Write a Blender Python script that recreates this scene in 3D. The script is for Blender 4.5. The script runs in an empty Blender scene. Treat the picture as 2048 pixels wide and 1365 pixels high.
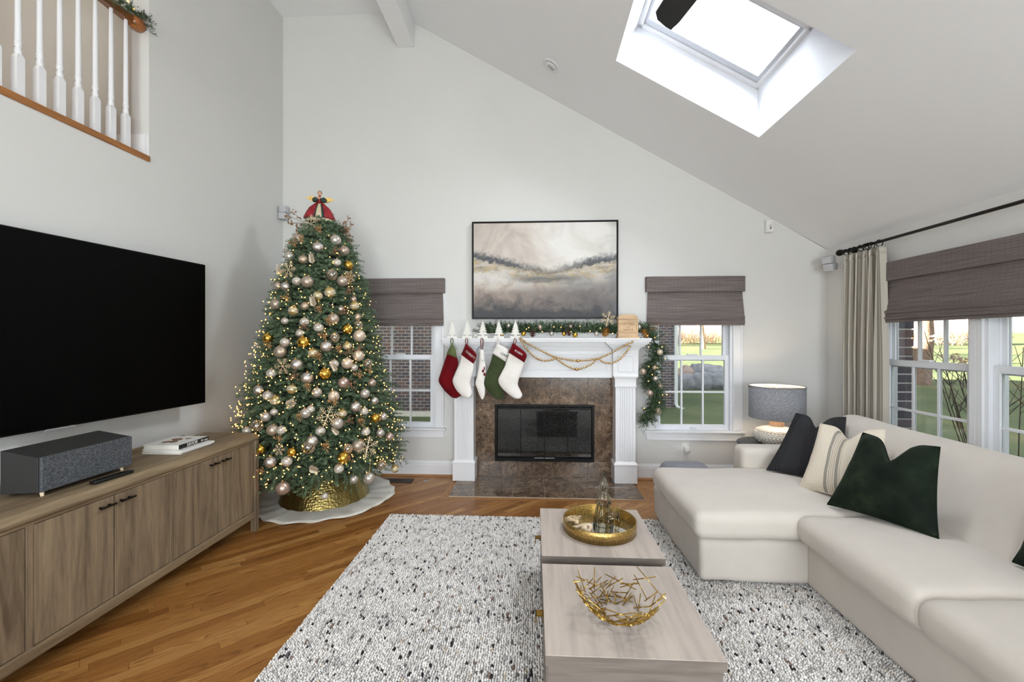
import bpy, bmesh, math, random
from mathutils import Vector, Matrix, noise as mnoise
sc = bpy.context.scene
C = sc.collection
random.seed(7)
PI = math.pi
# ---------------------------------------------------------------- camera
cam_d = bpy.data.cameras.new('camera'); cam = bpy.data.objects.new('camera', cam_d); C.objects.link(cam)
cam_d.sensor_width = 36.0; cam_d.lens = 868.0 / 2048.0 * 36.0
cam_d.shift_y = -4.5 / 2048.0; cam_d.clip_start = 0.05; cam_d.clip_end = 400
cam.location = (0, 0, 1.473); cam.rotation_euler = (PI / 2, 0, math.atan(44 / 868.0))
sc.camera = cam
# ---------------------------------------------------------------- sky, sun, daylight, fill lamps, exposure
w = bpy.data.worlds.new('sky'); sc.world = w; w.use_nodes = True
nt = w.node_tree; bg = nt.nodes['Background']
sky = nt.nodes.new('ShaderNodeTexSky'); sky.sky_type = 'HOSEK_WILKIE'
sky.sun_direction = (-0.93, 0.10, 0.30); sky.turbidity = 6.0; sky.ground_albedo = 0.4
mxw = nt.nodes.new('ShaderNodeMix'); mxw.data_type = 'RGBA'; mxw.inputs[0].default_value = 0.75
nt.links.new(sky.outputs[0], mxw.inputs[6]); mxw.inputs[7].default_value = (0.93, 0.96, 1.0, 1)
nt.links.new(mxw.outputs[2], bg.inputs[0]); bg.inputs[1].default_value = 1.15
def lamp(kind, name, loc, rot, energy, color=(1, 1, 1), **kw):
    d = bpy.data.lights.new(name, kind); d.energy = energy; d.color = color
    for k, v in kw.items(): setattr(d, k, v)
    o = bpy.data.objects.new(name, d); C.objects.link(o); o.location = loc; o.rotation_euler = rot
    return o
_sd = Vector((0.94, -0.10, -0.27)).normalized()
sun = lamp('SUN', 'sun', (-30, 10, 20), (0, 0, 0), 42, (1.0, 0.88, 0.68), angle=0.01)
sun.rotation_euler = _sd.to_track_quat('-Z', 'Y').to_euler()
# two fill lamps added behind the camera, then daylight through the skylight
lamp('AREA', 'rear_fill_light', (-1.35, -2.86, 2.1), (PI / 2, 0, 0), 72, (0.885, 0.955, 1.0), shape='RECTANGLE', size=1.7, size_y=2.7)
lamp('AREA', 'rear_fill_light', (1.25, -2.86, 1.45), (PI / 2, 0, .42), 100, (0.885, 0.955, 1.0), shape='RECTANGLE', size=1.9, size_y=1.9)
lamp('AREA', 'skylight_daylight', (1.36, 3.19, 3.94), (0, .52, 0), 34, (0.93, 0.97, 1.0), shape='RECTANGLE', size=0.75, size_y=0.6)
vs = sc.view_settings
vs.view_transform = 'Standard'; vs.look = 'None'; vs.gamma = 1.0; vs.use_curve_mapping = False
vs.exposure = 0.75
sc.cycles.max_bounces = 8; sc.cycles.diffuse_bounces = 5; sc.cycles.glossy_bounces = 4; sc.cycles.transparent_max_bounces = 14
sc.cycles.use_adaptive_sampling = True; sc.cycles.adaptive_threshold = 0.08; sc.cycles.adaptive_min_samples = 16
sc.cycles.caustics_reflective = False; sc.cycles.caustics_refractive = False
sc.cycles.use_denoising = True; sc.cycles.sample_clamp_indirect = 6.0
# ---------------------------------------------------------------- materials
MATS = {}
def N(nt, t, **kw):
    n = nt.nodes.new('ShaderNode' + t)
    for k, v in kw.items(): setattr(n, k, v)
    return n
def new_mat(name):
    m = bpy.data.materials.new(name); m.use_nodes = True
    b = m.node_tree.nodes['Principled BSDF']; MATS[name] = m
    return m, m.node_tree, b
def coords(nt, stretch=(1, 1, 1), src='Object', rot=(0, 0, 0)):
    tc = N(nt, 'TexCoord'); mp = N(nt, 'Mapping')
    mp.inputs['Scale'].default_value = stretch; mp.inputs['Rotation'].default_value = rot
    nt.links.new(tc.outputs[src], mp.inputs[0])
    return mp.outputs[0]
def noise(nt, vec, scale, detail=3, rough=.55, dist=0.0):
    n = N(nt, 'TexNoise'); n.inputs['Scale'].default_value = scale; n.inputs['Detail'].default_value = detail
    n.inputs['Roughness'].default_value = rough; n.inputs['Distortion'].default_value = dist
    if vec is not None: nt.links.new(vec, n.inputs['Vector'])
    return n
def ramp(nt, fac, stops, interp='LINEAR'):
    r = N(nt, 'ValToRGB'); cr = r.color_ramp; cr.interpolation = interp
    while len(cr.elements) < len(stops): cr.elements.new(0.5)
    for e, (p, c) in zip(cr.elements, stops):
        e.position = p; e.color = (*c[:3], 1)
    if fac is not None: nt.links.new(fac, r.inputs[0])
    return r.outputs[0]
def mixc(nt, a, b, fac, mode='MIX'):
    m = N(nt, 'Mix'); m.data_type = 'RGBA'; m.blend_type = mode
    for sock, v in ((m.inputs[6], a), (m.inputs[7], b), (m.inputs[0], fac)):
        if hasattr(v, 'node'): nt.links.new(v, sock)
        elif isinstance(v, (int, float)): sock.default_value = v
        else: sock.default_value = (*v[:3], 1)
    return m.outputs[2]
def bump(nt, b, height, strength=.3, dist=.01):
    bp = N(nt, 'Bump'); bp.inputs['Strength'].default_value = strength; bp.inputs['Distance'].default_value = dist
    nt.links.new(height, bp.inputs['Height']); nt.links.new(bp.outputs[0], b.inputs['Normal'])
def srgb(h):
    h = h.lstrip('#'); v = [int(h[i:i + 2], 16) / 255 for i in (0, 2, 4)]
    return tuple(x / 12.92 if x <= .04045 else ((x + .055) / 1.055) ** 2.4 for x in v)
def M(name, col, rough=.5, metal=0.0, var=0.0, vscale=8, bmp=0.0, bscale=80, bdist=.004, stretch=(1, 1, 1), emis=None, estr=0.0, sheen=0.0, coat=0.0, spec=.5, detail=4):
    if isinstance(col, str): col = srgb(col)
    m, nt, b = new_mat(name)
    b.inputs['Base Color'].default_value = (*col, 1); b.inputs['Roughness'].default_value = rough; b.inputs['Metallic'].default_value = metal
    b.inputs['Specular IOR Level'].default_value = spec
    if sheen: b.inputs['Sheen Weight'].default_value = sheen; b.inputs['Sheen Roughness'].default_value = .4
    if coat: b.inputs['Coat Weight'].default_value = coat; b.inputs['Coat Roughness'].default_value = .08
    if emis: b.inputs['Emission Color'].default_value = (*emis, 1); b.inputs['Emission Strength'].default_value = estr
    v = coords(nt, stretch)
    if var:
        n = noise(nt, v, vscale, detail)
        lo = tuple(max(0, c * (1 - var)) for c in col); hi = tuple(min(1, c * (1 + var)) for c in col)
        nt.links.new(ramp(nt, n.outputs[0], [(.3, lo), (.7, hi)]), b.inputs['Base Color'])
    if bmp:
        n2 = noise(nt, v, bscale, 3)
        bump(nt, b, n2.outputs[0], bmp, bdist)
    return m
M('wall_paint', '#D8D7D4', .75, var=.015, vscale=2, bmp=.04, bscale=120)
M('ceiling_paint', '#EDEDEE', .8, var=.01, vscale=2, bmp=.04, bscale=120)
M('loft_paint', '#CBC5BB', .8, var=.015, vscale=2)
M('trim_white', '#E6E6E8', .38, var=.01, bmp=.02, bscale=40)
M('shaft_white', '#DDDFE3', .7, var=.01)
M('sash_white', '#E4E6EA', .35, var=.01)
M('vinyl_grey', '#C9CCD2', .45, var=.02)
M('black_metal', '#1C1B1A', .38, .8, var=.1)
M('bronze_metal', '#2A2622', .35, .85, var=.2, vscale=30)
M('brass', '#A8823C', .32, 1.0, var=.1, vscale=30)
M('gold', '#DDB865', .32, 1.0, var=.12, vscale=20)
M('bead_gold', '#CBAA76', .3, .8, var=.08, vscale=20)
M('gold_paint', '#C79A3B', .4, .9, var=.15, vscale=40)
M('grout', '#B9AA98', .85, var=.1, vscale=60)
M('white_plastic', '#E3E2DE', .45, var=.01)
M('speaker_white', '#BDBDC0', .6, var=.02, bmp=.05, bscale=400)
M('black_plastic', '#0E0E0F', .4, var=.1)
M('tv_screen', '#010101', .5, var=.1, spec=.08)
M('tv_bezel', '#0B0B0C', .35, .6, var=.1)
M('speaker_black', '#2B2A29', .65, var=.06, bmp=.03, bscale=300)
M('sofa_linen', '#CBC3BA', .95, var=.035, vscale=5, bmp=.35, bscale=420, bdist=.0012, sheen=.15, spec=.15)
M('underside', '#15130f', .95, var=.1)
M('book_white', '#E4E2DD', .5, var=.03)
M('book_black', '#111112', .45, var=.1)
M('paper', '#E9E4D8', .8, var=.06, vscale=200, stretch=(.2, .2, 6))
M('white_velvet', '#E9E4DE', .95, var=.03, vscale=8, bmp=.3, bscale=300, bdist=.002, sheen=.4, spec=.1)
M('red_velvet', '#62050E', .8, var=.2, vscale=7, bmp=.2, bscale=200, bdist=.002, sheen=.5, spec=.1)
M('green_velvet', '#3C452A', .75, var=.25, vscale=7, bmp=.2, bscale=200, bdist=.002, sheen=.55, spec=.1)
M('olive_velvet', '#5A643E', .75, var=.2, vscale=9, bmp=.2, bscale=200, bdist=.002, sheen=.5, spec=.1)
M('burgundy_print', '#6A1022', .8, var=.1)
M('silver_thread', '#C9C4C0', .5, .1, var=.1)
M('dark_thread', '#2c3330', .7, var=.1)
M('pine_green', '#465A40', .65, var=.4, vscale=9, spec=.3)
M('fir_green', '#62765A', .6, var=.36, vscale=7, spec=.3)
M('trunk_brown', '#3A2A1C', .85, var=.3, bmp=.3, bscale=60)
M('pinecone', '#4A2C1E', .75, var=.35, vscale=40)
M('pinecone_gold', '#A9752E', .5, .35, var=.3, vscale=40)
M('twig_brown', '#6D4D33', .8, var=.2)
M('berry_gold', '#C79C6A', .35, .55, var=.3, vscale=40)
M('berry_copper', '#A07A5E', .4, .5, var=.3, vscale=40)
M('leaf_champagne', '#CDBDA6', .4, .45, var=.15, vscale=30)
M('snow_glitter', '#D8C4A2', .4, .35, var=.25, vscale=120)
M('glitter_white', '#E4E2DA', .5, .1, var=.12, vscale=200, bmp=.4, bscale=500)
M('cap_gold', '#C8A66A', .3, 1.0, var=.1)
M('orn_matte', '#B7A898', .42, .65, var=.04, vscale=20)
M('orn_rose', '#C2AB9E', .3, .7, var=.06, vscale=20)
M('orn_pearl', '#CBC3B9', .22, .6, var=.03, vscale=20)
M('orn_gold', '#D8AE4C', .2, .95, var=.08, vscale=20)
M('tree_skirt', '#DCD6CA', .95, var=.04, vscale=12, bmp=.25, bscale=120, sheen=.2)
M('galvanised', '#A9A8A8', .55, .4, var=.1)
M('lamp_ceramic', '#E9E4DC', .35, var=.03, coat=.2)
M('lamp_wood', '#C9A182', .6, var=.12, vscale=30, stretch=(1, 1, .2))
M('side_table_dark', '#3B3A3A', .5, var=.1)
M('pouf_grey', '#8F8F99', .9, var=.1, vscale=20, bmp=.2, bscale=200)
M('leather_box', '#CBAD8B', .75, var=.2, vscale=12, stretch=(.4, 1, 3), bmp=.15, bscale=60)
M('carved', '#8A623C', .8, var=.1)
M('stair_oak', '#9A6430', .42, var=.3, vscale=14, stretch=(6, .4, 6), bmp=.1, bscale=30)
M('rail_oak', '#A4622B', .25, var=.35, vscale=12, stretch=(5, .5, 5), coat=.4)
M('shoe_oak', '#9C6B3D', .45, var=.2, vscale=14, stretch=(.5, 6, 6))
M('downspout', '#E6E9EC', .5, var=.02)
M('rock', '#93969C', .9, var=.28, vscale=4, bmp=.6, bscale=8, bdist=.05)
M('rock_pink', '#B8A79C', .9, var=.2, vscale=4, bmp=.6, bscale=8, bdist=.05)
M('mortar', '#E2E0DE', .9, var=.1, vscale=30)
M('bark', '#8A7262', .9, var=.35, vscale=8, bmp=.5, bscale=10, bdist=.05)
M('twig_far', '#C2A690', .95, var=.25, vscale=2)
M('stem', '#4B3B30', .8, var=.3, vscale=10)
M('dry_flower', '#BFA088', .9, var=.3, vscale=40)
M('evergreen', '#41583A', .8, var=.4, vscale=3)
M('mulch', '#6E4F42', .95, var=.3, vscale=8, bmp=.5, bscale=20)
M('wood_floor_end', '#8A5A2C', .5, var=.1)
M('cord_white', '#D9D7D0', .6, var=.01)
M('vent_brown', '#3A2A20', .5, .3, var=.1)
M('bead_wood', '#E3CDAE', .6, var=.06, vscale=40)
M('jute', '#D9C2A0', .9, var=.1, vscale=60)
M('bulb_warm', (1, .75, .4), .4, var=.01, emis=(1, .50, .11), estr=2.2)
MATS['bulb_warm'].cycles.emission_sampling = 'NONE'
M('lamp_bulb', (1, .9, .75), .4, var=.01, emis=(1, .82, .6), estr=12)
M('skin', '#D9A98A', .6, var=.06)
M('hair_dark', '#3a241a', .7, var=.2)
M('angel_cream', '#E3D3B2', .7, var=.1, vscale=30)
M('angel_red', '#8C1420', .55, var=.35, vscale=18)
M('angel_green', '#1E3B33', .6, var=.3, vscale=20)
M('angel_wing', '#D7B46A', .35, .6, var=.2, vscale=40)
M('mirror', '#C9C9C4', .06, 1.0, var=.02)
M('roof_dark', '#4a4744', .9, var=.2)
M('fan_black', '#242628', .5, var=.08)
def glass_mat(name, tint, gloss=.08, rough=.02, ior=1.45):
    m = bpy.data.materials.new(name); m.use_nodes = True; MATS[name] = m
    nt = m.node_tree; nt.nodes.clear()
    out = N(nt, 'OutputMaterial'); mx = N(nt, 'MixShader'); tr = N(nt, 'BsdfTransparent'); gl = N(nt, 'BsdfGlossy')
    tr.inputs[0].default_value = (*tint, 1); gl.inputs['Roughness'].default_value = rough
    fr = N(nt, 'Fresnel'); fr.inputs[0].default_value = ior
    ma = N(nt, 'Math', operation='MULTIPLY_ADD'); ma.inputs[1].default_value = .9; ma.inputs[2].default_value = gloss
    nt.links.new(fr.outputs[0], ma.inputs[0]); nt.links.new(ma.outputs[0], mx.inputs[0])
    nt.links.new(tr.outputs[0], mx.inputs[1]); nt.links.new(gl.outputs[0], mx.inputs[2]); nt.links.new(mx.outputs[0], out.inputs[0])
    return m
glass_mat('window_glass', (.96, .975, .98), 0.0, .01, 1.25)
glass_mat('skylight_glass', (.97, .98, 1.0), 0.0, .01, 1.1)
glass_mat('ornament_glass', (.86, .80, .70), .22, .12)
glass_mat('smoke_glass', (.90, .89, .84), .02, .05, 1.35)
glass_mat('amber_glass', (.90, .82, .62), .03, .06, 1.38)
def fire_glass():
    m, nt, b = new_mat('fire_glass'); b.inputs['Roughness'].default_value = .04; b.inputs['Specular IOR Level'].default_value = .9
    n = noise(nt, coords(nt, (120, 120, 75)), 1.0, 4, .75); n2 = noise(nt, coords(nt, (4, 4, 6)), 1.0, 2)
    c = ramp(nt, n.outputs[0], [(.44, (.004, .004, .004)), (.53, (.03, .03, .03)), (.66, (.13, .128, .125))])
    nt.links.new(mixc(nt, c, ramp(nt, n2.outputs[0], [(.35, (.5, .5, .5)), (.65, (1, 1, 1))]), 1.0, 'MULTIPLY'), b.inputs['Base Color'])
    tr = N(nt, 'BsdfTransparent'); tr.inputs[0].default_value = (.35, .35, .35, 1); mx = N(nt, 'MixShader'); mx.inputs[0].default_value = .8
    out = nt.nodes['Material Output']; nt.links.new(tr.outputs[0], mx.inputs[1]); nt.links.new(b.outputs[0], mx.inputs[2]); nt.links.new(mx.outputs[0], out.inputs[0])
fire_glass()
def wood(name, base, dark, light, axis, scale=1.0, rough=.55, knots=False):
    """Grain that runs along one axis of the thing."""
    m, nt, b = new_mat(name); b.inputs['Roughness'].default_value = rough; b.inputs['Specular IOR Level'].default_value = .3
    st = [9, 9, 9]; st['XYZ'.index(axis)] = .7
    v = coords(nt, tuple(s * scale for s in st))
    n1 = noise(nt, v, 1.2, 4, .6, 1.2); n2 = noise(nt, v, 9, 4, .6, .4)
    c1 = ramp(nt, n1.outputs[0], [(.25, srgb(dark)), (.5, srgb(base)), (.78, srgb(light))])
    c2 = ramp(nt, n2.outputs[0], [(.35, (.62, .62, .62)), (.6, (1, 1, 1))])
    col = mixc(nt, c1, c2, .55, 'MULTIPLY')
    if knots:
        vo = N(nt, 'TexVoronoi'); vo.inputs['Scale'].default_value = 2.3
        nt.links.new(coords(nt, (1.0, 1.0, .8)), vo.inputs['Vector'])
        k = ramp(nt, vo.outputs['Distance'], [(.015, (.12, .09, .07)), (.035, (.5, .45, .4)), (.07, (1, 1, 1))])
        col = mixc(nt, col, k, .85, 'MULTIPLY')
    nt.links.new(col, b.inputs['Base Color'])
    bump(nt, b, n2.outputs[0], .12, .003)
    return m
wood('console_wood_z', '#82705A', '#5E4E3D', '#9A876C', 'Z', 1.25, .6, True)
wood('console_wood_y', '#857259', '#614F3B', '#9E8A6D', 'Y', 1.0, .55)
wood('table_wood', '#C2B5AA', '#B3A79F', '#CDC0B4', 'Y', .32, .5)
wood('table_edge', '#7D736B', '#645B54', '#8F857C', 'X', .7, .55, True)
def floor_mat():
    m, nt, b = new_mat('oak_floor')
    uv = N(nt, 'UVMap'); uv.uv_map = 'grain'
    at = N(nt, 'Attribute'); at.attribute_name = 'tint'
    mp = N(nt, 'Mapping'); mp.inputs['Scale'].default_value = (1, 1, 1); nt.links.new(uv.outputs[0], mp.inputs[0])
    sx = N(nt, 'Mapping'); sx.inputs['Scale'].default_value = (1.3, 26, 1); nt.links.new(uv.outputs[0], sx.inputs[0])
    n0 = noise(nt, sx.outputs[0], 1.0, 2, .5, .6)
    sw = N(nt, 'Mapping'); sw.inputs['Scale'].default_value = (1.1, 11, 1); nt.links.new(uv.outputs[0], sw.inputs[0])
    nw = noise(nt, sw.outputs[0], 1.0, 2, .45, .25)
    mu = N(nt, 'Math', operation='MULTIPLY'); nt.links.new(nw.outputs[0], mu.inputs[0]); mu.inputs[1].default_value = 17.0
    wv = N(nt, 'Math', operation='FRACT'); nt.links.new(mu.outputs[0], wv.inputs[0])
    sf = N(nt, 'Mapping'); sf.inputs['Scale'].default_value = (9, 240, 1); nt.links.new(uv.outputs[0], sf.inputs[0])
    n2 = noise(nt, sf.outputs[0], 1.0, 3, .6)
    base = ramp(nt, at.outputs['Fac'], [(0, srgb('#8A5A2A')), (.35, srgb('#9E6B35')), (.7, srgb('#AA7840')), (1, srgb('#B98A50'))])
    g1 = ramp(nt, wv.outputs[0], [(.0, (.98, .97, .96)), (.3, (1, 1, 1)), (.62, (.86, .82, .78)), (.86, (.40, .31, .24)), (.97, (.55, .46, .4)), (1, (.98, .97, .96))])
    g0 = ramp(nt, n0.outputs[0], [(.3, (.80, .77, .74)), (.65, (1.0, 1.0, 1.0))])
    g2 = ramp(nt, n2.outputs[0], [(.32, (.7, .64, .58)), (.52, (1, 1, 1))])
    c = mixc(nt, base, g1, ramp(nt, n0.outputs[0], [(.38, (.25, .25, .25)), (.62, (.95, .95, .95))]), 'MULTIPLY'); c = mixc(nt, c, g0, .8, 'MULTIPLY'); c = mixc(nt, c, g2, .6, 'MULTIPLY')
    nt.links.new(c, b.inputs['Base Color']); b.inputs['Roughness'].default_value = .36; b.inputs['Specular IOR Level'].default_value = .45
    bump(nt, b, n2.outputs[0], .06, .002)
floor_mat()
def marble_mat(name, k=1.0):
    m, nt, b = new_mat(name)
    v = coords(nt, (1, 1, 1)); oi = N(nt, 'ObjectInfo')
    vm = N(nt, 'VectorMath', operation='ADD'); nt.links.new(v, vm.inputs[0])
    sc_ = N(nt, 'VectorMath', operation='SCALE'); sc_.inputs[0].default_value = (31, 17, 23); nt.links.new(oi.outputs['Random'], sc_.inputs['Scale'])
    nt.links.new(sc_.outputs[0], vm.inputs[1])
    big = noise(nt, vm.outputs[0], 7, 4, .6, 1.0); fine = noise(nt, vm.outputs[0], 38, 6, .7, .6)
    vo = N(nt, 'TexVoronoi', feature='DISTANCE_TO_EDGE'); vo.inputs['Scale'].default_value = 26
    dn = noise(nt, vm.outputs[0], 9, 3); dv = mixc(nt, vm.outputs[0], dn.outputs['Color'], .12)
    nt.links.new(dv, vo.inputs['Vector'])
    c1 = ramp(nt, big.outputs[0], [(.25, srgb('#3D2F27')), (.5, srgb('#6C5846')), (.75, srgb('#98826D'))])
    c2 = ramp(nt, fine.outputs[0], [(.38, (.10, .08, .07)), (.47, (.75, .72, .7)), (.6, (1.1, 1.05, 1.0)), (.72, (1.5, 1.4, 1.3))])
    c = mixc(nt, c1, c2, .85, 'MULTIPLY')
    ve = ramp(nt, vo.outputs['Distance'], [(.0, (1, 1, 1)), (.035, (0, 0, 0))])
    vm2 = noise(nt, vm.outputs[0], 14, 3, .6)
    c = mixc(nt, c, srgb('#A8957F'), mixc(nt, (0, 0, 0), ve, ramp(nt, vm2.outputs[0], [(.5, (0, 0, 0)), (.68, (.75, .75, .75))])))
    # only part of the veins show
    nt.links.new(c, b.inputs['Base Color']); b.inputs['Roughness'].default_value = .18
    return m
marble_mat('marble_brown')
def weave_mat(name, c_hi, c_lo, hz, vz, rough=.8, axis=0):
    """Woven-reed shade: fine horizontal reeds, sparse vertical threads."""
    m, nt, b = new_mat(name); b.inputs['Roughness'].default_value = rough; b.inputs['Specular IOR Level'].default_value = .2
    v = coords(nt, (1, 1, 1))
    s1 = coords(nt, (3, 3, 160)); n1 = noise(nt, s1, 1.0, 3, .7)
    sep = N(nt, 'SeparateXYZ'); nt.links.new(v, sep.inputs[0])
    wv = N(nt, 'Math', operation='MULTIPLY'); nt.links.new(sep.outputs[2], wv.inputs[0]); wv.inputs[1].default_value = hz
    sn = N(nt, 'Math', operation='SINE'); nt.links.new(wv.outputs[0], sn.inputs[0])
    ad = N(nt, 'Math', operation='ADD'); nt.links.new(sep.outputs[0], ad.inputs[0]); nt.links.new(sep.outputs[1], ad.inputs[1])
    th = N(nt, 'Math', operation='MULTIPLY'); nt.links.new(ad.outputs[0], th.inputs[0]); th.inputs[1].default_value = vz
    fr = N(nt, 'Math', operation='FRACT'); nt.links.new(th.outputs[0], fr.inputs[0])
    tl = ramp(nt, fr.outputs[0], [(0, (.72, .72, .74)), (.05, (.72, .72, .74)), (.09, (1, 1, 1))])
    c = ramp(nt, n1.outputs[0], [(.25, c_lo), (.7, c_hi)])
    c = mixc(nt, c, tl, .8, 'MULTIPLY'); nt.links.new(c, b.inputs['Base Color'])
    bump(nt, b, sn.outputs[0], .5, .002)
weave_mat('shade_weave', srgb('#8B817E'), srgb('#625956'), 1500, 26)
def fabric_grille():
    m, nt, b = new_mat('grille_cloth'); b.inputs['Roughness'].default_value = .9
    n = noise(nt, coords(nt), 330, 2, .6)
    nt.links.new(ramp(nt, n.outputs[0], [(.36, srgb('#232427')), (.5, srgb('#43464a')), (.64, srgb('#6f7276'))]), b.inputs['Base Color'])
    bump(nt, b, n.outputs[0], .3, .001)
fabric_grille()
def lampshade_mat():
    m, nt, b = new_mat('shade_linen'); b.inputs['Roughness'].default_value = .9
    n = noise(nt, coords(nt, (60, 60, 500)), 1.0, 2); n2 = noise(nt, coords(nt, (420, 420, 40)), 1.0, 2)
    a = ramp(nt, n.outputs[0], [(.35, srgb('#6f7074')), (.65, srgb('#a0a0a4'))]); c = ramp(nt, n2.outputs[0], [(.35, (.75, .75, .77)), (.6, (1, 1, 1))])
    nt.links.new(mixc(nt, a, c, .7, 'MULTIPLY'), b.inputs['Base Color'])
lampshade_mat()
def curtain_mat():
    """Cream cloth with long woven stripes; the stripe runs by the cloth's own width (UV)."""
    m, nt, b = new_mat('curtain_cloth'); b.inputs['Roughness'].default_value = .95; b.inputs['Specular IOR Level'].default_value = .1
    uv = N(nt, 'UVMap'); uv.uv_map = 'cloth'; sep = N(nt, 'SeparateXYZ'); nt.links.new(uv.outputs[0], sep.inputs[0])
    mu = N(nt, 'Math', operation='MULTIPLY'); nt.links.new(sep.outputs[0], mu.inputs[0]); mu.inputs[1].default_value = 7.0
    fr = N(nt, 'Math', operation='FRACT'); nt.links.new(mu.outputs[0], fr.inputs[0])
    L, D, T = srgb('#C3BCB0'), srgb('#857E73'), srgb('#A29B8F')
    c = ramp(nt, fr.outputs[0], [(0, L), (.1, L), (.12, D), (.15, D), (.17, L), (.3, L), (.32, T), (.36, T), (.38, L), (.44, T), (.48, L), (.55, L), (.58, D), (.72, T), (.76, D), (.79, L)], 'CONSTANT')
    zz = N(nt, 'Math', operation='MULTIPLY'); nt.links.new(sep.outputs[1], zz.inputs[0]); zz.inputs[1].default_value = 1500.0
    sn = N(nt, 'Math', operation='SINE'); nt.links.new(zz.outputs[0], sn.inputs[0])
    k = ramp(nt, sn.outputs[0], [(.4, (.86, .86, .86)), (.6, (1, 1, 1))])
    nt.links.new(mixc(nt, c, k, .5, 'MULTIPLY'), b.inputs['Base Color'])
curtain_mat()
def stripe_mat(name, a, bcol, dens, rough=.25, metal=.5, third=None):
    m, nt, b = new_mat(name); b.inputs['Roughness'].default_value = rough; b.inputs['Metallic'].default_value = metal
    sep = N(nt, 'SeparateXYZ'); nt.links.new(coords(nt), sep.inputs[0])
    mu = N(nt, 'Math', operation='MULTIPLY'); nt.links.new(sep.outputs[2], mu.inputs[0]); mu.inputs[1].default_value = dens
    sn = N(nt, 'Math', operation='SINE'); nt.links.new(mu.outputs[0], sn.inputs[0])
    nt.links.new(ramp(nt, sn.outputs[0], [(.1, srgb(a)), (.55, srgb(a)), (.6, srgb(bcol)), (.9, srgb(third or bcol))]), b.inputs['Base Color'])
stripe_mat('orn_stripe', '#BBAE9E', '#DDD7CD', 150, .28, .5)
stripe_mat('orn_goldstripe', '#CDB26A', '#F2EBDA', 130, .25, .6, '#8d7a4c')
stripe_mat('orn_swirl', '#CBB49B', '#EDE3D5', 210, .35, .4)
def mercury_mat(name, a, b2, sc_, rough):
    m, nt, b = new_mat(name); b.inputs['Metallic'].default_value = .85; b.inputs['Roughness'].default_value = rough
    n = noise(nt, coords(nt), sc_, 4, .7)
    nt.links.new(ramp(nt, n.outputs[0], [(.4, srgb(a)), (.6, srgb(b2))]), b.inputs['Base Color']); bump(nt, b, n.outputs[0], .35, .003)
mercury_mat('orn_mercury', '#A59C94', '#E6E1DB', 90, .2)
mercury_mat('orn_glitter', '#9C8468', '#EBDCC6', 330, .4)
mercury_mat('tray_gold', '#94733A', '#CDB06E', 160, .25)
def hammered():
    m, nt, b = new_mat('hammered_gold'); b.inputs['Metallic'].default_value = 1.0; b.inputs['Roughness'].default_value = .3
    b.inputs['Base Color'].default_value = (*srgb('#9C8B55'), 1)
    vo = N(nt, 'TexVoronoi', feature='SMOOTH_F1'); vo.inputs['Scale'].default_value = 1.0
    tc = N(nt, 'UVMap'); tc.uv_map = 'wrap'; mp = N(nt, 'Mapping'); mp.inputs['Scale'].default_value = (120, 14, 1)
    nt.links.new(tc.outputs[0], mp.inputs[0]); nt.links.new(mp.outputs[0], vo.inputs['Vector']); vo.inputs['Randomness'].default_value = .55
    bump(nt, b, vo.outputs['Distance'], .9, .006)
hammered()
def rug_mat():
    m, nt, b = new_mat('rug_wool'); b.inputs['Roughness'].default_value = .95; b.inputs['Specular IOR Level'].default_value = .05
    at = N(nt, 'Attribute'); at.attribute_name = 'yarn'
    nt.links.new(at.outputs['Color'], b.inputs['Base Color'])
rug_mat()
M('rug_back', '#BDB7B1', .95, var=.25, vscale=40, bmp=.8, bscale=70, bdist=.01)
def grass_mat():
    m, nt, b = new_mat('lawn'); b.inputs['Roughness'].default_value = .95; b.inputs['Specular IOR Level'].default_value = .1
    v = coords(nt); n = noise(nt, v, .35, 5, .6); n2 = noise(nt, v, 14, 4, .7)
    c = ramp(nt, n.outputs[0], [(.3, srgb('#566650')), (.55, srgb('#6B765A')), (.75, srgb('#8C8B6A'))])
    c2 = ramp(nt, n2.outputs[0], [(.3, (.7, .72, .65)), (.65, (1.1, 1.1, 1.0))])
    nt.links.new(mixc(nt, c, c2, .8, 'MULTIPLY'), b.inputs['Base Color']); bump(nt, b, n2.outputs[0], .8, .05)
grass_mat()
def brick_mat():
    m, nt, b = new_mat('brick_clay'); b.inputs['Roughness'].default_value = .9; b.inputs['Specular IOR Level'].default_value = .15
    oi = N(nt, 'ObjectInfo'); n = noise(nt, coords(nt), 9, 4)
    at = N(nt, 'Attribute'); at.attribute_name = 'tint'
    ad = N(nt, 'Math', operation='ADD'); nt.links.new(oi.outputs['Random'], ad.inputs[0]); nt.links.new(at.outputs['Fac'], ad.inputs[1])
    fr = N(nt, 'Math', operation='FRACT'); nt.links.new(ad.outputs[0], fr.inputs[0])
    c = ramp(nt, fr.outputs[0], [(0, srgb('#5C5963')), (.3, srgb('#676069')), (.6, srgb('#706468')), (.85, srgb('#7A6462')), (1, srgb('#5C5B67'))])
    k = ramp(nt, n.outputs[0], [(.3, (.8, .8, .8)), (.7, (1.1, 1.1, 1.1))])
    nt.links.new(mixc(nt, c, k, .7, 'MULTIPLY'), b.inputs['Base Color'])
brick_mat()
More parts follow.
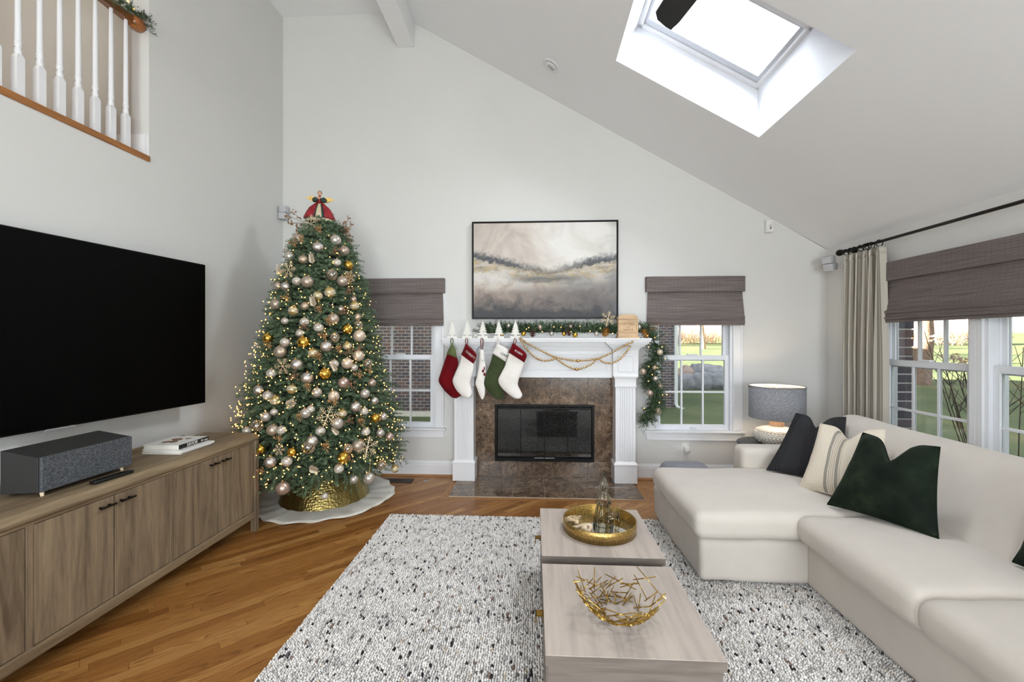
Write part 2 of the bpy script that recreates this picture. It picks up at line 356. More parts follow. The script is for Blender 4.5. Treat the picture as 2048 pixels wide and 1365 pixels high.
def painting_mat():
    """Misty lake painting: cloud bands, dark tree lines and ochre banks, in the canvas's own coordinates (x 0..1, z 0..1)."""
    m, nt, b = new_mat('painting'); b.inputs['Roughness'].default_value = .7
    uv = N(nt, 'UVMap'); uv.uv_map = 'canvas'; sep = N(nt, 'SeparateXYZ'); nt.links.new(uv.outputs[0], sep.inputs[0])
    X, Yv = sep.outputs[0], sep.outputs[1]
    def mp(s):
        q = N(nt, 'Mapping'); q.inputs['Scale'].default_value = (*s, 1); nt.links.new(uv.outputs[0], q.inputs[0]); return q.outputs[0]
    def ma(op, a, bb):
        q = N(nt, 'Math', operation=op)
        for i, vv in enumerate((a, bb)):
            if hasattr(vv, 'node'): nt.links.new(vv, q.inputs[i])
            else: q.inputs[i].default_value = vv
        return q.outputs[0]
    big = noise(nt, mp((3, 2)), 1.0, 5, .6, .6).outputs[0]; mid = noise(nt, mp((9, 7)), 1.0, 5, .65, .4).outputs[0]; fin = noise(nt, mp((40, 30)), 1.0, 4, .7).outputs[0]
    sky_ = ramp(nt, ma('ADD', ma('MULTIPLY', big, .7), ma('MULTIPLY', X, .32)), [(.28, srgb('#A89B93')), (.42, srgb('#CDC3B9')), (.58, srgb('#E2DFDA')), (.72, srgb('#CFCBC2')), (.8, srgb('#8C8C8C'))])
    wat = ramp(nt, ma('ADD', ma('MULTIPLY', mid, .55), ma('MULTIPLY', Yv, 1.15)), [(.36, srgb('#4C4C4E')), (.48, srgb('#7F7570')), (.58, srgb('#A4958B')), (.68, srgb('#C6BDB3')), (.8, srgb('#D5D0CB'))])
    # far bank: falls from the left to the middle, rises again to the right; ragged tree tops, ochre scrub below
    rag = noise(nt, mp((26, 14)), 1.0, 5, .75, .3).outputs[0]; smu = noise(nt, mp((7, 16)), 1.0, 4, .6, .5).outputs[0]
    vx = ma('ABSOLUTE', ma('SUBTRACT', X, .53), 0.0)
    bank = ma('ADD', ma('ADD', .445, ma('MULTIPLY', vx, .25)), ma('MULTIPLY', ma('SUBTRACT', big, .5), .10))
    d = ma('ADD', ma('SUBTRACT', Yv, bank), ma('MULTIPLY', ma('SUBTRACT', rag, .5), .17))
    up = ramp(nt, d, [(-.0, (0, 0, 0)), (.06, (1, 1, 1))])
    c = mixc(nt, wat, sky_, up)
    och = ramp(nt, ma('ADD', d, .11), [(.0, (0, 0, 0)), (.05, (1, 1, 1)), (.13, (1, 1, 1)), (.19, (0, 0, 0))])
    c = mixc(nt, c, ramp(nt, rag, [(.35, srgb('#8B8579')), (.5, srgb('#A89A7E')), (.62, srgb('#C0A878'))]), ma('MULTIPLY', och, ramp(nt, smu, [(.35, (.2, .2, .2)), (.58, (.95, .95, .95))])))
    tr_ = ramp(nt, ma('SUBTRACT', d, ma('MULTIPLY', vx, .07)), [(.0, (0, 0, 0)), (.015, (1, 1, 1)), (.05, (1, 1, 1)), (.10, (0, 0, 0))])
    dens = ramp(nt, ma('ADD', ma('MULTIPLY', vx, 1.5), ma('MULTIPLY', smu, .6)), [(.28, (.35, .35, .35)), (.7, (1, 1, 1))])
    c = mixc(nt, c, ramp(nt, fin, [(.3, srgb('#3B3E43')), (.7, srgb('#5E6166'))]), ma('MULTIPLY', tr_, ma('MULTIPLY', dens, .95)))
    # low dark shore in the middle, dark water to the right and along the bottom
    sh = ma('SUBTRACT', .055, ma('ABSOLUTE', ma('ADD', ma('SUBTRACT', Yv, .405), ma('MULTIPLY', ma('SUBTRACT', smu, .5), .12)), 0.0))
    shx = ma('SUBTRACT', .32, ma('ABSOLUTE', ma('SUBTRACT', X, .52), 0.0))
    c = mixc(nt, c, srgb('#5A5B5E'), ma('MULTIPLY', ma('MULTIPLY', ramp(nt, sh, [(0, (0, 0, 0)), (.05, (1, 1, 1))]), ramp(nt, shx, [(0, (0, 0, 0)), (.2, (1, 1, 1))])), .8))
    st = ma('SUBTRACT', ma('ADD', ma('MULTIPLY', mid, .6), ma('MULTIPLY', X, .4)), ma('MULTIPLY', ma('ABSOLUTE', ma('SUBTRACT', Yv, .27), 0.0), 1.5))
    c = mixc(nt, c, srgb('#5F5F61'), ma('MULTIPLY', ramp(nt, st, [(.33, (0, 0, 0)), (.55, (1, 1, 1))]), .65))
    bt = ma('ADD', ma('MULTIPLY', Yv, 4.2), ma('MULTIPLY', ma('ADD', mid, rag), .45))
    c = mixc(nt, c, srgb('#45474A'), ma('MULTIPLY', ramp(nt, bt, [(.4, (1, 1, 1)), (.85, (0, 0, 0))]), .85))
    ed = ma('ADD', ma('MULTIPLY', ma('SUBTRACT', X, .86), 5.0), ma('MULTIPLY', ma('SUBTRACT', big, .5), 1.6))
    c = mixc(nt, c, srgb('#77787A'), ma('MULTIPLY', ramp(nt, ed, [(.2, (0, 0, 0)), (.8, (1, 1, 1))]), .7))
    nt.links.new(c, b.inputs['Base Color']); bump(nt, b, fin, .2, .003)
painting_mat()
def soot_mat():
    m, nt, b = new_mat('firebrick'); b.inputs['Roughness'].default_value = .85
    n = noise(nt, coords(nt, (60, 60, 25)), 1.0, 4, .7)
    nt.links.new(ramp(nt, n.outputs[0], [(.4, srgb('#101010')), (.52, srgb('#3c3c3c')), (.66, srgb('#8a8885'))]), b.inputs['Base Color'])
soot_mat()
def pillow_stripe_mat():
    m, nt, b = new_mat('cream_weave'); b.inputs['Roughness'].default_value = .95; b.inputs['Specular IOR Level'].default_value = .1
    uv = N(nt, 'UVMap'); uv.uv_map = 'face'; sep = N(nt, 'SeparateXYZ'); nt.links.new(uv.outputs[0], sep.inputs[0])
    q = N(nt, 'Mapping'); q.inputs['Scale'].default_value = (90, 60, 1); nt.links.new(uv.outputs[0], q.inputs[0])
    n = noise(nt, q.outputs[0], 1.0, 3, .7)
    base = ramp(nt, n.outputs[0], [(.3, srgb('#C3B6A2')), (.6, srgb('#DDD3C3'))])
    L, D, G = (1, 1, 1), srgb('#9a9ca2'), srgb('#bdbbbb')
    s = ramp(nt, sep.outputs[0], [(0, L), (.33, D), (.375, L), (.39, G), (.40, L), (.415, G), (.425, L), (.44, G), (.45, L), (.465, D), (.51, L), (.525, G), (.532, L)], 'CONSTANT')
    nt.links.new(mixc(nt, base, s, .8, 'MULTIPLY'), b.inputs['Base Color']); bump(nt, b, n.outputs[0], .4, .002)
pillow_stripe_mat()
def ribbed_black():
    m, nt, b = new_mat('charcoal_pleat'); b.inputs['Roughness'].default_value = .9; b.inputs['Specular IOR Level'].default_value = .15
    uv = N(nt, 'UVMap'); uv.uv_map = 'face'; sep = N(nt, 'SeparateXYZ'); nt.links.new(uv.outputs[0], sep.inputs[0])
    mu = N(nt, 'Math', operation='MULTIPLY'); nt.links.new(sep.outputs[0], mu.inputs[0]); mu.inputs[1].default_value = 165
    sn = N(nt, 'Math', operation='SINE'); nt.links.new(mu.outputs[0], sn.inputs[0])
    env = ramp(nt, sep.outputs[0], [(.0, (1, 1, 1)), (.16, (1, 1, 1)), (.2, (0, 0, 0)), (.42, (0, 0, 0)), (.45, (1, 1, 1)), (.56, (1, 1, 1)), (.6, (0, 0, 0)), (.8, (0, 0, 0)), (.84, (1, 1, 1))])
    h = N(nt, 'Math', operation='MULTIPLY'); nt.links.new(sn.outputs[0], h.inputs[0]); nt.links.new(env, h.inputs[1])
    n = noise(nt, coords(nt), 250, 2)
    nt.links.new(ramp(nt, n.outputs[0], [(.3, srgb('#262628')), (.7, srgb('#37373a'))]), b.inputs['Base Color']); bump(nt, b, h.outputs[0], .8, .004)
ribbed_black()
def velvet_green():
    m, nt, b = new_mat('forest_velvet'); b.inputs['Roughness'].default_value = .75; b.inputs['Specular IOR Level'].default_value = .1
    n = noise(nt, coords(nt), 9, 4, .6); n2 = noise(nt, coords(nt), 300, 2)
    nt.links.new(ramp(nt, n.outputs[0], [(.3, srgb('#0f1611')), (.55, srgb('#182118')), (.75, srgb('#2a3323'))]), b.inputs['Base Color'])
    b.inputs['Sheen Weight'].default_value = .22; b.inputs['Sheen Roughness'].default_value = .35; b.inputs['Sheen Tint'].default_value = (*srgb('#9aa18c'), 1)
    bump(nt, b, n2.outputs[0], .2, .001)
velvet_green()
# ---------------------------------------------------------------- builders
class MB:
    """Collects boxes, tubes, lathes and grids into one mesh."""
    def __init__(s): s.v = []; s.f = []
    def add(s, vs, fs):
        k = len(s.v); s.v += [tuple(p) for p in vs]; s.f += [tuple(i + k for i in f) for f in fs]; return s
    def box(s, x0, x1, y0, y1, z0, z1):
        if x0 > x1: x0, x1 = x1, x0
        if y0 > y1: y0, y1 = y1, y0
        if z0 > z1: z0, z1 = z1, z0
        return s.add([(x0, y0, z0), (x1, y0, z0), (x1, y1, z0), (x0, y1, z0), (x0, y0, z1), (x1, y0, z1), (x1, y1, z1), (x0, y1, z1)],
                     [(0, 3, 2, 1), (4, 5, 6, 7), (0, 1, 5, 4), (1, 2, 6, 5), (2, 3, 7, 6), (3, 0, 4, 7)])
    def tube(s, pts, r, n=8, caps=True):
        pts = [Vector(p) for p in pts]; m = len(pts)
        rs = r if isinstance(r, (list, tuple)) else [r] * m
        k0 = len(s.v); vs = []; fs = []
        up = None
        for i, p in enumerate(pts):
            t = (pts[min(i + 1, m - 1)] - pts[max(i - 1, 0)])
            t = t.normalized() if t.length > 1e-9 else Vector((0, 0, 1))
            if up is None:
                a = Vector((0, 0, 1)) if abs(t.z) < .9 else Vector((1, 0, 0)); up = (a - t * a.dot(t)).normalized()
            else:
                up = up - t * up.dot(t); up = up.normalized() if up.length > 1e-6 else t.orthogonal().normalized()
            b = t.cross(up)
            for j in range(n):
                a = 2 * PI * j / n; vs.append(p + (up * math.cos(a) + b * math.sin(a)) * rs[i])
        for i in range(m - 1):
            for j in range(n):
                fs.append((i * n + j, i * n + (j + 1) % n, (i + 1) * n + (j + 1) % n, (i + 1) * n + j))
        if caps: fs.append(tuple(range(n))[::-1]); fs.append(tuple((m - 1) * n + j for j in range(n)))
        return s.add(vs, fs)
    def lathe(s, prof, c=(0, 0, 0), n=24, axis='z', cap=True):
        vs = []; fs = []
        for r, h in prof:
            for j in range(n):
                a = 2 * PI * j / n; x, y = r * math.cos(a), r * math.sin(a)
                p = (x, y, h) if axis == 'z' else ((h, x, y) if axis == 'x' else (y, h, x))
                vs.append((p[0] + c[0], p[1] + c[1], p[2] + c[2]))
        m = len(prof)
        for i in range(m - 1):
            for j in range(n): fs.append((i * n + j, i * n + (j + 1) % n, (i + 1) * n + (j + 1) % n, (i + 1) * n + j))
        if cap:
            if prof[0][0] > 1e-6: fs.append(tuple(range(n))[::-1])
            if prof[-1][0] > 1e-6: fs.append(tuple((m - 1) * n + j for j in range(n)))
        return s.add(vs, fs)
    def sphere(s, c, r, n=16, m=10, sx=1, sy=1, sz=1):
        vs = [(c[0], c[1], c[2] - r * sz)]; fs = []
        for i in range(1, m):
            ph = -PI / 2 + PI * i / m
            for j in range(n):
                a = 2 * PI * j / n
                vs.append((c[0] + r * sx * math.cos(ph) * math.cos(a), c[1] + r * sy * math.cos(ph) * math.sin(a), c[2] + r * sz * math.sin(ph)))
        vs.append((c[0], c[1], c[2] + r * sz)); L = len(vs) - 1
        for j in range(n):
            fs.append((0, 1 + (j + 1) % n, 1 + j)); fs.append((L, L - n + j, L - n + (j + 1) % n))
        for i in range(m - 2):
            for j in range(n): fs.append((1 + i * n + j, 1 + i * n + (j + 1) % n, 1 + (i + 1) * n + (j + 1) % n, 1 + (i + 1) * n + j))
        return s.add(vs, fs)
    def prism(s, poly, h0, h1, axis='z'):
        """poly: counter-clockwise 2D outline, extruded from h0 to h1 along the axis."""
        n = len(poly)
        mk = {'z': lambda p, h: (p[0], p[1], h), 'y': lambda p, h: (p[0], h, p[1]), 'x': lambda p, h: (h, p[0], p[1])}[axis]
        vs = [mk(p, h0) for p in poly] + [mk(p, h1) for p in poly]
        fs = [tuple(range(n))[::-1], tuple(range(n, 2 * n))] + [(i, (i + 1) % n, n + (i + 1) % n, n + i) for i in range(n)]
        return s.add(vs, fs)
    def grid(s, rows, closed=False):
        """rows of equal length points; quads between them."""
        m, n = len(rows), len(rows[0]); vs = [p for r in rows for p in r]; fs = []
        for i in range(m - 1):
            for j in range(n if closed else n - 1):
                fs.append((i * n + j, i * n + (j + 1) % n, (i + 1) * n + (j + 1) % n, (i + 1) * n + j))
        return s.add(vs, fs)
    def rbox(s, c, h, r, nm=6, nr=3, fn=None):
        """rounded box, centre c, half sizes h; fn deforms unit-local points."""
        def ax(a):
            q = [-a + r * (1 - math.cos(PI / 2 * i / nr)) for i in range(nr)]
            mid = [-(a - r) + 2 * (a - r) * i / nm for i in range(nm + 1)]
            return q + mid + [-x for x in q[::-1]]
        A = [ax(h[0]), ax(h[1]), ax(h[2])]
        idx = {}; vs = []; fs = []
        def vid(i, j, k):
            key = (i, j, k)
            if key not in idx:
                p = Vector((A[0][i], A[1][j], A[2][k])); q = Vector([max(-(h[t] - r), min(h[t] - r, p[t])) for t in range(3)])
                d = p - q
                if d.length > 1e-9: p = q + d.normalized() * r
                if fn: p = Vector(fn(p.x, p.y, p.z))
                idx[key] = len(vs); vs.append((p.x + c[0], p.y + c[1], p.z + c[2]))
            return idx[key]
        n = [len(a) - 1 for a in A]
        for i in range(n[0]):
            for j in range(n[1]):
                fs.append((vid(i, j, 0), vid(i, j + 1, 0), vid(i + 1, j + 1, 0), vid(i + 1, j, 0)))
                fs.append((vid(i, j, n[2]), vid(i + 1, j, n[2]), vid(i + 1, j + 1, n[2]), vid(i, j + 1, n[2])))
        for i in range(n[0]):
            for k in range(n[2]):
                fs.append((vid(i, 0, k), vid(i + 1, 0, k), vid(i + 1, 0, k + 1), vid(i, 0, k + 1)))
                fs.append((vid(i, n[1], k), vid(i, n[1], k + 1), vid(i + 1, n[1], k + 1), vid(i + 1, n[1], k)))
        for j in range(n[1]):
            for k in range(n[2]):
                fs.append((vid(0, j, k), vid(0, j, k + 1), vid(0, j + 1, k + 1), vid(0, j + 1, k)))
                fs.append((vid(n[0], j, k), vid(n[0], j + 1, k), vid(n[0], j + 1, k + 1), vid(n[0], j, k + 1)))
        return s.add(vs, fs)
    def xf(s, mat):
        s.v = [tuple(mat @ Vector(p)) for p in s.v]; return s
    def mesh(s, name, smooth=False):
        me = bpy.data.meshes.new(name); me.from_pydata(s.v, [], s.f); me.update()
        if smooth: me.polygons.foreach_set('use_smooth', [True] * len(me.polygons))
        return me
def tag(o, label=None, cat=None, group=None, kind=None):
    for k, v in (('label', label), ('category', cat), ('group', group), ('kind', kind)):
        if v: o[k] = v
    return o
def link(name, me, mat=None, parent=None, world=True):
    o = bpy.data.objects.new(name, me); C.objects.link(o)
    if mat and me is not None and not me.materials: me.materials.append(MATS[mat])
    if parent is not None:
        o.parent = parent
        if world and parent.type == 'EMPTY': o.matrix_parent_inverse = parent.matrix_basis.inverted()
    return o
def part(name, mb, mat, parent, smooth=False, world=True, bevel=0.0, label=None, kind=None, seg=2):
    me = mb.mesh(name, smooth) if isinstance(mb, MB) else mb
    o = link(name, me, mat, parent, world)
    if bevel:
        b = o.modifiers.new('bevel', 'BEVEL'); b.width = bevel; b.segments = seg; b.limit_method = 'ANGLE'; b.angle_limit = .7
    return tag(o, label, None, None, kind)
def thing(name, label, cat, loc=(0, 0, 0), rz=0.0, group=None, rot=None):
    o = bpy.data.objects.new(name, None); C.objects.link(o); o.empty_display_size = .1
    o.location = loc; o.rotation_euler = rot or (0, 0, rz)
    return tag(o, label, cat, group)
def solo(name, mb, mat, label, cat, group=None, smooth=False, bevel=0.0, kind=None):
    o = part(name, mb, mat, None, smooth, True, bevel)
    return tag(o, label, cat, group, kind)
def struct(name, mb, mat, smooth=False, bevel=0.0):
    o = part(name, mb, mat, None, smooth, True, bevel); o['kind'] = 'structure'; return o
def dup(root, loc=None, rot=None, label=None, scale=None):
    r = root.copy(); C.objects.link(r)
    if loc is not None: r.location = loc
    if rot is not None: r.rotation_euler = rot
    if scale is not None: r.scale = (scale,) * 3
    if label: r['label'] = label
    for ch in root.children:
        c = ch.copy(); C.objects.link(c); c.parent = r
        for g in ch.children:
            d = g.copy(); C.objects.link(d); d.parent = c
    return r
def text_mesh(s, size, extrude=.0008):
    cu = bpy.data.curves.new('lettering', 'FONT'); cu.body = s; cu.size = size; cu.extrude = extrude; cu.align_x = 'CENTER'; cu.align_y = 'CENTER'
    ob = bpy.data.objects.new('lettering', cu); C.objects.link(ob)
    dg = bpy.context.evaluated_depsgraph_get(); me = bpy.data.meshes.new_from_object(ob.evaluated_get(dg))
    bpy.data.objects.remove(ob); bpy.data.curves.remove(cu); me.materials.clear(); return me
def move_mesh(me, mat): me.transform(mat); return me
def lerp(a, b, t): return a + (b - a) * t
def uv_from(me, name, fn):
    """fn(co, loop_vertex_index) -> (u, v)"""
    l = me.uv_layers.new(name=name)
    for lp in me.loops: l.data[lp.index].uv = fn(me.vertices[lp.vertex_index].co, lp.vertex_index)
ORD = ['first', 'second', 'third', 'fourth', 'fifth', 'sixth', 'seventh', 'eighth', 'ninth', 'tenth', 'eleventh', 'twelfth', 'thirteenth', 'fourteenth', 'fifteenth', 'sixteenth', 'seventeenth', 'eighteenth', 'nineteenth', 'twentieth']
# ================================================================ the room
XL, XR, YB, YF = -2.745, 3.003, 4.62, -3.0
KS = .5766
def zs(x): return 2.393 + (3.013 - x) * KS
ZF = 4.995; XF = 3.013 - (ZF - 2.393) / KS                     # flat ceiling, where the slope starts
# floor: diagonal oak strips, mitred along a seam; each strip in view is a plank
def clip(poly, a, b, c):
    """keep a*x+b*y<=c"""
    out = []
    for i in range(len(poly)):
        p, q = poly[i], poly[(i + 1) % len(poly)]
        dp, dq = a * p[0] + b * p[1] - c, a * q[0] + b * q[1] - c
        if dp <= 0: out.append(p)
        if dp * dq < 0:
            t = dp / (dp - dq); out.append((p[0] + (q[0] - p[0]) * t, p[1] + (q[1] - p[1]) * t))
    return out
def clip_rect(poly, x0, x1, y0, y1):
    for a, b, c in ((-1, 0, -x0), (1, 0, x1), (0, -1, -y0), (0, 1, y1)):
        if len(poly) < 3: return []
        poly = clip(poly, a, b, c)
    return poly if len(poly) >= 3 else []
def area(p): return abs(sum(p[i][0] * p[(i + 1) % len(p)][1] - p[(i + 1) % len(p)][0] * p[i][1] for i in range(len(p)))) / 2
fl = struct('floor', MB().box(XL, XR, YF, YB, -.06, -.014), 'wood_floor_end')
rp = random.Random(3)
planks = []
PW, GAP = .0572, .0007
for side in (0, 1):
    d = Vector((1, 1)).normalized() if side == 0 else Vector((-1, 1)).normalized()
    nrm = Vector((-d.y, d.x))
    rects = [(XL, 1.07, YF, 3.945), (XL, -.86, 3.945, YB)] if side == 0 else [(1.07, XR, YF, YB)]
    for k in range(-170, 170):
        t = -8 + rp.random() * 1.0
        while t < 8:
            L = rp.uniform(.45, 1.35); tint = rp.random(); uo = (rp.uniform(0, 40), rp.uniform(0, 40))
            c0 = nrm * (k * PW)
            q = [c0 + d * (t + GAP) + nrm * GAP, c0 + d * (t + L - GAP) + nrm * GAP, c0 + d * (t + L - GAP) + nrm * (PW - GAP), c0 + d * (t + GAP) + nrm * (PW - GAP)]
            for R in rects:
                pl = clip_rect([(p.x, p.y) for p in q], *R)
                if pl and area(pl) > .0004: planks.append((pl, d, nrm, tint, uo))
            t += L
# border boards round the hearth
for (x0, x1, y0, y1, dd) in ((-.86, .1, 3.945, 4.008, 0), (.1, 1.07, 3.945, 4.008, 0), (-.86, -.797, 4.008, 4.62, 1), (1.008, 1.07, 4.008, 4.62, 1)):
    d = Vector((1, 0)) if dd == 0 else Vector((0, 1))
    planks.append(([(x0 + .001, y0 + .001), (x1 - .001, y0 + .001), (x1 - .001, y1 - .001), (x0 + .001, y1 - .001)], d, Vector((-d.y, d.x)), .55 + .2 * rp.random(), (rp.uniform(0, 9), rp.uniform(0, 9))))
def plank_mesh(items, name):
    mb = MB(); uvs = []; tints = []
    for pl, d, nrm, tint, uo in items:
        s = sum(pl[i][0] * pl[(i + 1) % len(pl)][1] - pl[(i + 1) % len(pl)][0] * pl[i][1] for i in range(len(pl)))
        if s < 0: pl = pl[::-1]
        mb.prism(pl, -.013, 0.0)
        for p in pl + pl:
            v = Vector(p); uvs.append((v.dot(d) + uo[0], v.dot(nrm) + uo[1])); tints.append(tint)
    me = mb.mesh(name); uv_from(me, 'grain', lambda co, i: uvs[i])
    a = me.attributes.new('tint', 'FLOAT', 'POINT'); a.data.foreach_set('value', tints)
    return me
def in_view(pl):
    cx = sum(p[0] for p in pl) / len(pl); cy = sum(p[1] for p in pl) / len(pl)
    if cy < 1.2: return 0
    if -1.19 < cx < 2.6 and cy < 3.5: return 0                      # under the rug
    if cx < -2.2 and cy < 3.2: return 0                             # behind the media console
    if abs(cx) > 1.25 * cy: return 0
    if cx > 1.35 and cy > 2: return 0
    return area(pl) / (cx * cx + cy * cy)
planks.sort(key=lambda q: -in_view(q[0]))
nvis = sum(1 for q in planks if in_view(q[0]) > 0)
for it in planks[:min(298, nvis)]: part('plank', plank_mesh([it], 'plank'), 'oak_floor', fl)
part('planks_beyond', plank_mesh(planks[min(298, nvis):], 'planks_beyond'), 'oak_floor', fl, kind='stuff')
# walls
def wall_cells(us, vs, holes, fn):
    mb = MB()
    for i in range(len(us) - 1):
        for j in range(len(vs) - 1):
            cu, cv = (us[i] + us[i + 1]) / 2, (vs[j] + vs[j + 1]) / 2
            if any(h[0] < cu < h[1] and h[2] < cv < h[3] for h in holes): continue
            fn(mb, us[i], us[i + 1], vs[j], vs[j + 1])
    return mb
WC = (-1.4525, 1.6625); WH = .394; WZ0, WZ1 = .515, 2.06
FBX = (-.39, .606, .20, .76)                                      # firebox opening
holes = [(c - WH, c + WH, WZ0, WZ1) for c in WC] + [FBX]
us = sorted({XL - .15, XR + .15} | {h[i] for h in holes for i in (0, 1)}); vz = sorted({-.06, 2.30} | {h[i] for h in holes for i in (2, 3)})
mb = wall_cells(us, vz, holes, lambda m, a, b, c, d: m.box(a, b, YB, YB + .16, c, d))
mb.prism([(XL - .15, 2.30), (XR + .15, 2.30), (XF, ZF + .08), (XL - .15, ZF + .08)], YB, YB + .16, 'y')
struct('wall_back', mb, 'wall_paint')
OY0, OY1, OZ = -.6, 2.963, 2.735                                  # stair opening in the left wall
mb = MB().box(XL - .13, XL, YF - .15, YB, -.06, OZ).box(XL - .13, XL, OY1, YB, OZ, ZF + .05).box(XL - .13, XL, YF - .15, OY0, OZ, ZF + .05)
struct('wall_left', mb, 'wall_paint')
struct('wall_loft', MB().box(-6.2, XL - .13, OY1, OY1 + .12, 2.6, 5.1).box(-6.3, -6.2, -1.2, OY1 + .12, 2.6, 5.1).box(-6.2, XL - .13, OY0 - .2, OY0, 2.6, 5.1), 'loft_paint')
struct('floor_loft', MB().box(-6.2, XL - .13, OY0 - .2, OY1, 2.6, 2.765), 'stair_oak')
RW = ((3.14, 3.93), (2.26, 3.05))                                  # twin windows in the right wall
WZR0 = .50
holes = [(a, b, WZR0, 2.06) for a, b in RW]
us = sorted({YF - .15, YB} | {h[i] for h in holes for i in (0, 1)}); vz = sorted({-.06, 2.5} | {h[i] for h in holes for i in (2, 3)})
struct('wall_right', wall_cells(us, vz, holes, lambda m, a, b, c, d: m.box(XR, XR + .13, a, b, c, d)), 'wall_paint')
RWIN = ((-2.2, -.5, .75, 3.45), (.3, 2.2, .5, 2.4))  # unseen rear windows, added to go with the fill lamps
us = sorted({XL - .15, XR + .15} | {h[i] for h in RWIN for i in (0, 1)}); vz = sorted({-.06, ZF + .08} | {h[i] for h in RWIN for i in (2, 3)})
struct('wall_front', wall_cells(us, vz, RWIN, lambda m, a, b, c, d: m.box(a, b, YF - .15, YF, c, d)), 'wall_paint')
for i, h in enumerate(RWIN):
    o = struct('window_%d' % (5 + i), MB().box(h[0], h[1], YF - .1, YF - .05, h[2], h[2] + .06).box(h[0], h[1], YF - .1, YF - .05, h[3] - .06, h[3]).box(h[0], h[0] + .06, YF - .1, YF - .05, h[2], h[3]).box(h[1] - .06, h[1], YF - .1, YF - .05, h[2], h[3]).box(h[0], h[1], YF - .1, YF - .05, (h[2] + h[3]) / 2 - .03, (h[2] + h[3]) / 2 + .03), 'sash_white')
    part('pane', MB().box(h[0] + .05, h[1] - .05, YF - .08, YF - .075, h[2] + .05, h[3] - .05), 'window_glass', o)
# ceiling: flat strip over the left, slope down to the right wall with the skylight hole
SK = (.669, 1.804, 2.525, 3.58)
mb = MB().box(-6.3, XF + .02, YF - .15, YB + .16, ZF, ZF + .09)
def slab(m, a, b, c, d):
    vs = [(x, y, zs(x) + dz) for dz in (0, .09) for x, y in ((a, c), (b, c), (b, d), (a, d))]
    m.add(vs, [(0, 3, 2, 1), (4, 5, 6, 7), (0, 1, 5, 4), (1, 2, 6, 5), (2, 3, 7, 6), (3, 0, 4, 7)])
mb2 = wall_cells([XF, SK[0], SK[1], XR + .15], [YF - .15, SK[2], SK[3], YB + .16], [SK], slab)
mb.add(mb2.v, mb2.f)
struct('ceiling', mb, 'ceiling_paint')
ST = (.838, 1.777, 2.86, 3.55); SO = .36
lo = [(SK[0], SK[2], zs(SK[0])), (SK[1], SK[2], zs(SK[1])), (SK[1], SK[3], zs(SK[1])), (SK[0], SK[3], zs(SK[0]))]
hi = [(ST[0], ST[2], zs(ST[0]) + SO), (ST[1], ST[2], zs(ST[1]) + SO), (ST[1], ST[3], zs(ST[1]) + SO), (ST[0], ST[3], zs(ST[0]) + SO)]
struct('wall_skylight_shaft', MB().add(lo + hi, [(0, 4, 5, 1), (1, 5, 6, 2), (2, 6, 7, 3), (3, 7, 4, 0)]), 'shaft_white')
def slant(m, a, b, c, d, o0, o1):
    vs = [(x, y, zs(x) + SO + dz) for dz in (o0, o1) for x, y in ((a, c), (b, c), (b, d), (a, d))]
    m.add(vs, [(0, 3, 2, 1), (4, 5, 6, 7), (0, 1, 5, 4), (1, 2, 6, 5), (2, 3, 7, 6), (3, 0, 4, 7)]); return m

sk = thing('skylight', 'white framed skylight set in the sloped ceiling', 'skylight', (1.3, 3.2, zs(1.3) + SO))
m = MB(); slant(m, ST[0], ST[1], ST[3] - .035, ST[3] + .03, -.012, .05); slant(m, ST[0] - .03, ST[0] + .03, ST[2], ST[3], -.012, .05); slant(m, ST[1] - .022, ST[1] + .03, ST[2], ST[3], -.012, .05); slant(m, ST[0], ST[1], ST[2] - .03, ST[2] + .03, -.012, .05)
part('frame', m, 'trim_white', sk)
m = MB(); slant(m, ST[0] + .03, ST[1] - .022, ST[3] - .10, ST[3] - .04, .012, .06); slant(m, ST[0] + .03, ST[0] + .06, ST[2] + .03, ST[3] - .1, .012, .06); slant(m, ST[1] - .045, ST[1] - .022, ST[2] + .03, ST[3] - .1, .012, .06); slant(m, ST[0] + .06, ST[1] - .045, ST[2] + .03, ST[2] + .06, .012, .06)
part('sash', m, 'vinyl_grey', sk)
m = MB(); slant(m, ST[0] + .05, ST[1] - .04, ST[2] + .05, ST[3] - .095, .055, .06); part('pane', m, 'skylight_glass', sk)
struct('trim_1', MB().box(-1.467, -1.287, YF, YB, 4.62, ZF + .05), 'ceiling_paint', bevel=.004)          # ridge beam
struct('trim_2', MB().box(XL - .135, XL + .012, OY0, OY1, OZ, OZ + .04), 'stair_oak', bevel=.004)          # oak cap on the loft sill
struct('baseboard_loft', MB().box(-6.1, XL - .02, OY1 - .016, OY1, 2.765, 2.93).box(XL - .03, XL - .012, OY1 - .018, OY1, 2.775, 2.93), 'trim_white')
def baseboard(name, x0, x1, wall='back'):
    prof = [(0, 0), (.016, 0), (.016, .105), (.013, .112), (.013, .124), (.008, .132), (.004, .145), (0, .15)]
    mb = MB()
    if wall == 'back': mb.prism([(YB - d, z + .012) for d, z in prof][::-1], x0, x1, 'x')
    elif wall == 'left': mb.prism([(XL + d, z + .012) for d, z in prof], -x1, -x0, 'y'); mb.v = [(p[0], -p[1], p[2]) for p in mb.v]
    else: mb.prism([(XR - d, z + .012) for d, z in prof], x0, x1, 'y')
    o = struct(name, mb, 'trim_white')
    q = [(0, 0)] + [(.03 * math.cos(a), .02 * math.sin(a)) for a in [PI / 2 * i / 6 for i in range(7)]]
    sh = MB()
    if wall == 'back': sh.prism([(YB - .002 - d, z) for d, z in q][::-1], x0, x1, 'x'); part('shoe_moulding', sh, 'shoe_oak', o)
baseboard('baseboard_back_left', XL, -.84); baseboard('baseboard_back_right', 1.043, XR)
baseboard('baseboard_left', YF, YB, 'left'); baseboard('baseboard_right', YF, YB, 'right')
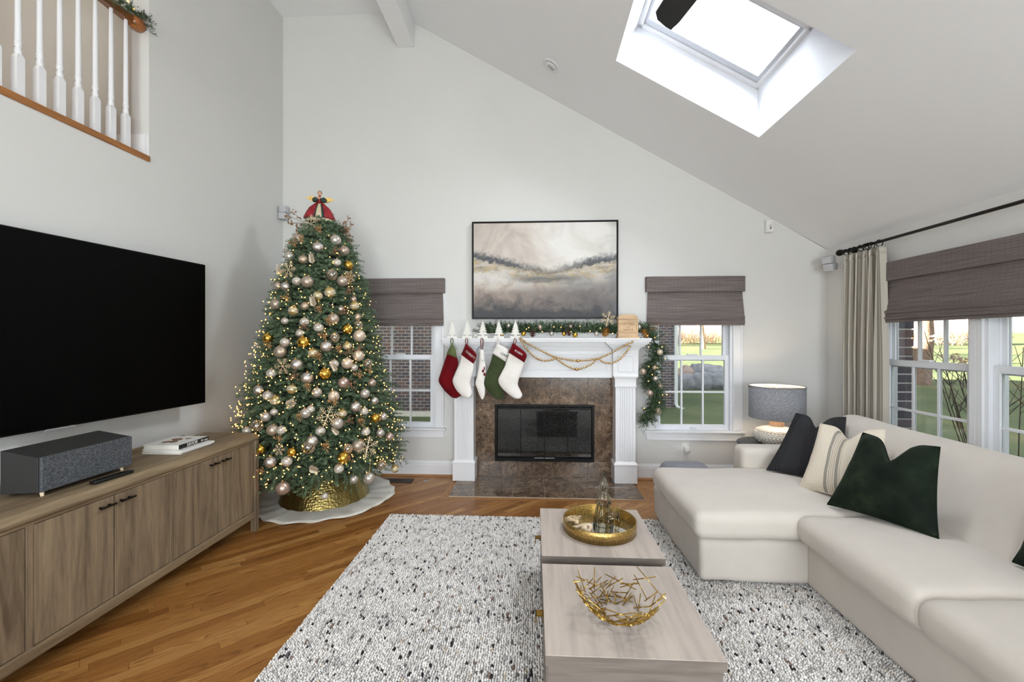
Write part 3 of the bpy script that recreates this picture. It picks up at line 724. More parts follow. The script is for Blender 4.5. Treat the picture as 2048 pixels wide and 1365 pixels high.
# ---------------------------------------------------------------- windows
def build_window(name, mapf, w, z0, z1, zr, zm, inner=0):
    """double-hung window; mapf(u, d, z) -> world, u right as seen from the room, d outwards"""
    def bx(mb, u0, u1, d0, d1, a, b):
        p, q = mapf(u0, d0, a), mapf(u1, d1, b); return mb.box(p[0], q[0], p[1], q[1], p[2], q[2])
    h = w / 2
    win = thing(name, None, None, mapf(0, 0, z0)); win['kind'] = 'structure'
    m = MB()
    cl, crt = (.045 if inner < 0 else .095), (.045 if inner > 0 else .095)
    bx(m, -h - cl, -h, -.018, 0, z0 + .003, z1 + .05); bx(m, h, h + crt, -.018, 0, z0 + .003, z1 + .05); bx(m, -h, h, -.018, 0, z1, z1 + .05)
    if inner >= 0: bx(m, -h - .095, -h - .075, -.028, -.018, z0 + .003, z1 + .05); bx(m, -h - .018, -h, -.024, -.018, z0 + .003, z1)
    if inner <= 0: bx(m, h + .075, h + .095, -.028, -.018, z0 + .003, z1 + .05); bx(m, h, h + .018, -.024, -.018, z0 + .003, z1)
    part('casing', m, 'trim_white', win, bevel=.003)
    m = MB(); bx(m, -h - (.045 if inner < 0 else .118), h + (.045 if inner > 0 else .118), -.052, .03, z0 - .02, z0 + .002); part('window_sill', m, 'trim_white', win, bevel=.005)
    m = MB(); bx(m, -h - cl, h + crt, -.018, 0, z0 - .10, z0 - .021); bx(m, -h - cl, h + crt, -.026, -.018, z0 - .10, z0 - .085); part('apron', m, 'trim_white', win, bevel=.003)
    m = MB(); bx(m, -h, -h + .022, 0, .13, z0, z1); bx(m, h - .022, h, 0, .13, z0, z1); bx(m, -h + .022, h - .022, .001, .129, z1 - .02, z1); bx(m, -h + .022, h - .022, .031, .15, z0 - .02, z0 + .006)
    bx(m, -h + .022, -h + .03, .062, .076, z0, z1); bx(m, h - .03, h - .022, .062, .076, z0, z1)
    part('jamb', m, 'sash_white', win)
    for k, (a, b, d0, d1) in enumerate(((z0 + .005, zr + .032, .03, .062), (zr - .03, z1 - .02, .076, .108))):
        m = MB(); st = .04; bt = .05 if k == 0 else .045; tp = .05
        u0, u1 = -h + .023, h - .023
        bx(m, u0, u0 + st, d0, d1, a, b); bx(m, u1 - st, u1, d0, d1, a, b); bx(m, u0 + st, u1 - st, d0, d1, a, a + bt); bx(m, u0 + st, u1 - st, d0, d1, b - tp, b)
        if k == 0: bx(m, -.05, .05, d0 - .006, d1, b, b + .012)
        s = part('sash', m, 'sash_white', win, bevel=.002)
        g0, g1, ga, gb = u0 + st, u1 - st, a + bt, b - tp
        dm = (d0 + d1) / 2; mz = zm if k == 0 else (ga + gb) / 2
        m = MB()
        for t in (1, 2): bx(m, lerp(g0, g1, t / 3) - .009, lerp(g0, g1, t / 3) + .009, dm - .011, dm + .011, ga, gb)
        bx(m, g0, g1, dm - .0105, dm + .0105, mz - .009, mz + .009)
        part('muntin_bars', m, 'sash_white', s)
        for ci in range(3):
            for (za, zb) in ((ga, mz), (mz, gb)):
                m = MB(); bx(m, lerp(g0, g1, ci / 3), lerp(g0, g1, (ci + 1) / 3), dm - .002, dm + .002, za, zb); part('pane', m, 'window_glass', s)
        if k == 0:
            m = MB(); bx(m, -.03, .03, d0 - .012, d0, a + .012, a + .02); part('sash_lift', m, 'vinyl_grey', s)
    return win
for i, c in enumerate(WC): build_window('window_%d' % (i + 1), (lambda c: (lambda u, d, z: (c + u, YB + d, z)))(c), 2 * WH, WZ0, WZ1, 1.268, .913)
for i, (a, b) in enumerate(RW): build_window('window_%d' % (i + 3), (lambda c: (lambda u, d, z: (XR + d, c - u, z)))((a + b) / 2), b - a, WZR0, WZ1, 1.264, .89, 1 if i == 0 else -1)
# ---------------------------------------------------------------- woven roman shades
def roman_shade(mapf, w, zt, zv, zf, zb, label):
    def bx(mb, u0, u1, d0, d1, a, b):
        p, q = mapf(u0, d0, a), mapf(u1, d1, b); return mb.box(p[0], q[0], p[1], q[1], p[2], q[2])
    h = w / 2; t = thing('roman_shade', label, 'window shade', mapf(0, 0, zb), group='woven roman shades')
    m = MB(); bx(m, -h, h, -.062, -.05, zv, zt); bx(m, -h, -h + .008, -.052, 0, zv, zt); bx(m, h - .008, h, -.052, 0, zv, zt); bx(m, -h, h, -.052, 0, zt - .008, zt); part('valance', m, 'shade_weave', t, bevel=.003)
    m = MB(); n = 10; rows = []
    for i in range(n + 1):
        z = lerp(zt - .02, zf - .02, i / n); f = max(0, (i / n - .35) / .65); d = -.030 - .022 * f * f * (3 - 2 * f)
        rows.append([mapf(u * (h - .018 + .012 * f), d, z) for u in (-1, -.5, 0, .5, 1)])
    m.grid(rows); o = part('panel', m, 'shade_weave', t); so = o.modifiers.new('thick', 'SOLIDIFY'); so.thickness = .004
    k = 4
    for i in range(k):
        za = lerp(zf, zb, i / k) - .012; zc = lerp(zf, zb, (i + 1) / k) - .006; d = -.058 - .006 * ((i + 1) % 2)
        m = MB(); pr = [(d + .03, za + .014), (d, za - .004), (d - .006, (za + zc) / 2), (d - .002, zc - .004), (d + .03, zc)]
        rows = [[mapf(u * (h - .008), dd, z) for u in (-1, 1)] for dd, z in pr]; m.grid(rows)
        o = part('fold', m, 'shade_weave', t); so = o.modifiers.new('thick', 'SOLIDIFY'); so.thickness = .004
    return t
for i, c in enumerate(WC):
    roman_shade((lambda c: (lambda u, d, z: (c + u, YB + d, z)))(c), 1.0, 2.118, 1.96, 1.715, 1.625, ('grey brown woven roman shade on the window beside the Christmas tree', 'grey woven roman shade on the window beside the table lamp')[i])
roman_shade(lambda u, d, z: (XR + d, 3.005 - u, z), 1.74, 2.112, 1.955, 1.72, 1.62, 'wide brown woven roman shade above the sofa beside the curtain')
# ---------------------------------------------------------------- curtain rod and curtain
rx, rz = 2.90, 2.29
t = thing('curtain_rod', 'black metal curtain rod with ball finial and rings above the sofa', 'curtain rod', (rx, 4.25, rz))
part('rod', MB().tube([(rx, 4.25, rz), (rx, 1.2, rz)], .0125, 12), 'bronze_metal', t, True)
part('finial', MB().lathe([(.012, 0), (.02, .004), (.02, .01), (.012, .014), (.016, .02), (.028, .032), (.031, .05), (.026, .07), (.012, .08), (0, .082)], (rx, 4.225, rz), 16, 'y'), 'bronze_metal', t, True)
part('bracket', MB().box(XR - .006, XR, 4.19, 4.23, rz - .04, rz + .03).tube([(XR, 4.21, rz), (rx, 4.21, rz - .004)], .007, 8), 'bronze_metal', t)
ry = [4.19, 4.135, 4.085, 4.01, 3.955, 3.925, 3.885, 3.80]
for y in ry:
    m = MB(); R, r = .027, .0038
    rows = [[(rx + math.cos(a) * (R + r * math.cos(b)), y + r * math.sin(b), rz - .012 + math.sin(a) * (R + r * math.cos(b))) for b in [2 * PI * j / 6 for j in range(6)]] for a in [2 * PI * i / 20 for i in range(21)]]
    m.grid(rows, True); part('ring', m, 'bronze_metal', t, True)
t = thing('curtain', 'cream curtain with woven stripes hanging at the sofa window', 'curtain', (2.9, 4.0, .02))
rows = []; nz, ny = 26, 150
for i in range(nz + 1):
    fz = i / nz; z = lerp(rz - .05, .03, fz); row = []
    for j in range(ny + 1):
        s = j / ny; y = lerp(4.215, 3.775, s)
        amp = lerp(.030, .048, min(1, fz * 2.5))
        dx = amp * math.sin(s * 2 * PI * 6.2 + .5 * math.sin(fz * 3)) + .012 * math.sin(s * 2 * PI * 13 + 1.2) * (1 - fz * .6)
        yy = y + .012 * math.sin(s * 2 * PI * 6.2 + 1.3 + fz)
        row.append((2.905 + dx, yy, z + (.012 * math.cos(s * 2 * PI * 6.2) if i == 0 else 0)))
    rows.append(row)
m = MB().grid(rows); me = m.mesh('cloth', True)
uv_from(me, 'cloth', lambda co, i: ((i % (ny + 1)) / ny, (i // (ny + 1)) / nz))
part('cloth', me, 'curtain_cloth', t).modifiers.new('thick', 'SOLIDIFY').thickness = .003
rows = [[(p[0] - .002, p[1], p[2] - (.0 if k == 0 else .055)) for p in rows[0]] for k in (0, 1)]
m = MB().grid(rows); me = m.mesh('heading', True); uv_from(me, 'cloth', lambda co, i: ((i % (ny + 1)) / ny, .5))
part('heading', me, 'curtain_cloth', t).modifiers.new('thick', 'SOLIDIFY').thickness = .006
# ---------------------------------------------------------------- loft balusters, rail, garland
bal = thing('baluster', 'white turned baluster on the loft sill', 'baluster', (-2.80, 2.842, OZ + .04), group='white balusters of the loft railing')
a = .0185
part('square_base', MB().box(-a, a, -a, a, 0, .225).add([(-a, -a, .225), (a, -a, .225), (a, a, .225), (-a, a, .225), (-.012, -.012, .245), (.012, -.012, .245), (.012, .012, .245), (-.012, .012, .245)], [(0, 1, 5, 4), (1, 2, 6, 5), (2, 3, 7, 6), (3, 0, 4, 7), (4, 5, 6, 7)]), 'trim_white', bal, world=False)
part('turned_shaft', MB().lathe([(.011, .235), (.016, .245), (.017, .26), (.014, .275), (.0125, .282), (.017, .286), (.017, .292), (.0145, .296), (.017, .30), (.017, .306), (.0145, .312), (.0145, .34), (.0135, .60), (.0105, .90), (.0105, .93)], n=16), 'trim_white', bal, True, world=False)
names = ['nearest to the loft end wall', 'second from the loft end wall', 'third from the loft end wall', 'fourth from the loft end wall', 'fifth from the loft end wall', 'sixth from the loft end wall', 'seventh from the loft end wall', 'eighth from the loft end wall']
bal['label'] = 'white turned baluster ' + names[0]
for i in range(1, 8): dup(bal, (-2.80, 2.842 - .1038 * i, OZ + .04), label='white turned baluster ' + names[i])
t = thing('handrail', 'polished oak handrail of the loft with a rounded end', 'handrail', (-2.80, 2.96, 3.66))
part('rail', MB().tube([(-2.80, -.5, 3.70), (-2.80, 2.90, 3.70)], .031, 16).box(-2.822, -2.778, -.5, 2.89, 3.664, 3.70), 'rail_oak', t, True)
part('rosette', MB().lathe([(.0, 2.868), (.03, 2.872), (.042, 2.89), (.048, 2.915), (.046, 2.945), (.04, 2.963)], (-2.80, 0, 3.70), 20, 'y'), 'rail_oak', t, True)
def sprig(mb, p, d, L, nn=26, nl=.03, nw=.0022, droop=0.0, rnd=random, width=None):
    """a needle-covered twig from p along d"""
    d = Vector(d).normalized(); p = Vector(p); side = d.orthogonal().normalized(); b = d.cross(side)
    for i in range(nn):
        t = (i + rnd.random()) / nn; q = p + d * (L * t) + Vector((0, 0, -droop * L * t * t))
        a = rnd.uniform(0, 2 * PI); o = side * math.cos(a) + b * math.sin(a)
        n = (d * rnd.uniform(.5, .95) + o * rnd.uniform(.6, 1.0)).normalized(); l = nl * rnd.uniform(.75, 1.15) * (1 - .25 * t)
        wv = n.cross(o); wv = (wv.normalized() if wv.length > 1e-4 else side) * nw
        mid = q + n * l * .55
        mb.add([q, mid + wv, q + n * l, mid - wv], [(0, 1, 2, 3)])
g = thing('pine_garland', 'green pine garland wound on the loft handrail end', 'garland', (-2.80, 2.9, 3.74))
m = MB(); rg = random.Random(5)
for i in range(90):
    y = rg.uniform(2.55, 2.99); a = rg.uniform(-.6, 2.4)
    p = (-2.80 + .035 * math.cos(a), y, 3.70 + .035 * math.sin(a)); sprig(m, p, (math.cos(a) + rg.uniform(-.3, .5), rg.uniform(-.6, .9), math.sin(a) * .8 - .2), rg.uniform(.06, .11), 22, .026, .0022, .3, rg)
part('needles', m, 'pine_green', g, kind='stuff')
m = MB()
for i in range(9): m.sphere((-2.80 + rg.uniform(-.01, .06), rg.uniform(2.6, 2.98), 3.74 + rg.uniform(-.02, .05)), .006, 6, 4)
part('bulbs', m, 'bulb_warm', g, True, kind='stuff')
m = MB().box(-4.33, -4.10, OY1 - .008, OY1, 3.98, 4.12); t = solo('switch_plate', m, 'white_plastic', 'white double switch plate on the loft wall', 'switch plate', bevel=.003)
for x in (-4.285, -4.165): part('rocker', MB().box(x - .018, x + .018, OY1 - .013, OY1 - .007, 4.01, 4.09), 'white_plastic', t, bevel=.002)
lamp('POINT', 'hall_fill_light', (-4.4, 1.2, 4.7), (0, 0, 0), 11, (1, .93, .84), shadow_soft_size=.2)  # unseen lamp added to brighten the loft hall
# ================================================================ fireplace
FC = .1015
def both(mb, x0, x1, y0, y1, z0, z1):
    """the same box on both pilasters, mirrored about the fireplace axis"""
    mb.box(FC + x0, FC + x1, y0, y1, z0, z1); mb.box(FC - x1, FC - x0, y0, y1, z0, z1)
ft = thing('fireplace_mantel', 'white classical mantelpiece with fluted pilasters round the fireplace', 'mantelpiece', (FC, 4.5, 0))
for s in (1, -1):
    X = lambda a, b: (FC + a, FC + b) if s > 0 else (FC - b, FC - a)
    a0, a1 = X(.708, .937)
    part('plinth', MB().box(a0, a1, 4.42, YB, .012, .195), 'trim_white', ft, bevel=.003)
    m = MB(); b0, b1 = X(.722, .923)
    vs = [(a0 - .006, 4.414, .195), (a1 + .006, 4.414, .195), (a1 + .006, YB, .195), (a0 - .006, YB, .195), (a0 - .006, 4.414, .203), (a1 + .006, 4.414, .203), (a1 + .006, YB, .203), (a0 - .006, YB, .203), (b0, 4.436, .228), (b1, 4.436, .228), (b1, YB, .228), (b0, YB, .228)]
    m.add(vs, [(0, 1, 5, 4), (1, 2, 6, 5), (3, 0, 4, 7), (4, 5, 9, 8), (5, 6, 10, 9), (7, 4, 8, 11), (8, 9, 10, 11), (0, 3, 2, 1)])
    part('base_moulding', m, 'trim_white', ft)
    p = part('pilaster', MB().box(b0, b1, 4.446, YB, .22, .99), 'trim_white', ft)
    wq = (b1 - b0); edges = [0, .15, .27, .31, .43, .47, .53, .57, .69, .73, .85, 1.0]
    strips = [(0, .16), (.235, .305), (.355, .425), (.465, .535), (.575, .645), (.695, .765), (.84, 1.0)]
    for u0, u1 in strips: part('fillet', MB().box(b0 + wq * u0, b0 + wq * u1, 4.436, 4.447, .228, .985), 'trim_white', p, bevel=.0025)
    m = MB(); c0, c1 = X(.716, .929)
    m.box(c0 - .004, c1 + .004, 4.428, YB, .985, .998); m.box(c0, c1, 4.436, YB, .998, 1.072); m.box(c0 - .008, c1 + .008, 4.424, YB, 1.072, 1.084); m.box(c0 - .016, c1 + .016, 4.415, YB, 1.084, 1.1)
    part('necking', m, 'trim_white', ft, bevel=.003)
    f0, f1 = X(.698, .950)
    blk = part('frieze_block', MB().box(f0, f1, 4.432, YB, 1.1, 1.375), 'trim_white', ft)
    m = MB(); q0, q1 = f0 + .048, f1 - .048
    for (u0, u1, z0, z1) in ((q0, q1, 1.142, 1.15), (q0, q1, 1.292, 1.3), (q0, q0 + .008, 1.15, 1.292), (q1 - .008, q1, 1.15, 1.292)): m.box(u0, u1, 4.425, 4.433, z0, z1)
    part('panel_moulding', m, 'trim_white', blk, bevel=.002)
    m = MB()
    for k, (o_, z0, z1) in enumerate(((.006, 1.352, 1.366), (.014, 1.366, 1.38), (.03, 1.38, 1.392), (.046, 1.392, 1.402), (.056, 1.402, 1.412), (.074, 1.412, 1.424), (.086, 1.424, 1.44))): m.box(f0 - o_, f1 + o_, 4.432 - o_, YB, z0, z1)
    part('crown_moulding', m, 'trim_white', ft, bevel=.003)
iL, iR = FC - .70, FC + .70
part('frieze_board', MB().box(iL, iR, 4.505, YB - .012, 1.072, 1.44).box(iL, iR, 4.49, 4.51, 1.072, 1.082).box(iL, iR, 4.495, 4.51, 1.082, 1.128), 'trim_white', ft, bevel=.002)
m = MB()
for (u0, u1, z0, z1) in ((iL + .05, iR - .05, 1.148, 1.158), (iL + .05, iR - .05, 1.306, 1.316), (iL + .05, iL + .06, 1.158, 1.306), (iR - .06, iR - .05, 1.158, 1.306)): m.box(u0, u1, 4.496, 4.506, z0, z1)
part('panel_moulding', m, 'trim_white', ft, bevel=.002)
m = MB()
for o_, z0, z1 in ((.008, 1.345, 1.36), (.02, 1.36, 1.375), (.05, 1.39, 1.405), (.075, 1.405, 1.42), (.1, 1.42, 1.44)): m.box(iL, iR, 4.505 - o_, 4.56, z0, z1)
part('crown_moulding', m, 'trim_white', ft, bevel=.003)
part('shelf', MB().box(-.928, 1.152, 4.335, YB, 1.440, 1.462).box(-.936, 1.160, 4.326, YB, 1.462, 1.478), 'trim_white', ft, bevel=.003)
# marble tiles round the opening
t = thing('tile_surround', 'brown marble tile surround framing the fireplace opening', 'tile surround', (FC, 4.61, 0))
part('grout_bed', MB().box(-.63, .84, YB - .006, YB - .001, 0.0, .176).box(-.63, .84, YB - .006, YB - .001, .776, 1.075).box(-.63, -.41, YB - .006, YB - .001, .176, .776).box(.625, .84, YB - .006, YB - .001, .176, .776), 'grout', t)
G2 = .0016
def tile(x0, x1, z0, z1): part('tile', MB().box(x0 + G2, x1 - G2, 4.606, YB - .004, z0 + G2, z1 - G2), 'marble_brown', t, bevel=.001, seg=1)
xj = [-.63, -.349, -.04, .262, .565, .84]
for i in range(5): tile(xj[i], xj[i + 1], .012, .17); tile(xj[i], xj[i + 1], .776, 1.073)
for z0, z1 in ((.17, .474), (.474, .776)): tile(-.63, -.414, z0, z1); tile(.63, .84, z0, z1)
t = thing('hearth', 'flush brown marble tile hearth in front of the fireplace', 'hearth', (FC, 4.3, 0))
part('grout_bed', MB().box(-.795, 1.006, 4.010, YB - .01, -.012, .008), 'grout', t)
hx = [-.795, -.50, -.203, .100, .402, .705, 1.006]
for i in range(6):
    for y0, y1 in ((4.010, 4.31), (4.31, 4.607)): part('tile', MB().box(hx[i] + G2, hx[i + 1] - G2, y0 + G2, y1 - G2, 0, .012), 'marble_brown', t, bevel=.001, seg=1)
# black insert with glass doors
t = thing('fireplace_insert', 'black metal fireplace insert with glass doors', 'fireplace', (FC, 4.6, .18))
x0, x1, z0, z1 = -.414, .630, .183, .778
part('frame', MB().box(x0, x1, 4.578, 4.606, z1 - .022, z1).box(x0, x1, 4.578, 4.606, z0, z0 + .02).box(x0, x0 + .026, 4.578, 4.606, z0 + .02, z1 - .022).box(x1 - .026, x1, 4.578, 4.606, z0 + .02, z1 - .022)
     .box(x0 + .026, x1 - .026, 4.584, 4.600, z1 - .05, z1 - .03), 'black_metal', t, bevel=.003)
part('lower_track', MB().box(x0 + .026, x1 - .026, 4.574, 4.600, z0 + .022, z0 + .034).box(x0 + .026, x1 - .026, 4.58, 4.6, z0 + .042, z0 + .05), 'black_metal', t, bevel=.002)
for i in range(4):
    a = lerp(x0 + .028, x1 - .028, i / 4); b = lerp(x0 + .028, x1 - .028, (i + 1) / 4)
    d = part('door', MB().box(a + .001, a + .004, 4.588, 4.596, z0 + .05, z1 - .05).box(b - .004, b - .001, 4.588, 4.596, z0 + .05, z1 - .05), 'black_metal', t)
    part('pane', MB().box(a + .002, b - .002, 4.591, 4.593, z0 + .05, z1 - .03), 'fire_glass', d)
    if i in (1, 2):
        c = (b - .055) if i == 1 else (a + .055)
        part('handle', MB().tube([(c - .05, 4.575, z0 + .03), (c - .045, 4.566, z0 + .036), (c + .045, 4.566, z0 + .036), (c + .05, 4.575, z0 + .03)], .004, 8), 'galvanised', d, True)
part('firebox', MB().box(x0 + .02, x1 - .02, 4.99, 5.01, z0, z1).box(x0, x0 + .03, 4.61, 5.0, z0, z1).box(x1 - .03, x1, 4.61, 5.0, z0, z1).box(x0, x1, 4.61, 5.0, z0 - .02, z0 + .015).box(x0, x1, 4.61, 5.0, z1 - .015, z1 + .02), 'firebrick', t)
part('mesh_curtain', MB().box(x0 + .03, x1 - .03, 4.625, 4.628, z0 + .045, z1 - .03), 'firebrick', t)
part('log_grate', MB().tube([(-.05, 4.72, .24), (-.05, 4.92, .24)], .008, 6).tube([(.1, 4.72, .24), (.1, 4.92, .24)], .008, 6).tube([(.25, 4.72, .24), (.25, 4.92, .24)], .008, 6).tube([(-.15, 4.82, .27), (.36, 4.84, .27)], .035, 10).tube([(-.1, 4.78, .32), (.3, 4.88, .33)], .03, 10), 'black_metal', t)
# ---------------------------------------------------------------- picture
t = thing('framed_picture', 'framed misty lake painting in a thin dark frame over the mantel', 'painting', (.11, 4.6, 1.69))
x0, x1, z0, z1 = -.657, .878, 1.683, 2.714; fw = .013
part('frame', MB().box(x0, x1, 4.572, YB, z0, z0 + fw).box(x0, x1, 4.572, YB, z1 - fw, z1).box(x0, x0 + fw, 4.572, YB, z0 + fw, z1 - fw).box(x1 - fw, x1, 4.572, YB, z0 + fw, z1 - fw), 'black_metal', t, bevel=.001)
me = MB().box(x0 + fw + .004, x1 - fw - .004, 4.582, 4.61, z0 + fw + .004, z1 - fw - .004).mesh('canvas')
uv_from(me, 'canvas', lambda co, i: ((co.x - x0) / (x1 - x0), (co.z - z0) / (z1 - z0))); part('canvas', me, 'painting', t)
# ---------------------------------------------------------------- stocking holders and stockings
STOCK = [{'Y':4.295,'L':[(-0.868,1.32),(-0.897,1.235),(-0.933,1.13),(-0.953,1.053),(-0.921,0.989),(-0.868,0.928),(-0.812,0.884),(-0.767,0.88)],'R':[(-0.764,1.285),(-0.753,1.221),(-0.785,1.13),(-0.81,1.06),(-0.797,1.019),(-0.761,0.967),(-0.726,0.92),(-0.726,0.906)],'CL':[(-0.823,1.425),(-0.847,1.376),(-0.874,1.324)],'CR':[(-0.809,1.422),(-0.784,1.376),(-0.764,1.279)],'hook':(-0.82,1.475),'knot':(-0.819,1.42)},{'Y':4.265,'L':[(-0.712,1.316),(-0.739,1.22),(-0.78,1.133),(-0.806,1.057),(-0.785,0.993),(-0.744,0.935),(-0.686,0.889),(-0.645,0.884)],'R':[(-0.596,1.238),(-0.596,1.185),(-0.613,1.11),(-0.631,1.04),(-0.622,0.994),(-0.613,0.954),(-0.613,0.925),(-0.628,0.896)],'CL':[(-0.677,1.423),(-0.698,1.371),(-0.722,1.318)],'CR':[(-0.657,1.417),(-0.567,1.319),(-0.596,1.223)],'hook':(-0.666,1.475),'knot':(-0.667,1.417)},{'Y':4.29,'L':[(-0.541,1.271),(-0.549,1.19),(-0.567,1.102),(-0.582,1.032),(-0.567,0.98),(-0.541,0.91),(-0.525,0.881),(-0.52,0.873)],'R':[(-0.488,1.248),(-0.479,1.155),(-0.482,1.097),(-0.491,1.039),(-0.485,0.981),(-0.488,0.911),(-0.5,0.879),(-0.505,0.87)],'CL':[(-0.535,1.366),(-0.541,1.318),(-0.545,1.265)],'CR':[(-0.5,1.366),(-0.494,1.318),(-0.49,1.245)],'hook':(-0.518,1.475),'knot':(-0.518,1.362)},{'Y':4.295,'L':[(-0.41,1.324),(-0.439,1.219),(-0.48,1.12),(-0.506,1.05),(-0.497,1.003),(-0.45,0.934),(-0.386,0.876),(-0.345,0.864)],'R':[(-0.281,1.251),(-0.29,1.19),(-0.319,1.115),(-0.331,1.051),(-0.321,1.004),(-0.302,0.946),(-0.298,0.911),(-0.31,0.876)],'CL':[(-0.366,1.426),(-0.389,1.379),(-0.417,1.332)],'CR':[(-0.345,1.417),(-0.249,1.356),(-0.28,1.244)],'hook':(-0.358,1.475),'knot':(-0.36,1.42)},{'Y':4.255,'L':[(-0.244,1.337),(-0.279,1.222),(-0.322,1.135),(-0.351,1.072),(-0.336,1.014),(-0.279,0.951),(-0.204,0.894),(-0.158,0.884)],'R':[(-0.096,1.245),(-0.117,1.171),(-0.146,1.084),(-0.158,1.027),(-0.143,0.986),(-0.117,0.935),(-0.116,0.912),(-0.132,0.889)],'CL':[(-0.212,1.43),(-0.23,1.386),(-0.254,1.342)],'CR':[(-0.186,1.423),(-0.073,1.326),(-0.094,1.238)],'hook':(-0.186,1.475),'knot':(-0.192,1.423)}]
BEAD_A = [(-0.139,4.315,1.478),(-0.04,4.315,1.413),(0.084,4.315,1.349),(0.198,4.315,1.295),(0.306,4.315,1.27),(0.405,4.315,1.256),(0.527,4.315,1.261),(0.625,4.315,1.276),(0.723,4.315,1.315),(0.844,4.315,1.38),(0.966,4.315,1.444)]
BEAD_B = [(-0.138,4.295,1.478),(-0.089,4.295,1.394),(-0.03,4.295,1.325),(0.035,4.295,1.275),(0.108,4.295,1.256),(0.182,4.295,1.266),(0.217,4.295,1.281),(0.28,4.295,1.232),(0.354,4.295,1.192),(0.413,4.295,1.173),(0.491,4.295,1.188),(0.574,4.295,1.232),(0.622,4.295,1.277),(0.681,4.295,1.243),(0.744,4.295,1.233),(0.816,4.295,1.258),(0.889,4.295,1.326),(0.947,4.295,1.414)]
GORN = [(-0.33,4.4,1.514,0.0228,'gold'),(-0.259,4.4,1.605,0.0203,'pearl'),(-0.106,4.4,1.524,0.0253,'gold'),(0.061,4.4,1.589,0.0253,'rose'),(0.177,4.4,1.524,0.0253,'mercury'),(0.302,4.4,1.523,0.0228,'gold'),(0.413,4.4,1.513,0.0279,'gold'),(0.627,4.4,1.523,0.0253,'pearl'),(0.368,4.4,1.599,0.0203,'rose'),(1.049,4.4,1.588,0.0253,'pearl'),(1.247,4.37,1.339,0.0302,'swirl'),(1.081,4.37,1.145,0.0327,'matte'),(1.193,4.37,1.185,0.0252,'glitter'),(1.203,4.37,1.076,0.0252,'pearl'),(1.252,4.37,1.002,0.0252,'clear'),(1.149,4.37,0.932,0.0327,'matte'),(1.228,4.37,0.754,0.0302,'clear')]
hold_words = ['beside the Christmas tree window', 'second from the left window', 'in the middle of the five', 'second from the bead garland', 'beside the bead garland']
HOLD = [-.824, -.672, -.515, -.352, -.186]
tiers = [(.050, .0), (.022, .030), (.041, .026), (.018, .058), (.033, .052), (.014, .085), (.025, .078), (.010, .108), (.016, .100), (.004, .128)]
proto = None
for i, hx_ in enumerate(HOLD):
    hy = 4.355
    if proto is None:
        proto = thing('stocking_holder', '', 'stocking holder', (hx_, hy, 1.478), group='white tree stocking holders')
        part('base', MB().box(-.052, .052, -.02, .03, 0, .022), 'glitter_white', proto, world=False, bevel=.003)
        m = MB(); pts = []
        tr = [(.012, .022), (.012, .040)] + [(w_, .040 + z_) for w_, z_ in tiers] + [(.0, .172)]
        out = [(w_, z_) for w_, z_ in tr] + [(-w_, z_) for w_, z_ in tr[::-1][1:]]
        m.prism(out[::-1], -.004, .004, 'y'); m.sphere((0, 0, .178), .007, 8, 6)
        part('tree_cutout', m, 'glitter_white', proto, world=False)
        part('hook', MB().box(-.008, .008, -.037, -.02, .0, .006).box(-.008, .008, -.037, -.033, -.045, .004).box(-.008, .008, -.05, -.033, -.049, -.044).box(-.008, .008, -.05, -.046, -.049, -.03), 'glitter_white', proto, world=False)
        o = proto
    else: o = dup(proto, (hx_, hy, 1.478))
    o['label'] = 'white glittered tree stocking holder, ' + hold_words[i]
def puff(mb, L, R, Y, th, rnd, sub=5, wr=.0025, nj=12):
    """a stuffed cloth tube between a left and a right outline (X, Z pairs)"""
    def cr(P, t):
        n = len(P) - 1; f = t * n; i = min(int(f), n - 1); f -= i
        p0, p1, p2, p3 = (Vector(P[max(i - 1, 0)]), Vector(P[i]), Vector(P[i + 1]), Vector(P[min(i + 2, n)]))
        return .5 * ((2 * p1) + (p2 - p0) * f + (2 * p0 - 5 * p1 + 4 * p2 - p3) * f * f + (3 * p1 - p0 - 3 * p2 + p3) * f ** 3)
    rows = []; n = (len(L) - 1) * sub
    for i in range(n + 1):
        t = i / n; l, r = cr(L, t), cr(R, t); row = []
        e = th * min(1, .35 + 2.2 * t) * (1 if t < .9 else max(.25, math.sqrt(max(0, 1 - ((t - .9) / .1) ** 2))))
        for j in range(2 * nj):
            a = 2 * PI * j / (2 * nj); u = .5 - .5 * math.cos(a)
            p = l + (r - l) * u
            row.append((p.x, Y - e * math.sin(a) + wr * mnoise.noise(Vector((p.x * 28, p.y * 28, rnd))), p.y))
        rows.append(row)
    mb.grid(rows, True); k = len(mb.v)
    mb.f.append(tuple(range(k - len(rows) * 2 * nj, k - len(rows) * 2 * nj + 2 * nj))); mb.f.append(tuple(range(k - 2 * nj, k))[::-1])
    return mb
desc = [('red_velvet', 'olive_velvet', 'olive_velvet', 'dark red velvet stocking with an olive green cuff'),
        ('white_velvet', 'red_velvet', 'red_velvet', 'white velvet stocking with a red cuff, beside the dark red stocking'),
        ('white_velvet', 'white_velvet', 'red_velvet', 'narrow white stocking with a red paw print'),
        ('green_velvet', 'white_velvet', 'white_velvet', 'green velvet stocking with a white cuff'),
        ('white_velvet', 'red_velvet', 'red_velvet', 'white velvet stocking with a red cuff, nearest the bead garland')]
TXT = {1: ('CHRISTY', .030, (-.623, 1.315), -41, 'silver_thread'), 3: ('LIAM', .038, (-.291, 1.313), -30, 'dark_thread'), 4: ('ROBIN', .029, (-.149, 1.338), -31, 'silver_thread')}
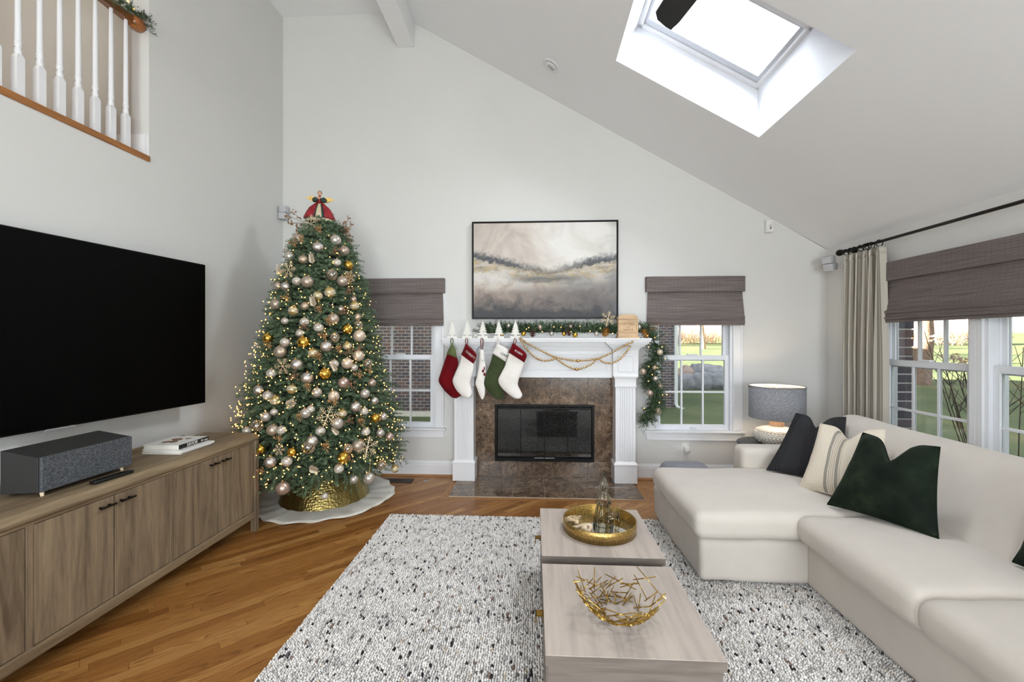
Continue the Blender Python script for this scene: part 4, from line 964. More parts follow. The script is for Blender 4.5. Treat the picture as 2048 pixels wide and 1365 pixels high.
for i, s in enumerate(STOCK):
    Y = s['Y']; body, cuff, loop, lab = desc[i]
    t = thing('christmas_stocking', lab, 'stocking', (s['hook'][0], Y, 1.43), group='stockings hung from the mantel')
    th = .030 if i != 2 else .022
    part('sock', puff(MB(), s['L'], s['R'], Y, th, i * 7.3), body, t, True)
    c = part('cuff', puff(MB(), s['CL'], s['CR'], Y, th * 1.28, i * 3.1 + 2, 6, .0012), cuff, t, True)
    hk, kn = s['hook'], s['knot']
    part('hanging_loop', MB().tube([(kn[0] - .004, Y, kn[1] - .01), (hk[0] - .012, Y + .004, hk[1] - .025), (hk[0] - .006, Y + .008, hk[1] + .004), (hk[0] + .006, Y + .008, hk[1] + .004), (hk[0] + .012, Y + .004, hk[1] - .025), (kn[0] + .006, Y, kn[1] - .01)], .0042, 6), loop, t, True)
    if i in TXT:
        s_, sz, (tx, tz), ang, mt = TXT[i]
        me = text_mesh(s_, sz, .0012); k = Vector((tx, tz))
        move_mesh(me, Matrix.Translation((tx, Y - th * 1.28 - .0035, tz)) @ Matrix.Rotation(-math.radians(ang), 4, 'Y') @ Matrix.Rotation(PI / 2, 4, 'X'))
        part('lettering', me, mt, c)
    if i == 2:
        m = MB()
        for px, pz, a, b in ((-.503, 1.154, .011, .016), (-.491, 1.18, .006, .018), (-.489, 1.122, .011, .017)): m.sphere((px, Y - th * .82, pz), 1, 12, 6, a, .006, b)
        part('paw_print', m, 'burgundy_print', t, True)
# ---------------------------------------------------------------- gold bead garlands
def along(P, step):
    P = [Vector(p) for p in P]; D = []
    n = len(P) - 1
    for i in range(n):
        p0, p1, p2, p3 = P[max(i - 1, 0)], P[i], P[i + 1], P[min(i + 2, n)]
        for k in range(20):
            f = k / 20; D.append(.5 * ((2 * p1) + (p2 - p0) * f + (2 * p0 - 5 * p1 + 4 * p2 - p3) * f * f + (3 * p1 - p0 - 3 * p2 + p3) * f ** 3))
    D.append(P[-1]); out = [D[0]]; acc = 0
    for a, b in zip(D, D[1:]):
        acc += (b - a).length
        if acc >= step: out.append(b); acc = 0
    return out
bead_me = MB().sphere((0, 0, 0), .0116, 12, 8).mesh('bead', True); bead_me.materials.append(MATS['bead_gold'])
for nm, P, lab in (('a', BEAD_A, 'gold bead garland in one shallow swag under the mantel shelf'), ('b', BEAD_B, 'gold bead garland in three looped swags under the mantel shelf')):
    t = thing('bead_garland', lab, 'bead garland', (P[0][0], P[0][1], P[0][2]), group='gold bead garlands')
    pts = along(P, .0228)
    part('cord', MB().tube(pts, .0015, 5), 'jute', t)
    low = min(range(len(pts)), key=lambda k: pts[k].z)
    for k, p in enumerate(pts):
        o = link('bead', bead_me, None, t); o.location = p
        if k == low: o.scale = (1.45,) * 3
# ---------------------------------------------------------------- ornament kit
def make_ball(mat, name='ball'):
    m = MB().sphere((0, 0, 0), 1, 24, 16).mesh(name, True); m.materials.append(MATS[mat]); return m
KIT = {'matte': 'orn_matte', 'rose': 'orn_rose', 'pearl': 'orn_pearl', 'mercury': 'orn_mercury', 'glitter': 'orn_glitter', 'stripe': 'orn_stripe', 'goldstripe': 'orn_goldstripe', 'swirl': 'orn_swirl', 'gold': 'orn_gold', 'clear': 'ornament_glass'}
WORDS = {'matte': 'matte champagne', 'rose': 'rose champagne', 'pearl': 'pearly white', 'mercury': 'silver mercury glass', 'glitter': 'glittered champagne', 'stripe': 'champagne and white striped', 'goldstripe': 'gold and white striped', 'swirl': 'swirled cream', 'gold': 'shiny gold', 'clear': 'clear glass'}
cap_me = MB().lathe([(.0, .97), (.2, .97), (.2, 1.12), (.16, 1.15), (0, 1.15)], n=12).mesh('cap', True); cap_me.materials.append(MATS['cap_gold'])
hm = MB(); hm.tube([(0, 0, 1.14), (.06, 0, 1.22), (.0, 0, 1.32), (-.06, 0, 1.22), (0, 0, 1.14)], .02, 5, False); hook_me = hm.mesh('hook', True); hook_me.materials.append(MATS['cap_gold'])
lace_me = None
def lace_mesh():
    m = MB()
    for k in range(9):
        a = 2 * PI * k / 9; pts = [(1.01 * math.cos(p) * math.cos(a + p * .9), 1.01 * math.cos(p) * math.sin(a + p * .9), 1.01 * math.sin(p)) for p in [-1.5 + 3.0 * i / 14 for i in range(15)]]
        m.tube(pts, .035, 4, False)
    me = m.mesh('lace', True); me.materials.append(MATS['snow_glitter']); return me
lace_me = lace_mesh()
# band mesh: raised hoops on striped balls
bm_ = MB()
for z in (-.32, -.12, .12, .32):
    r = math.sqrt(1 - z * z) * 1.0
    rows = [[((r + .03 * math.cos(b)) * math.cos(a), (r + .03 * math.cos(b)) * math.sin(a), z + .05 * math.sin(b)) for b in [2 * PI * j / 6 for j in range(6)]] for a in [2 * PI * i / 24 for i in range(25)]]
    bm_.grid(rows, True)
band_me = bm_.mesh('band', True); band_me.materials.append(MATS['glitter_white'])
BALLS = {k: make_ball(v) for k, v in KIT.items()}
ro = random.Random(11)
def ornament(x, y, z, r, kind, label, group):
    t = thing('ball_ornament', label, 'ornament', (x, y, z), ro.uniform(0, 6), group, rot=(ro.uniform(-.25, .25), ro.uniform(-.25, .25), ro.uniform(0, 6)))
    t.scale = (r, r, r)
    link('ball', BALLS[kind], None, t, False); c = link('cap', cap_me, None, t, False); link('hook', hook_me, None, c, False)
    if z < .36: link('thread', MB().tube([(0, 0, 1.3), (.03, 0, 1.3 + .13 / r)], .02, 4).mesh('thread'), 'cap_gold', c, False)
    if kind == 'clear': link('lace', lace_me, None, t, False)
    if kind in ('stripe', 'goldstripe'): link('bands', band_me, None, t, False)
    return t
# ---------------------------------------------------------------- pine garland on the mantel
gp = [(-.53, 4.47, 1.54), (-.2, 4.47, 1.545), (.2, 4.47, 1.545), (.6, 4.47, 1.545), (.9, 4.49, 1.53), (1.10, 4.47, 1.545), (1.20, 4.45, 1.46), (1.245, 4.46, 1.36), (1.20, 4.46, 1.22), (1.175, 4.46, 1.08), (1.225, 4.46, .96), (1.235, 4.46, .85), (1.165, 4.46, .72), (1.13, 4.46, .64)]
t = thing('pine_garland', 'lit pine garland lying on the mantel and hanging at its right end', 'garland', (.3, 4.47, 1.478))
core = along(gp, .012); rg = random.Random(9); m = MB(); mb_ = MB(); mw = MB()
mw.tube(core[::3], .006, 6)
for i, p in enumerate(core):
    hang = p.z < 1.44
    for k in range(9):
        a = rg.uniform(0, 2 * PI)
        d = Vector((rg.uniform(-.7, .7), -.55 + rg.uniform(-.5, .9) * .6, rg.uniform(.0, 1.3))) if not hang else Vector((math.cos(a), -abs(math.sin(a)) * .7, rg.uniform(-.75, .35)))
        L = rg.uniform(.08, .145) if not hang else rg.uniform(.07, .125)
        q = Vector(p) + Vector((rg.uniform(-.012, .012), rg.uniform(-.02, .02), 0))
        if q.z + d.normalized().z * L < 1.483 and not hang: d.z = abs(d.z)
        sprig(m, q, d, L, 20, .033, .0028, .1, rg)
    if i % 5 == 2:
        r_ = .085; mb_.sphere((p.x + rg.uniform(-.05, .05) * (2 if hang else 1), p.y - rg.uniform(.05, .09), p.z + rg.uniform(-.03, .07)), .0058, 6, 4)
part('stem', mw, 'trunk_brown', t); part('needles', m, 'pine_green', t, kind='stuff'); part('bulbs', mb_, 'bulb_warm', t, True, kind='stuff')
cnt = {}
for (x, y, z, r, k) in GORN:
    where = 'in the garland on the mantel' if x < 1.1 else 'in the hanging end of the mantel garland'
    cnt.setdefault((k, where), []).append((x, y, z, r))
for (k, where), L in cnt.items():
    L.sort(key=lambda q: q[0] if 'on the' in where else -q[2])
    for n_, q in enumerate(L):
        lab = '%s ball ornament %s' % (WORDS[k], where)
        if len(L) > 1: lab = '%s %s ball ornament %s %s' % (ORD[n_], WORDS[k], 'from the left' if 'on the' in where else 'from the top', where)
        ornament(*q, k, lab, 'ball ornaments in the mantel garland')
def pinecone(loc, s, mat, label, group, tilt=(0, 0, 0)):
    m = MB(); R2 = random.Random(int(abs(loc[0]) * 1000))
    for k in range(46):
        f = k / 46; z = lerp(-.9, .95, f); r = .62 * math.sin(PI * min(1, (f * .86 + .12))) ** .8; a = k * 2.39996
        ca, sa = math.cos(a), math.sin(a); q = Vector((ca * r * .5, sa * r * .5, z)); o = Vector((ca, sa, .35)); tg = Vector((-sa, ca, 0))
        e = q + o * (.22 + r * .55)
        m.add([q, e - o * .12 + tg * .17, e + Vector((0, 0, .09)), e - o * .12 - tg * .17, e - o * .1 + Vector((0, 0, -.07))], [(0, 1, 2, 3), (0, 3, 4), (0, 4, 1), (1, 4, 2), (2, 4, 3)])
    t = thing('pinecone', label, 'pinecone', loc, group=group, rot=tilt); t.scale = (s, s, s)
    link('scales', m.mesh('scales'), mat, t, False); link('core', MB().sphere((0, 0, 0), 1, 10, 8, .3, .3, .95).mesh('core', True), mat, t, False)
pinecone((-.012, 4.385, 1.525), .042, 'pinecone', 'dark brown pinecone in the garland near the bead garland', 'pinecones on the mantel', (.4, .2, 0))
pinecone((.345, 4.385, 1.535), .04, 'pinecone', 'dark brown pinecone in the middle of the mantel garland', 'pinecones on the mantel', (.3, -.4, 0))
pinecone((.715, 4.385, 1.545), .052, 'pinecone_gold', 'gilded pinecone left of the carved wooden box', 'pinecones on the mantel', (2.6, .3, 0))
pinecone((1.105, 4.39, 1.53), .05, 'pinecone_gold', 'gilded pinecone right of the carved wooden box', 'pinecones on the mantel', (2.8, -.3, 0))
def flake_mesh():
    m = MB()
    for k in range(6):
        a = PI / 3 * k + .3; d = Vector((math.cos(a), 0, math.sin(a))); n_ = Vector((-math.sin(a), 0, math.cos(a)))
        m.tube([(0, 0, 0), d], .035, 5)
        for f, l in ((.35, .28), (.55, .34), (.75, .24)):
            for s in (1, -1): m.tube([d * f, d * (f + l * .6) + n_ * s * l * .8], .028, 4)
    me = m.mesh('crystal'); me.materials.append(MATS['snow_glitter']); return me
FLAKE = flake_mesh()
def snowflake(loc, s, rot, label, group):
    t = thing('snowflake_ornament', label, 'snowflake', loc, group=group, rot=rot); t.scale = (s, s, s)
    link('crystal', FLAKE, None, t, False); link('pick', MB().tube([(0, .02, 0), (0, .9, -.5)], .03, 4).mesh('pick'), 'snow_glitter', t, False)
snowflake((.735, 4.36, 1.672), .078, (0, 0, .1), 'champagne glitter snowflake above the mantel beside the carved box', 'snowflake decorations')
def berry_mesh(mat, seed, twiggy=False):
    R2 = random.Random(seed); m = MB(); tw = MB()
    for k in range(7 if not twiggy else 5):
        d = Vector((R2.uniform(-1, 1), R2.uniform(-1.2, -.2), R2.uniform(-.8, 1))).normalized()
        if twiggy: d = Vector((R2.uniform(.2, 1), R2.uniform(-.4, .2), R2.uniform(-.3, .8))).normalized()
        L = R2.uniform(.7, 1.1) * (1.5 if twiggy else 1)
        tw.tube([(0, .2, 0), d * L * .5 + Vector((0, 0, .05)), d * L], .018, 4)
        for j in range(7):
            f = R2.uniform(.3, 1.0); o = Vector((R2.uniform(-1, 1), R2.uniform(-1, 1), R2.uniform(-1, 1))) * .2
            m.sphere(d * L * f + o, R2.uniform(.06, .095), 6, 5)
    a = m.mesh('berries', True); a.materials.append(MATS[mat]); b = tw.mesh('twigs'); b.materials.append(MATS['twig_brown']); return a, b
BERRY_ME = [berry_mesh('berry_gold', 1), berry_mesh('berry_copper', 2), berry_mesh('berry_gold', 3), berry_mesh('berry_copper', 4, True)]
def berry(loc, s, kind, rz, label, group, flip=1):
    t = thing('berry_spray', label, 'berry spray', loc, rz, group); t.scale = (s * flip, s, s)
    link('twigs', BERRY_ME[kind][1], None, t, False); link('berries', BERRY_ME[kind][0], None, t, False)['kind'] = 'stuff'
berry((1.135, 4.39, 1.585), .075, 3, 0, 'gold berry spray above the right gilded pinecone on the mantel', 'berry sprays')
# carved wooden letter box
t = thing('letter_box', 'carved pale wooden letter box with a curved lid on the mantel', 'wooden box', (.934, 4.40, 1.478))
part('base', MB().box(.826, 1.041, 4.342, 4.470, 1.478, 1.493), 'leather_box', t, bevel=.002)
out = [(.836, 1.493), (1.031, 1.493), (1.031, 1.672)] + [(1.031 - .04 + .04 * math.cos(a), 1.672 + .04 * math.sin(a)) for a in [PI / 2 * i / 6 for i in range(1, 7)]] + [(.836 + .04 - .04 * math.sin(a), 1.672 + .04 * math.cos(a)) for a in [PI / 2 * i / 6 for i in range(0, 6)]] + [(.836, 1.672)]
part('body', MB().prism(out[::-1], 4.356, 4.462, 'y'), 'leather_box', t, bevel=.002)
part('lid', MB().box(.832, 1.035, 4.350, 4.465, 1.668, 1.673).box(.872, .997, 4.37, 4.45, 1.711, 1.716), 'leather_box', t, bevel=.001)
fr = MB()
for (a, b, c, d) in ((.857, 1.010, 1.534, 1.536), (.862, 1.005, 1.636, 1.638), (.853, .855, 1.540, 1.630), (1.012, 1.014, 1.540, 1.630)): fr.box(a, b, 4.3545, 4.3565, c, d)
fr.add([(.928, 4.3545, 1.660), (.940, 4.3545, 1.660), (.934, 4.3545, 1.653)], [(0, 2, 1)])
part('carved_border', fr, 'carved', t)
for s_, sz, z in (('LETTERS', .030, 1.617), ('to', .022, 1.590), ('SANTA', .032, 1.560)):
    me = move_mesh(text_mesh(s_, sz, .0006), Matrix.Translation((.934, 4.3553, z)) @ Matrix.Rotation(PI / 2, 4, 'X')); part('lettering', me, 'carved', t)
t = thing('reindeer_figurine', 'tiny white reindeer figurine between two stocking holders', 'figurine', (-.595, 4.37, 1.478))
part('body', MB().sphere((-.595, 4.37, 1.508), .014, 10, 6, 1.25, .7, .8).tube([(-.58, 4.37, 1.512), (-.572, 4.37, 1.53), (-.562, 4.37, 1.532)], [.006, .005, .003], 6).tube([(-.605, 4.365, 1.505), (-.606, 4.365, 1.478)], .003, 5).tube([(-.605, 4.375, 1.505), (-.606, 4.375, 1.478)], .003, 5).tube([(-.585, 4.365, 1.505), (-.584, 4.365, 1.478)], .003, 5).tube([(-.585, 4.375, 1.505), (-.584, 4.375, 1.478)], .003, 5), 'glitter_white', t, True)
part('antlers', MB().tube([(-.572, 4.366, 1.534), (-.59, 4.36, 1.545), (-.605, 4.358, 1.543)], .0016, 4).tube([(-.572, 4.374, 1.534), (-.56, 4.38, 1.548), (-.545, 4.38, 1.546)], .0016, 4), 'twig_brown', t)
# ================================================================ media console and what stands on it
t = thing('media_console', 'long weathered oak media console with flush doors under the television', 'media console', (-2.34, 2.1, 0))
cx0, cx1, cy0, cy1 = -2.56, -2.12, .93, 3.25
TOPZ = .745
def cons(name, mb, mat='console_wood_z', parent=None, bevel=.003): return part(name, mb, mat, parent or t, bevel=bevel)
pr = [(cx0, TOPZ - .05), (cx1 - .006, TOPZ - .05), (cx1, TOPZ - .042), (cx1 + .002, TOPZ - .03), (cx1 - .03, TOPZ), (cx0, TOPZ)]
m = MB().prism([(-p[1], p[0]) for p in pr], 0, 1); m.v = [(v[1], lerp(cy0 - .01, cy1 + .006, v[2]), -v[0]) for v in m.v]
cons('top', m, 'console_wood_y')
cons('back_rail', MB().box(cx0 - .012, cx0 + .012, cy0, 3.05, TOPZ, TOPZ + .022), 'console_wood_y')
cons('body', MB().box(cx0 + .01, cx1 - .028, cy0 + .012, cy1 - .012, .115, TOPZ - .05))
for y in (cy0, cy1 - .042):
    for x in (cx1 - .042, cx0): cons('leg', MB().box(x, x + .04, y, y + .042, 0, TOPZ - .05))
cons('bottom_rail', MB().box(cx1 - .036, cx1 - .004, cy0 + .04, cy1 - .04, .105, .158), 'console_wood_y', bevel=.008)
cons('top_rail', MB().box(cx1 - .03, cx1 - .012, cy0 + .04, cy1 - .04, .680, TOPZ - .05), 'console_wood_y', bevel=.002)
for y in (2.454, 1.731): cons('stile', MB().box(cx1 - .03, cx1 - .010, y - .0135, y + .0135, .155, .684), bevel=.002)
cons('end_panel', MB().box(cx0 + .04, cx1 - .04, cy1 - .016, cy1 - .006, .16, .68), bevel=.002)
for a, b, hs in ((2.832, 3.198, -1), (2.468, 2.829, 1), (2.106, 2.440, -1), (1.745, 2.103, 1), (1.37, 1.717, -1), (.975, 1.367, 1)):
    d = cons('door', MB().box(cx1 - .031, cx1 - .013, a + .002, b - .002, .162, .677), bevel=.0015)
    y0 = (b - .105) if hs > 0 else (a + .015)
    y0, y1 = (b - .092, b - .012) if hs > 0 else (a + .012, a + .092)
    part('handle', MB().tube([(cx1 + .012, y0, .640), (cx1 + .012, y1, .640)], .0055, 8).box(cx1 - .014, cx1 + .012, y0 + .014, y0 + .022, .636, .644).box(cx1 - .014, cx1 + .012, y1 - .022, y1 - .014, .636, .644), 'bronze_metal', d)
t = thing('center_speaker', 'black tabletop speaker with grey fabric grille under the television', 'speaker', (-2.25, 2.0, TOPZ))
sy0, sy1 = 1.872, 2.325
def xz(m, poly, y0, y1): return m.prism(poly, y0, y1, 'y')
part('cabinet', xz(MB(), [(-2.266, .766), (-2.266, .927), (-2.45, .957), (-2.45, .755)], sy0, sy1), 'speaker_black', t, bevel=.003)
part('grille', xz(MB(), [(-2.250, .769), (-2.250, .925), (-2.266, .928), (-2.266, .766)], sy0 + .004, sy1 - .002), 'grille_cloth', t, bevel=.004)
for y in (sy0 + .03, sy1 - .035): part('foot', MB().tube([(-2.285, y, .772), (-2.265, y - .012, TOPZ + .001)], [.011, .006], 8), 'bead_wood', t, True)
part('rear_foot', MB().box(-2.44, -2.40, sy0 + .03, sy1 - .03, TOPZ, .765), 'black_plastic', t)
t = thing('remote_control', 'slim black remote control beside the speaker', 'remote', (-2.19, 2.15, TOPZ), rot=(0, 0, -.06))
part('shell', MB().rbox((0, 0, .009), (.019, .1, .008), .006, 3, 2), 'black_plastic', t, True, world=False)
m = MB()
for i in range(9):
    for j in range(3): m.box(-.012 + j * .009, -.006 + j * .009, -.085 + i * .016, -.077 + i * .016, .016, .019)
part('keypad', m, 'tv_bezel', t, world=False, kind='stuff')
def book(loc, w, l, h, rz, cover, label, spine=None):
    """lies flat; spine towards +X; l runs along Y"""
    t = thing('book', label, 'book', loc, group='books on the media console', rot=(0, 0, rz))
    part('cover', MB().box(-w, 0, 0, l, 0, .003).box(-w, 0, 0, l, h - .003, h), cover, t, world=False, bevel=.001)
    part('spine', MB().box(-.004, .001, 0, l, 0, h), 'book_black' if spine else cover, t, world=False, bevel=.0012)
    part('pages', MB().box(-w + .005, -.004, .004, l - .004, .003, h - .003), 'paper', t, world=False)
    if spine:
        me = move_mesh(text_mesh(spine, .030, .0004), Matrix.Translation((.0016, l * .42, h / 2)) @ Matrix.Rotation(PI / 2, 4, 'Z') @ Matrix.Rotation(PI / 2, 4, 'X')); part('lettering', me, 'book_white', t, world=False)
        part('publisher_mark', MB().box(.001, .0016, l * .72, l * .78, h * .3, h * .7).box(.001, .0016, l * .83, l * .96, h * .25, h * .55), 'silver_thread', t, world=False)
        m = MB(); R2 = random.Random(4)
        for k in range(7): m.lathe([(R2.uniform(.018, .032), h + .0001), (R2.uniform(.008, .015), h + .0006), (0, h + .0007)], (-w * R2.uniform(.25, .75), l * R2.uniform(.25, .75), 0), 10)
        part('cover_picture', m, 'berry_copper', t, world=False)
    return t
book((-2.215, 2.615, TOPZ), .255, .27, .013, .02, 'book_white', 'white paperback at the bottom of the stack on the console')
book((-2.20, 2.605, TOPZ + .013), .262, .275, .015, -.01, 'book_white', 'white book in the middle of the stack on the console')
book((-2.235, 2.628, TOPZ + .028), .235, .262, .027, .04, 'book_white', 'white cookbook with a black spine on top of the stack', 'SAVOR')
# television
rzv = -.0969
t = thing('television', 'large black flat screen television on the left wall', 'television', (-2.53, 3.227, .979), rot=(0, 0, rzv))
part('panel', MB().box(-.045, -.004, -1.885, 0, 0, 1.065), 'tv_bezel', t, world=False, bevel=.004)
part('screen', MB().box(-.006, .001, -1.879, -.007, .010, 1.057), 'tv_screen', t, world=False)
part('logo_bar', MB().box(-.02, -.002, -1.02, -.88, -.006, .002), 'galvanised', t, world=False, bevel=.001)
part('wall_mount', MB().box(-.21, -.18, -1.25, -.75, .35, .75).box(-.19, -.04, -1.05, -1.0, .5, .6).box(-.08, -.045, -1.3, -.7, .45, .65), 'black_metal', t, world=False)
# ================================================================ coffee tables
def coffee_table(loc, label):
    t = thing('coffee_table', label, 'coffee table', loc, group='square coffee tables')
    part('top', MB().box(-.302, .302, -.3, .3, .362, .398), 'table_edge', t, world=False, bevel=.001)
    part('top_veneer', MB().box(-.3015, .3015, -.2995, .2995, .398, .40), 'table_wood', t, world=False)
    part('body', MB().box(-.292, .292, -.29, .29, .02, .362), 'table_edge', t, world=False)
    part('plinth', MB().box(-.27, .27, -.27, .27, .0085, .022), 'underside', t, world=False)
    d = part('drawer_front', MB().box(-.299, -.29, -.286, .286, .05, .352), 'table_edge', t, world=False, bevel=.002)
    part('handle', MB().box(-.334, -.298, -.018, .018, .350, .355).box(-.334, -.330, -.018, .018, .325, .355).box(-.303, -.298, -.018, .018, .325, .355), 'brass', d, world=False)
    return t
RZ = .022
coffee_table((.340, 2.452, RZ - .022 + .0), 'whitewashed wood coffee table holding the round gold tray')
coffee_table((.340, 1.775, 0), 'whitewashed wood coffee table holding the gold wire bowl')
TZ = .40
t = thing('round_tray', 'round gold tray with mirrored base on the far coffee table', 'tray', (.368, 2.468, TZ))
R = .203
part('rim', MB().lathe([(R - .006, .004), (R, 0), (R, .062), (R - .003, .064), (R - .006, .062), (R - .006, .004)], n=64, cap=False), 'tray_gold', t, True, world=False)
part('base_ring', MB().lathe([(R - .012, 0), (R - .002, 0), (R - .002, .004), (R - .012, .004)], n=48), 'black_metal', t, world=False)
part('mirror_base', MB().lathe([(R - .005, .002), (R - .005, .007), (0, .007)], n=48), 'mirror', t, world=False)
t = thing('glass_tree', 'ribbed smoky glass tree figurine standing in the gold tray', 'figurine', (.398, 2.52, TZ + .007))
m = MB(); prof = [(.052, 0), (.056, .01), (.050, .05), (.040, .095), (.030, .118), (.046, .122), (.037, .155), (.026, .19), (.019, .205), (.030, .209), (.023, .235), (.013, .262), (.007, .275), (.003, .28), (0, .281)]
rows = []
for r, z in prof: rows.append([(r * (1 + .07 * math.cos(12 * a)) * math.cos(a), r * (1 + .07 * math.cos(12 * a)) * math.sin(a), z) for a in [2 * PI * j / 72 for j in range(72)]])
m.grid(rows, True); o = part('tiers', m, 'smoke_glass', t, True, world=False); o.modifiers.new('thick', 'SOLIDIFY').thickness = .003
part('tip', MB().sphere((0, 0, .274), .009, 10, 8), 'smoke_glass', t, True, world=False)
t = thing('glass_reindeer', 'amber glass reindeer figurine in the gold tray', 'figurine', (.425, 2.42, TZ + .007), rot=(0, 0, .3))
def skin(mb, pts, rs, n=10): return mb.tube(pts, rs, n)
m = MB(); skin(m, [(-.035, 0, .085), (-.02, 0, .088), (.01, 0, .086), (.035, 0, .09), (.045, 0, .085)], [.010, .021, .019, .022, .010]); skin(m, [(-.022, 0, .09), (-.036, 0, .115), (-.040, 0, .138), (-.036, 0, .155), (-.045, 0, .160), (-.062, 0, .152), (-.070, 0, .150)], [.016, .011, .009, .010, .011, .008, .004])
part('body', m, 'amber_glass', t, True, world=False)
for x, y in ((-.026, .011), (-.024, -.011), (.034, .012), (.036, -.012)): part('leg', MB().tube([(x, y, .085), (x + .004, y, .045), (x, y, .008), (x, y, 0)], [.009, .006, .005, .007], 8), 'amber_glass', t, True, world=False)
for s in (1, -1): part('antler', MB().tube([(-.040, .004 * s, .164), (-.030, .016 * s, .185), (-.012, .022 * s, .196), (.004, .018 * s, .192)], [.004, .0035, .003, .002], 6).tube([(-.030, .016 * s, .185), (-.036, .022 * s, .2)], .0025, 5), 'amber_glass', t, True, world=False)
part('tail', MB().sphere((.05, 0, .096), .007, 8, 6), 'amber_glass', t, True, world=False)
t = thing('wooden_bead_tassel', 'pale wooden bead strand with a jute tassel in the gold tray', 'bead strand', (.255, 2.44, TZ + .007))
pts = [(.255 + .06 * math.cos(a) * (1 + .1 * math.sin(3 * a)), 2.41 + .038 * math.sin(a) + .012 * math.cos(2 * a), TZ + .018 + .008 * (1 + math.sin(2 * a))) for a in [2 * PI * k / 26 for k in range(26)]]
bw = MB().sphere((0, 0, 0), .0105, 10, 8).mesh('bead', True); bw.materials.append(MATS['bead_wood'])
for p in pts: link('bead', bw, None, t).location = p
for k in range(9): link('bead', bw, None, t).location = (.275 + .008 * math.sin(k), 2.40 - .004 * k + .01, TZ + .034 + .004 * math.sin(k * 1.3))
m = MB(); R2 = random.Random(8)
for k in range(90):
    a = R2.uniform(-.9, .9) + 1.9; m.tube([(.238, 2.472, TZ + .04), (.238 + .05 * math.cos(a), 2.472 + .04 * math.sin(a), TZ + .04 + R2.uniform(-.012, .02)), (.238 + .085 * math.cos(a), 2.472 + .07 * math.sin(a), TZ + .016 + R2.uniform(-.004, .03))], .0012, 3, False)
part('tassel', m, 'jute', t, kind='stuff')
part('tassel_knot', MB().sphere((.242, 2.466, TZ + .036), .013, 10, 8), 'jute', t, True)
t = thing('wire_bowl', 'gold wire stick bowl on the near coffee table', 'bowl', (.332, 1.715, TZ))
unit = MB().tube([(0, 0, -.5), (0, 0, .5)], .0021, 6).mesh('stick', True); unit.materials.append(MATS['gold'])
R2 = random.Random(21)
def bowl_pt(f, a):
    r = .055 + .115 * f ** .75; return Vector((.332 + r * math.cos(a), 1.715 + r * math.sin(a), TZ + .004 + .098 * f ** 1.7))
for k in range(118):
    f = R2.choice((R2.uniform(0, .35), R2.uniform(.25, .7), R2.uniform(.6, 1.0))); a = R2.uniform(0, 2 * PI)
    da = R2.uniform(.3, .85) * R2.choice((-1, 1)); df = R2.uniform(-.4, .4)
    if R2.random() < .3: da *= .3; df = R2.choice((-1, 1)) * R2.uniform(.35, .6)
    p, q = bowl_pt(max(0, min(1.05, f - df / 2)), a - da / 2), bowl_pt(max(0, min(1.05, f + df / 2)), a + da / 2)
    d = q - p
    if d.length < .04: continue
    L = min(d.length * 1.12, .14); o = link('stick', unit, None, t); c = (p + q) / 2; c.z = max(c.z, TZ + .004)
    o.location = c; o.rotation_euler = d.to_track_quat('Z', 'Y').to_euler(); o.scale = (1, 1, L)
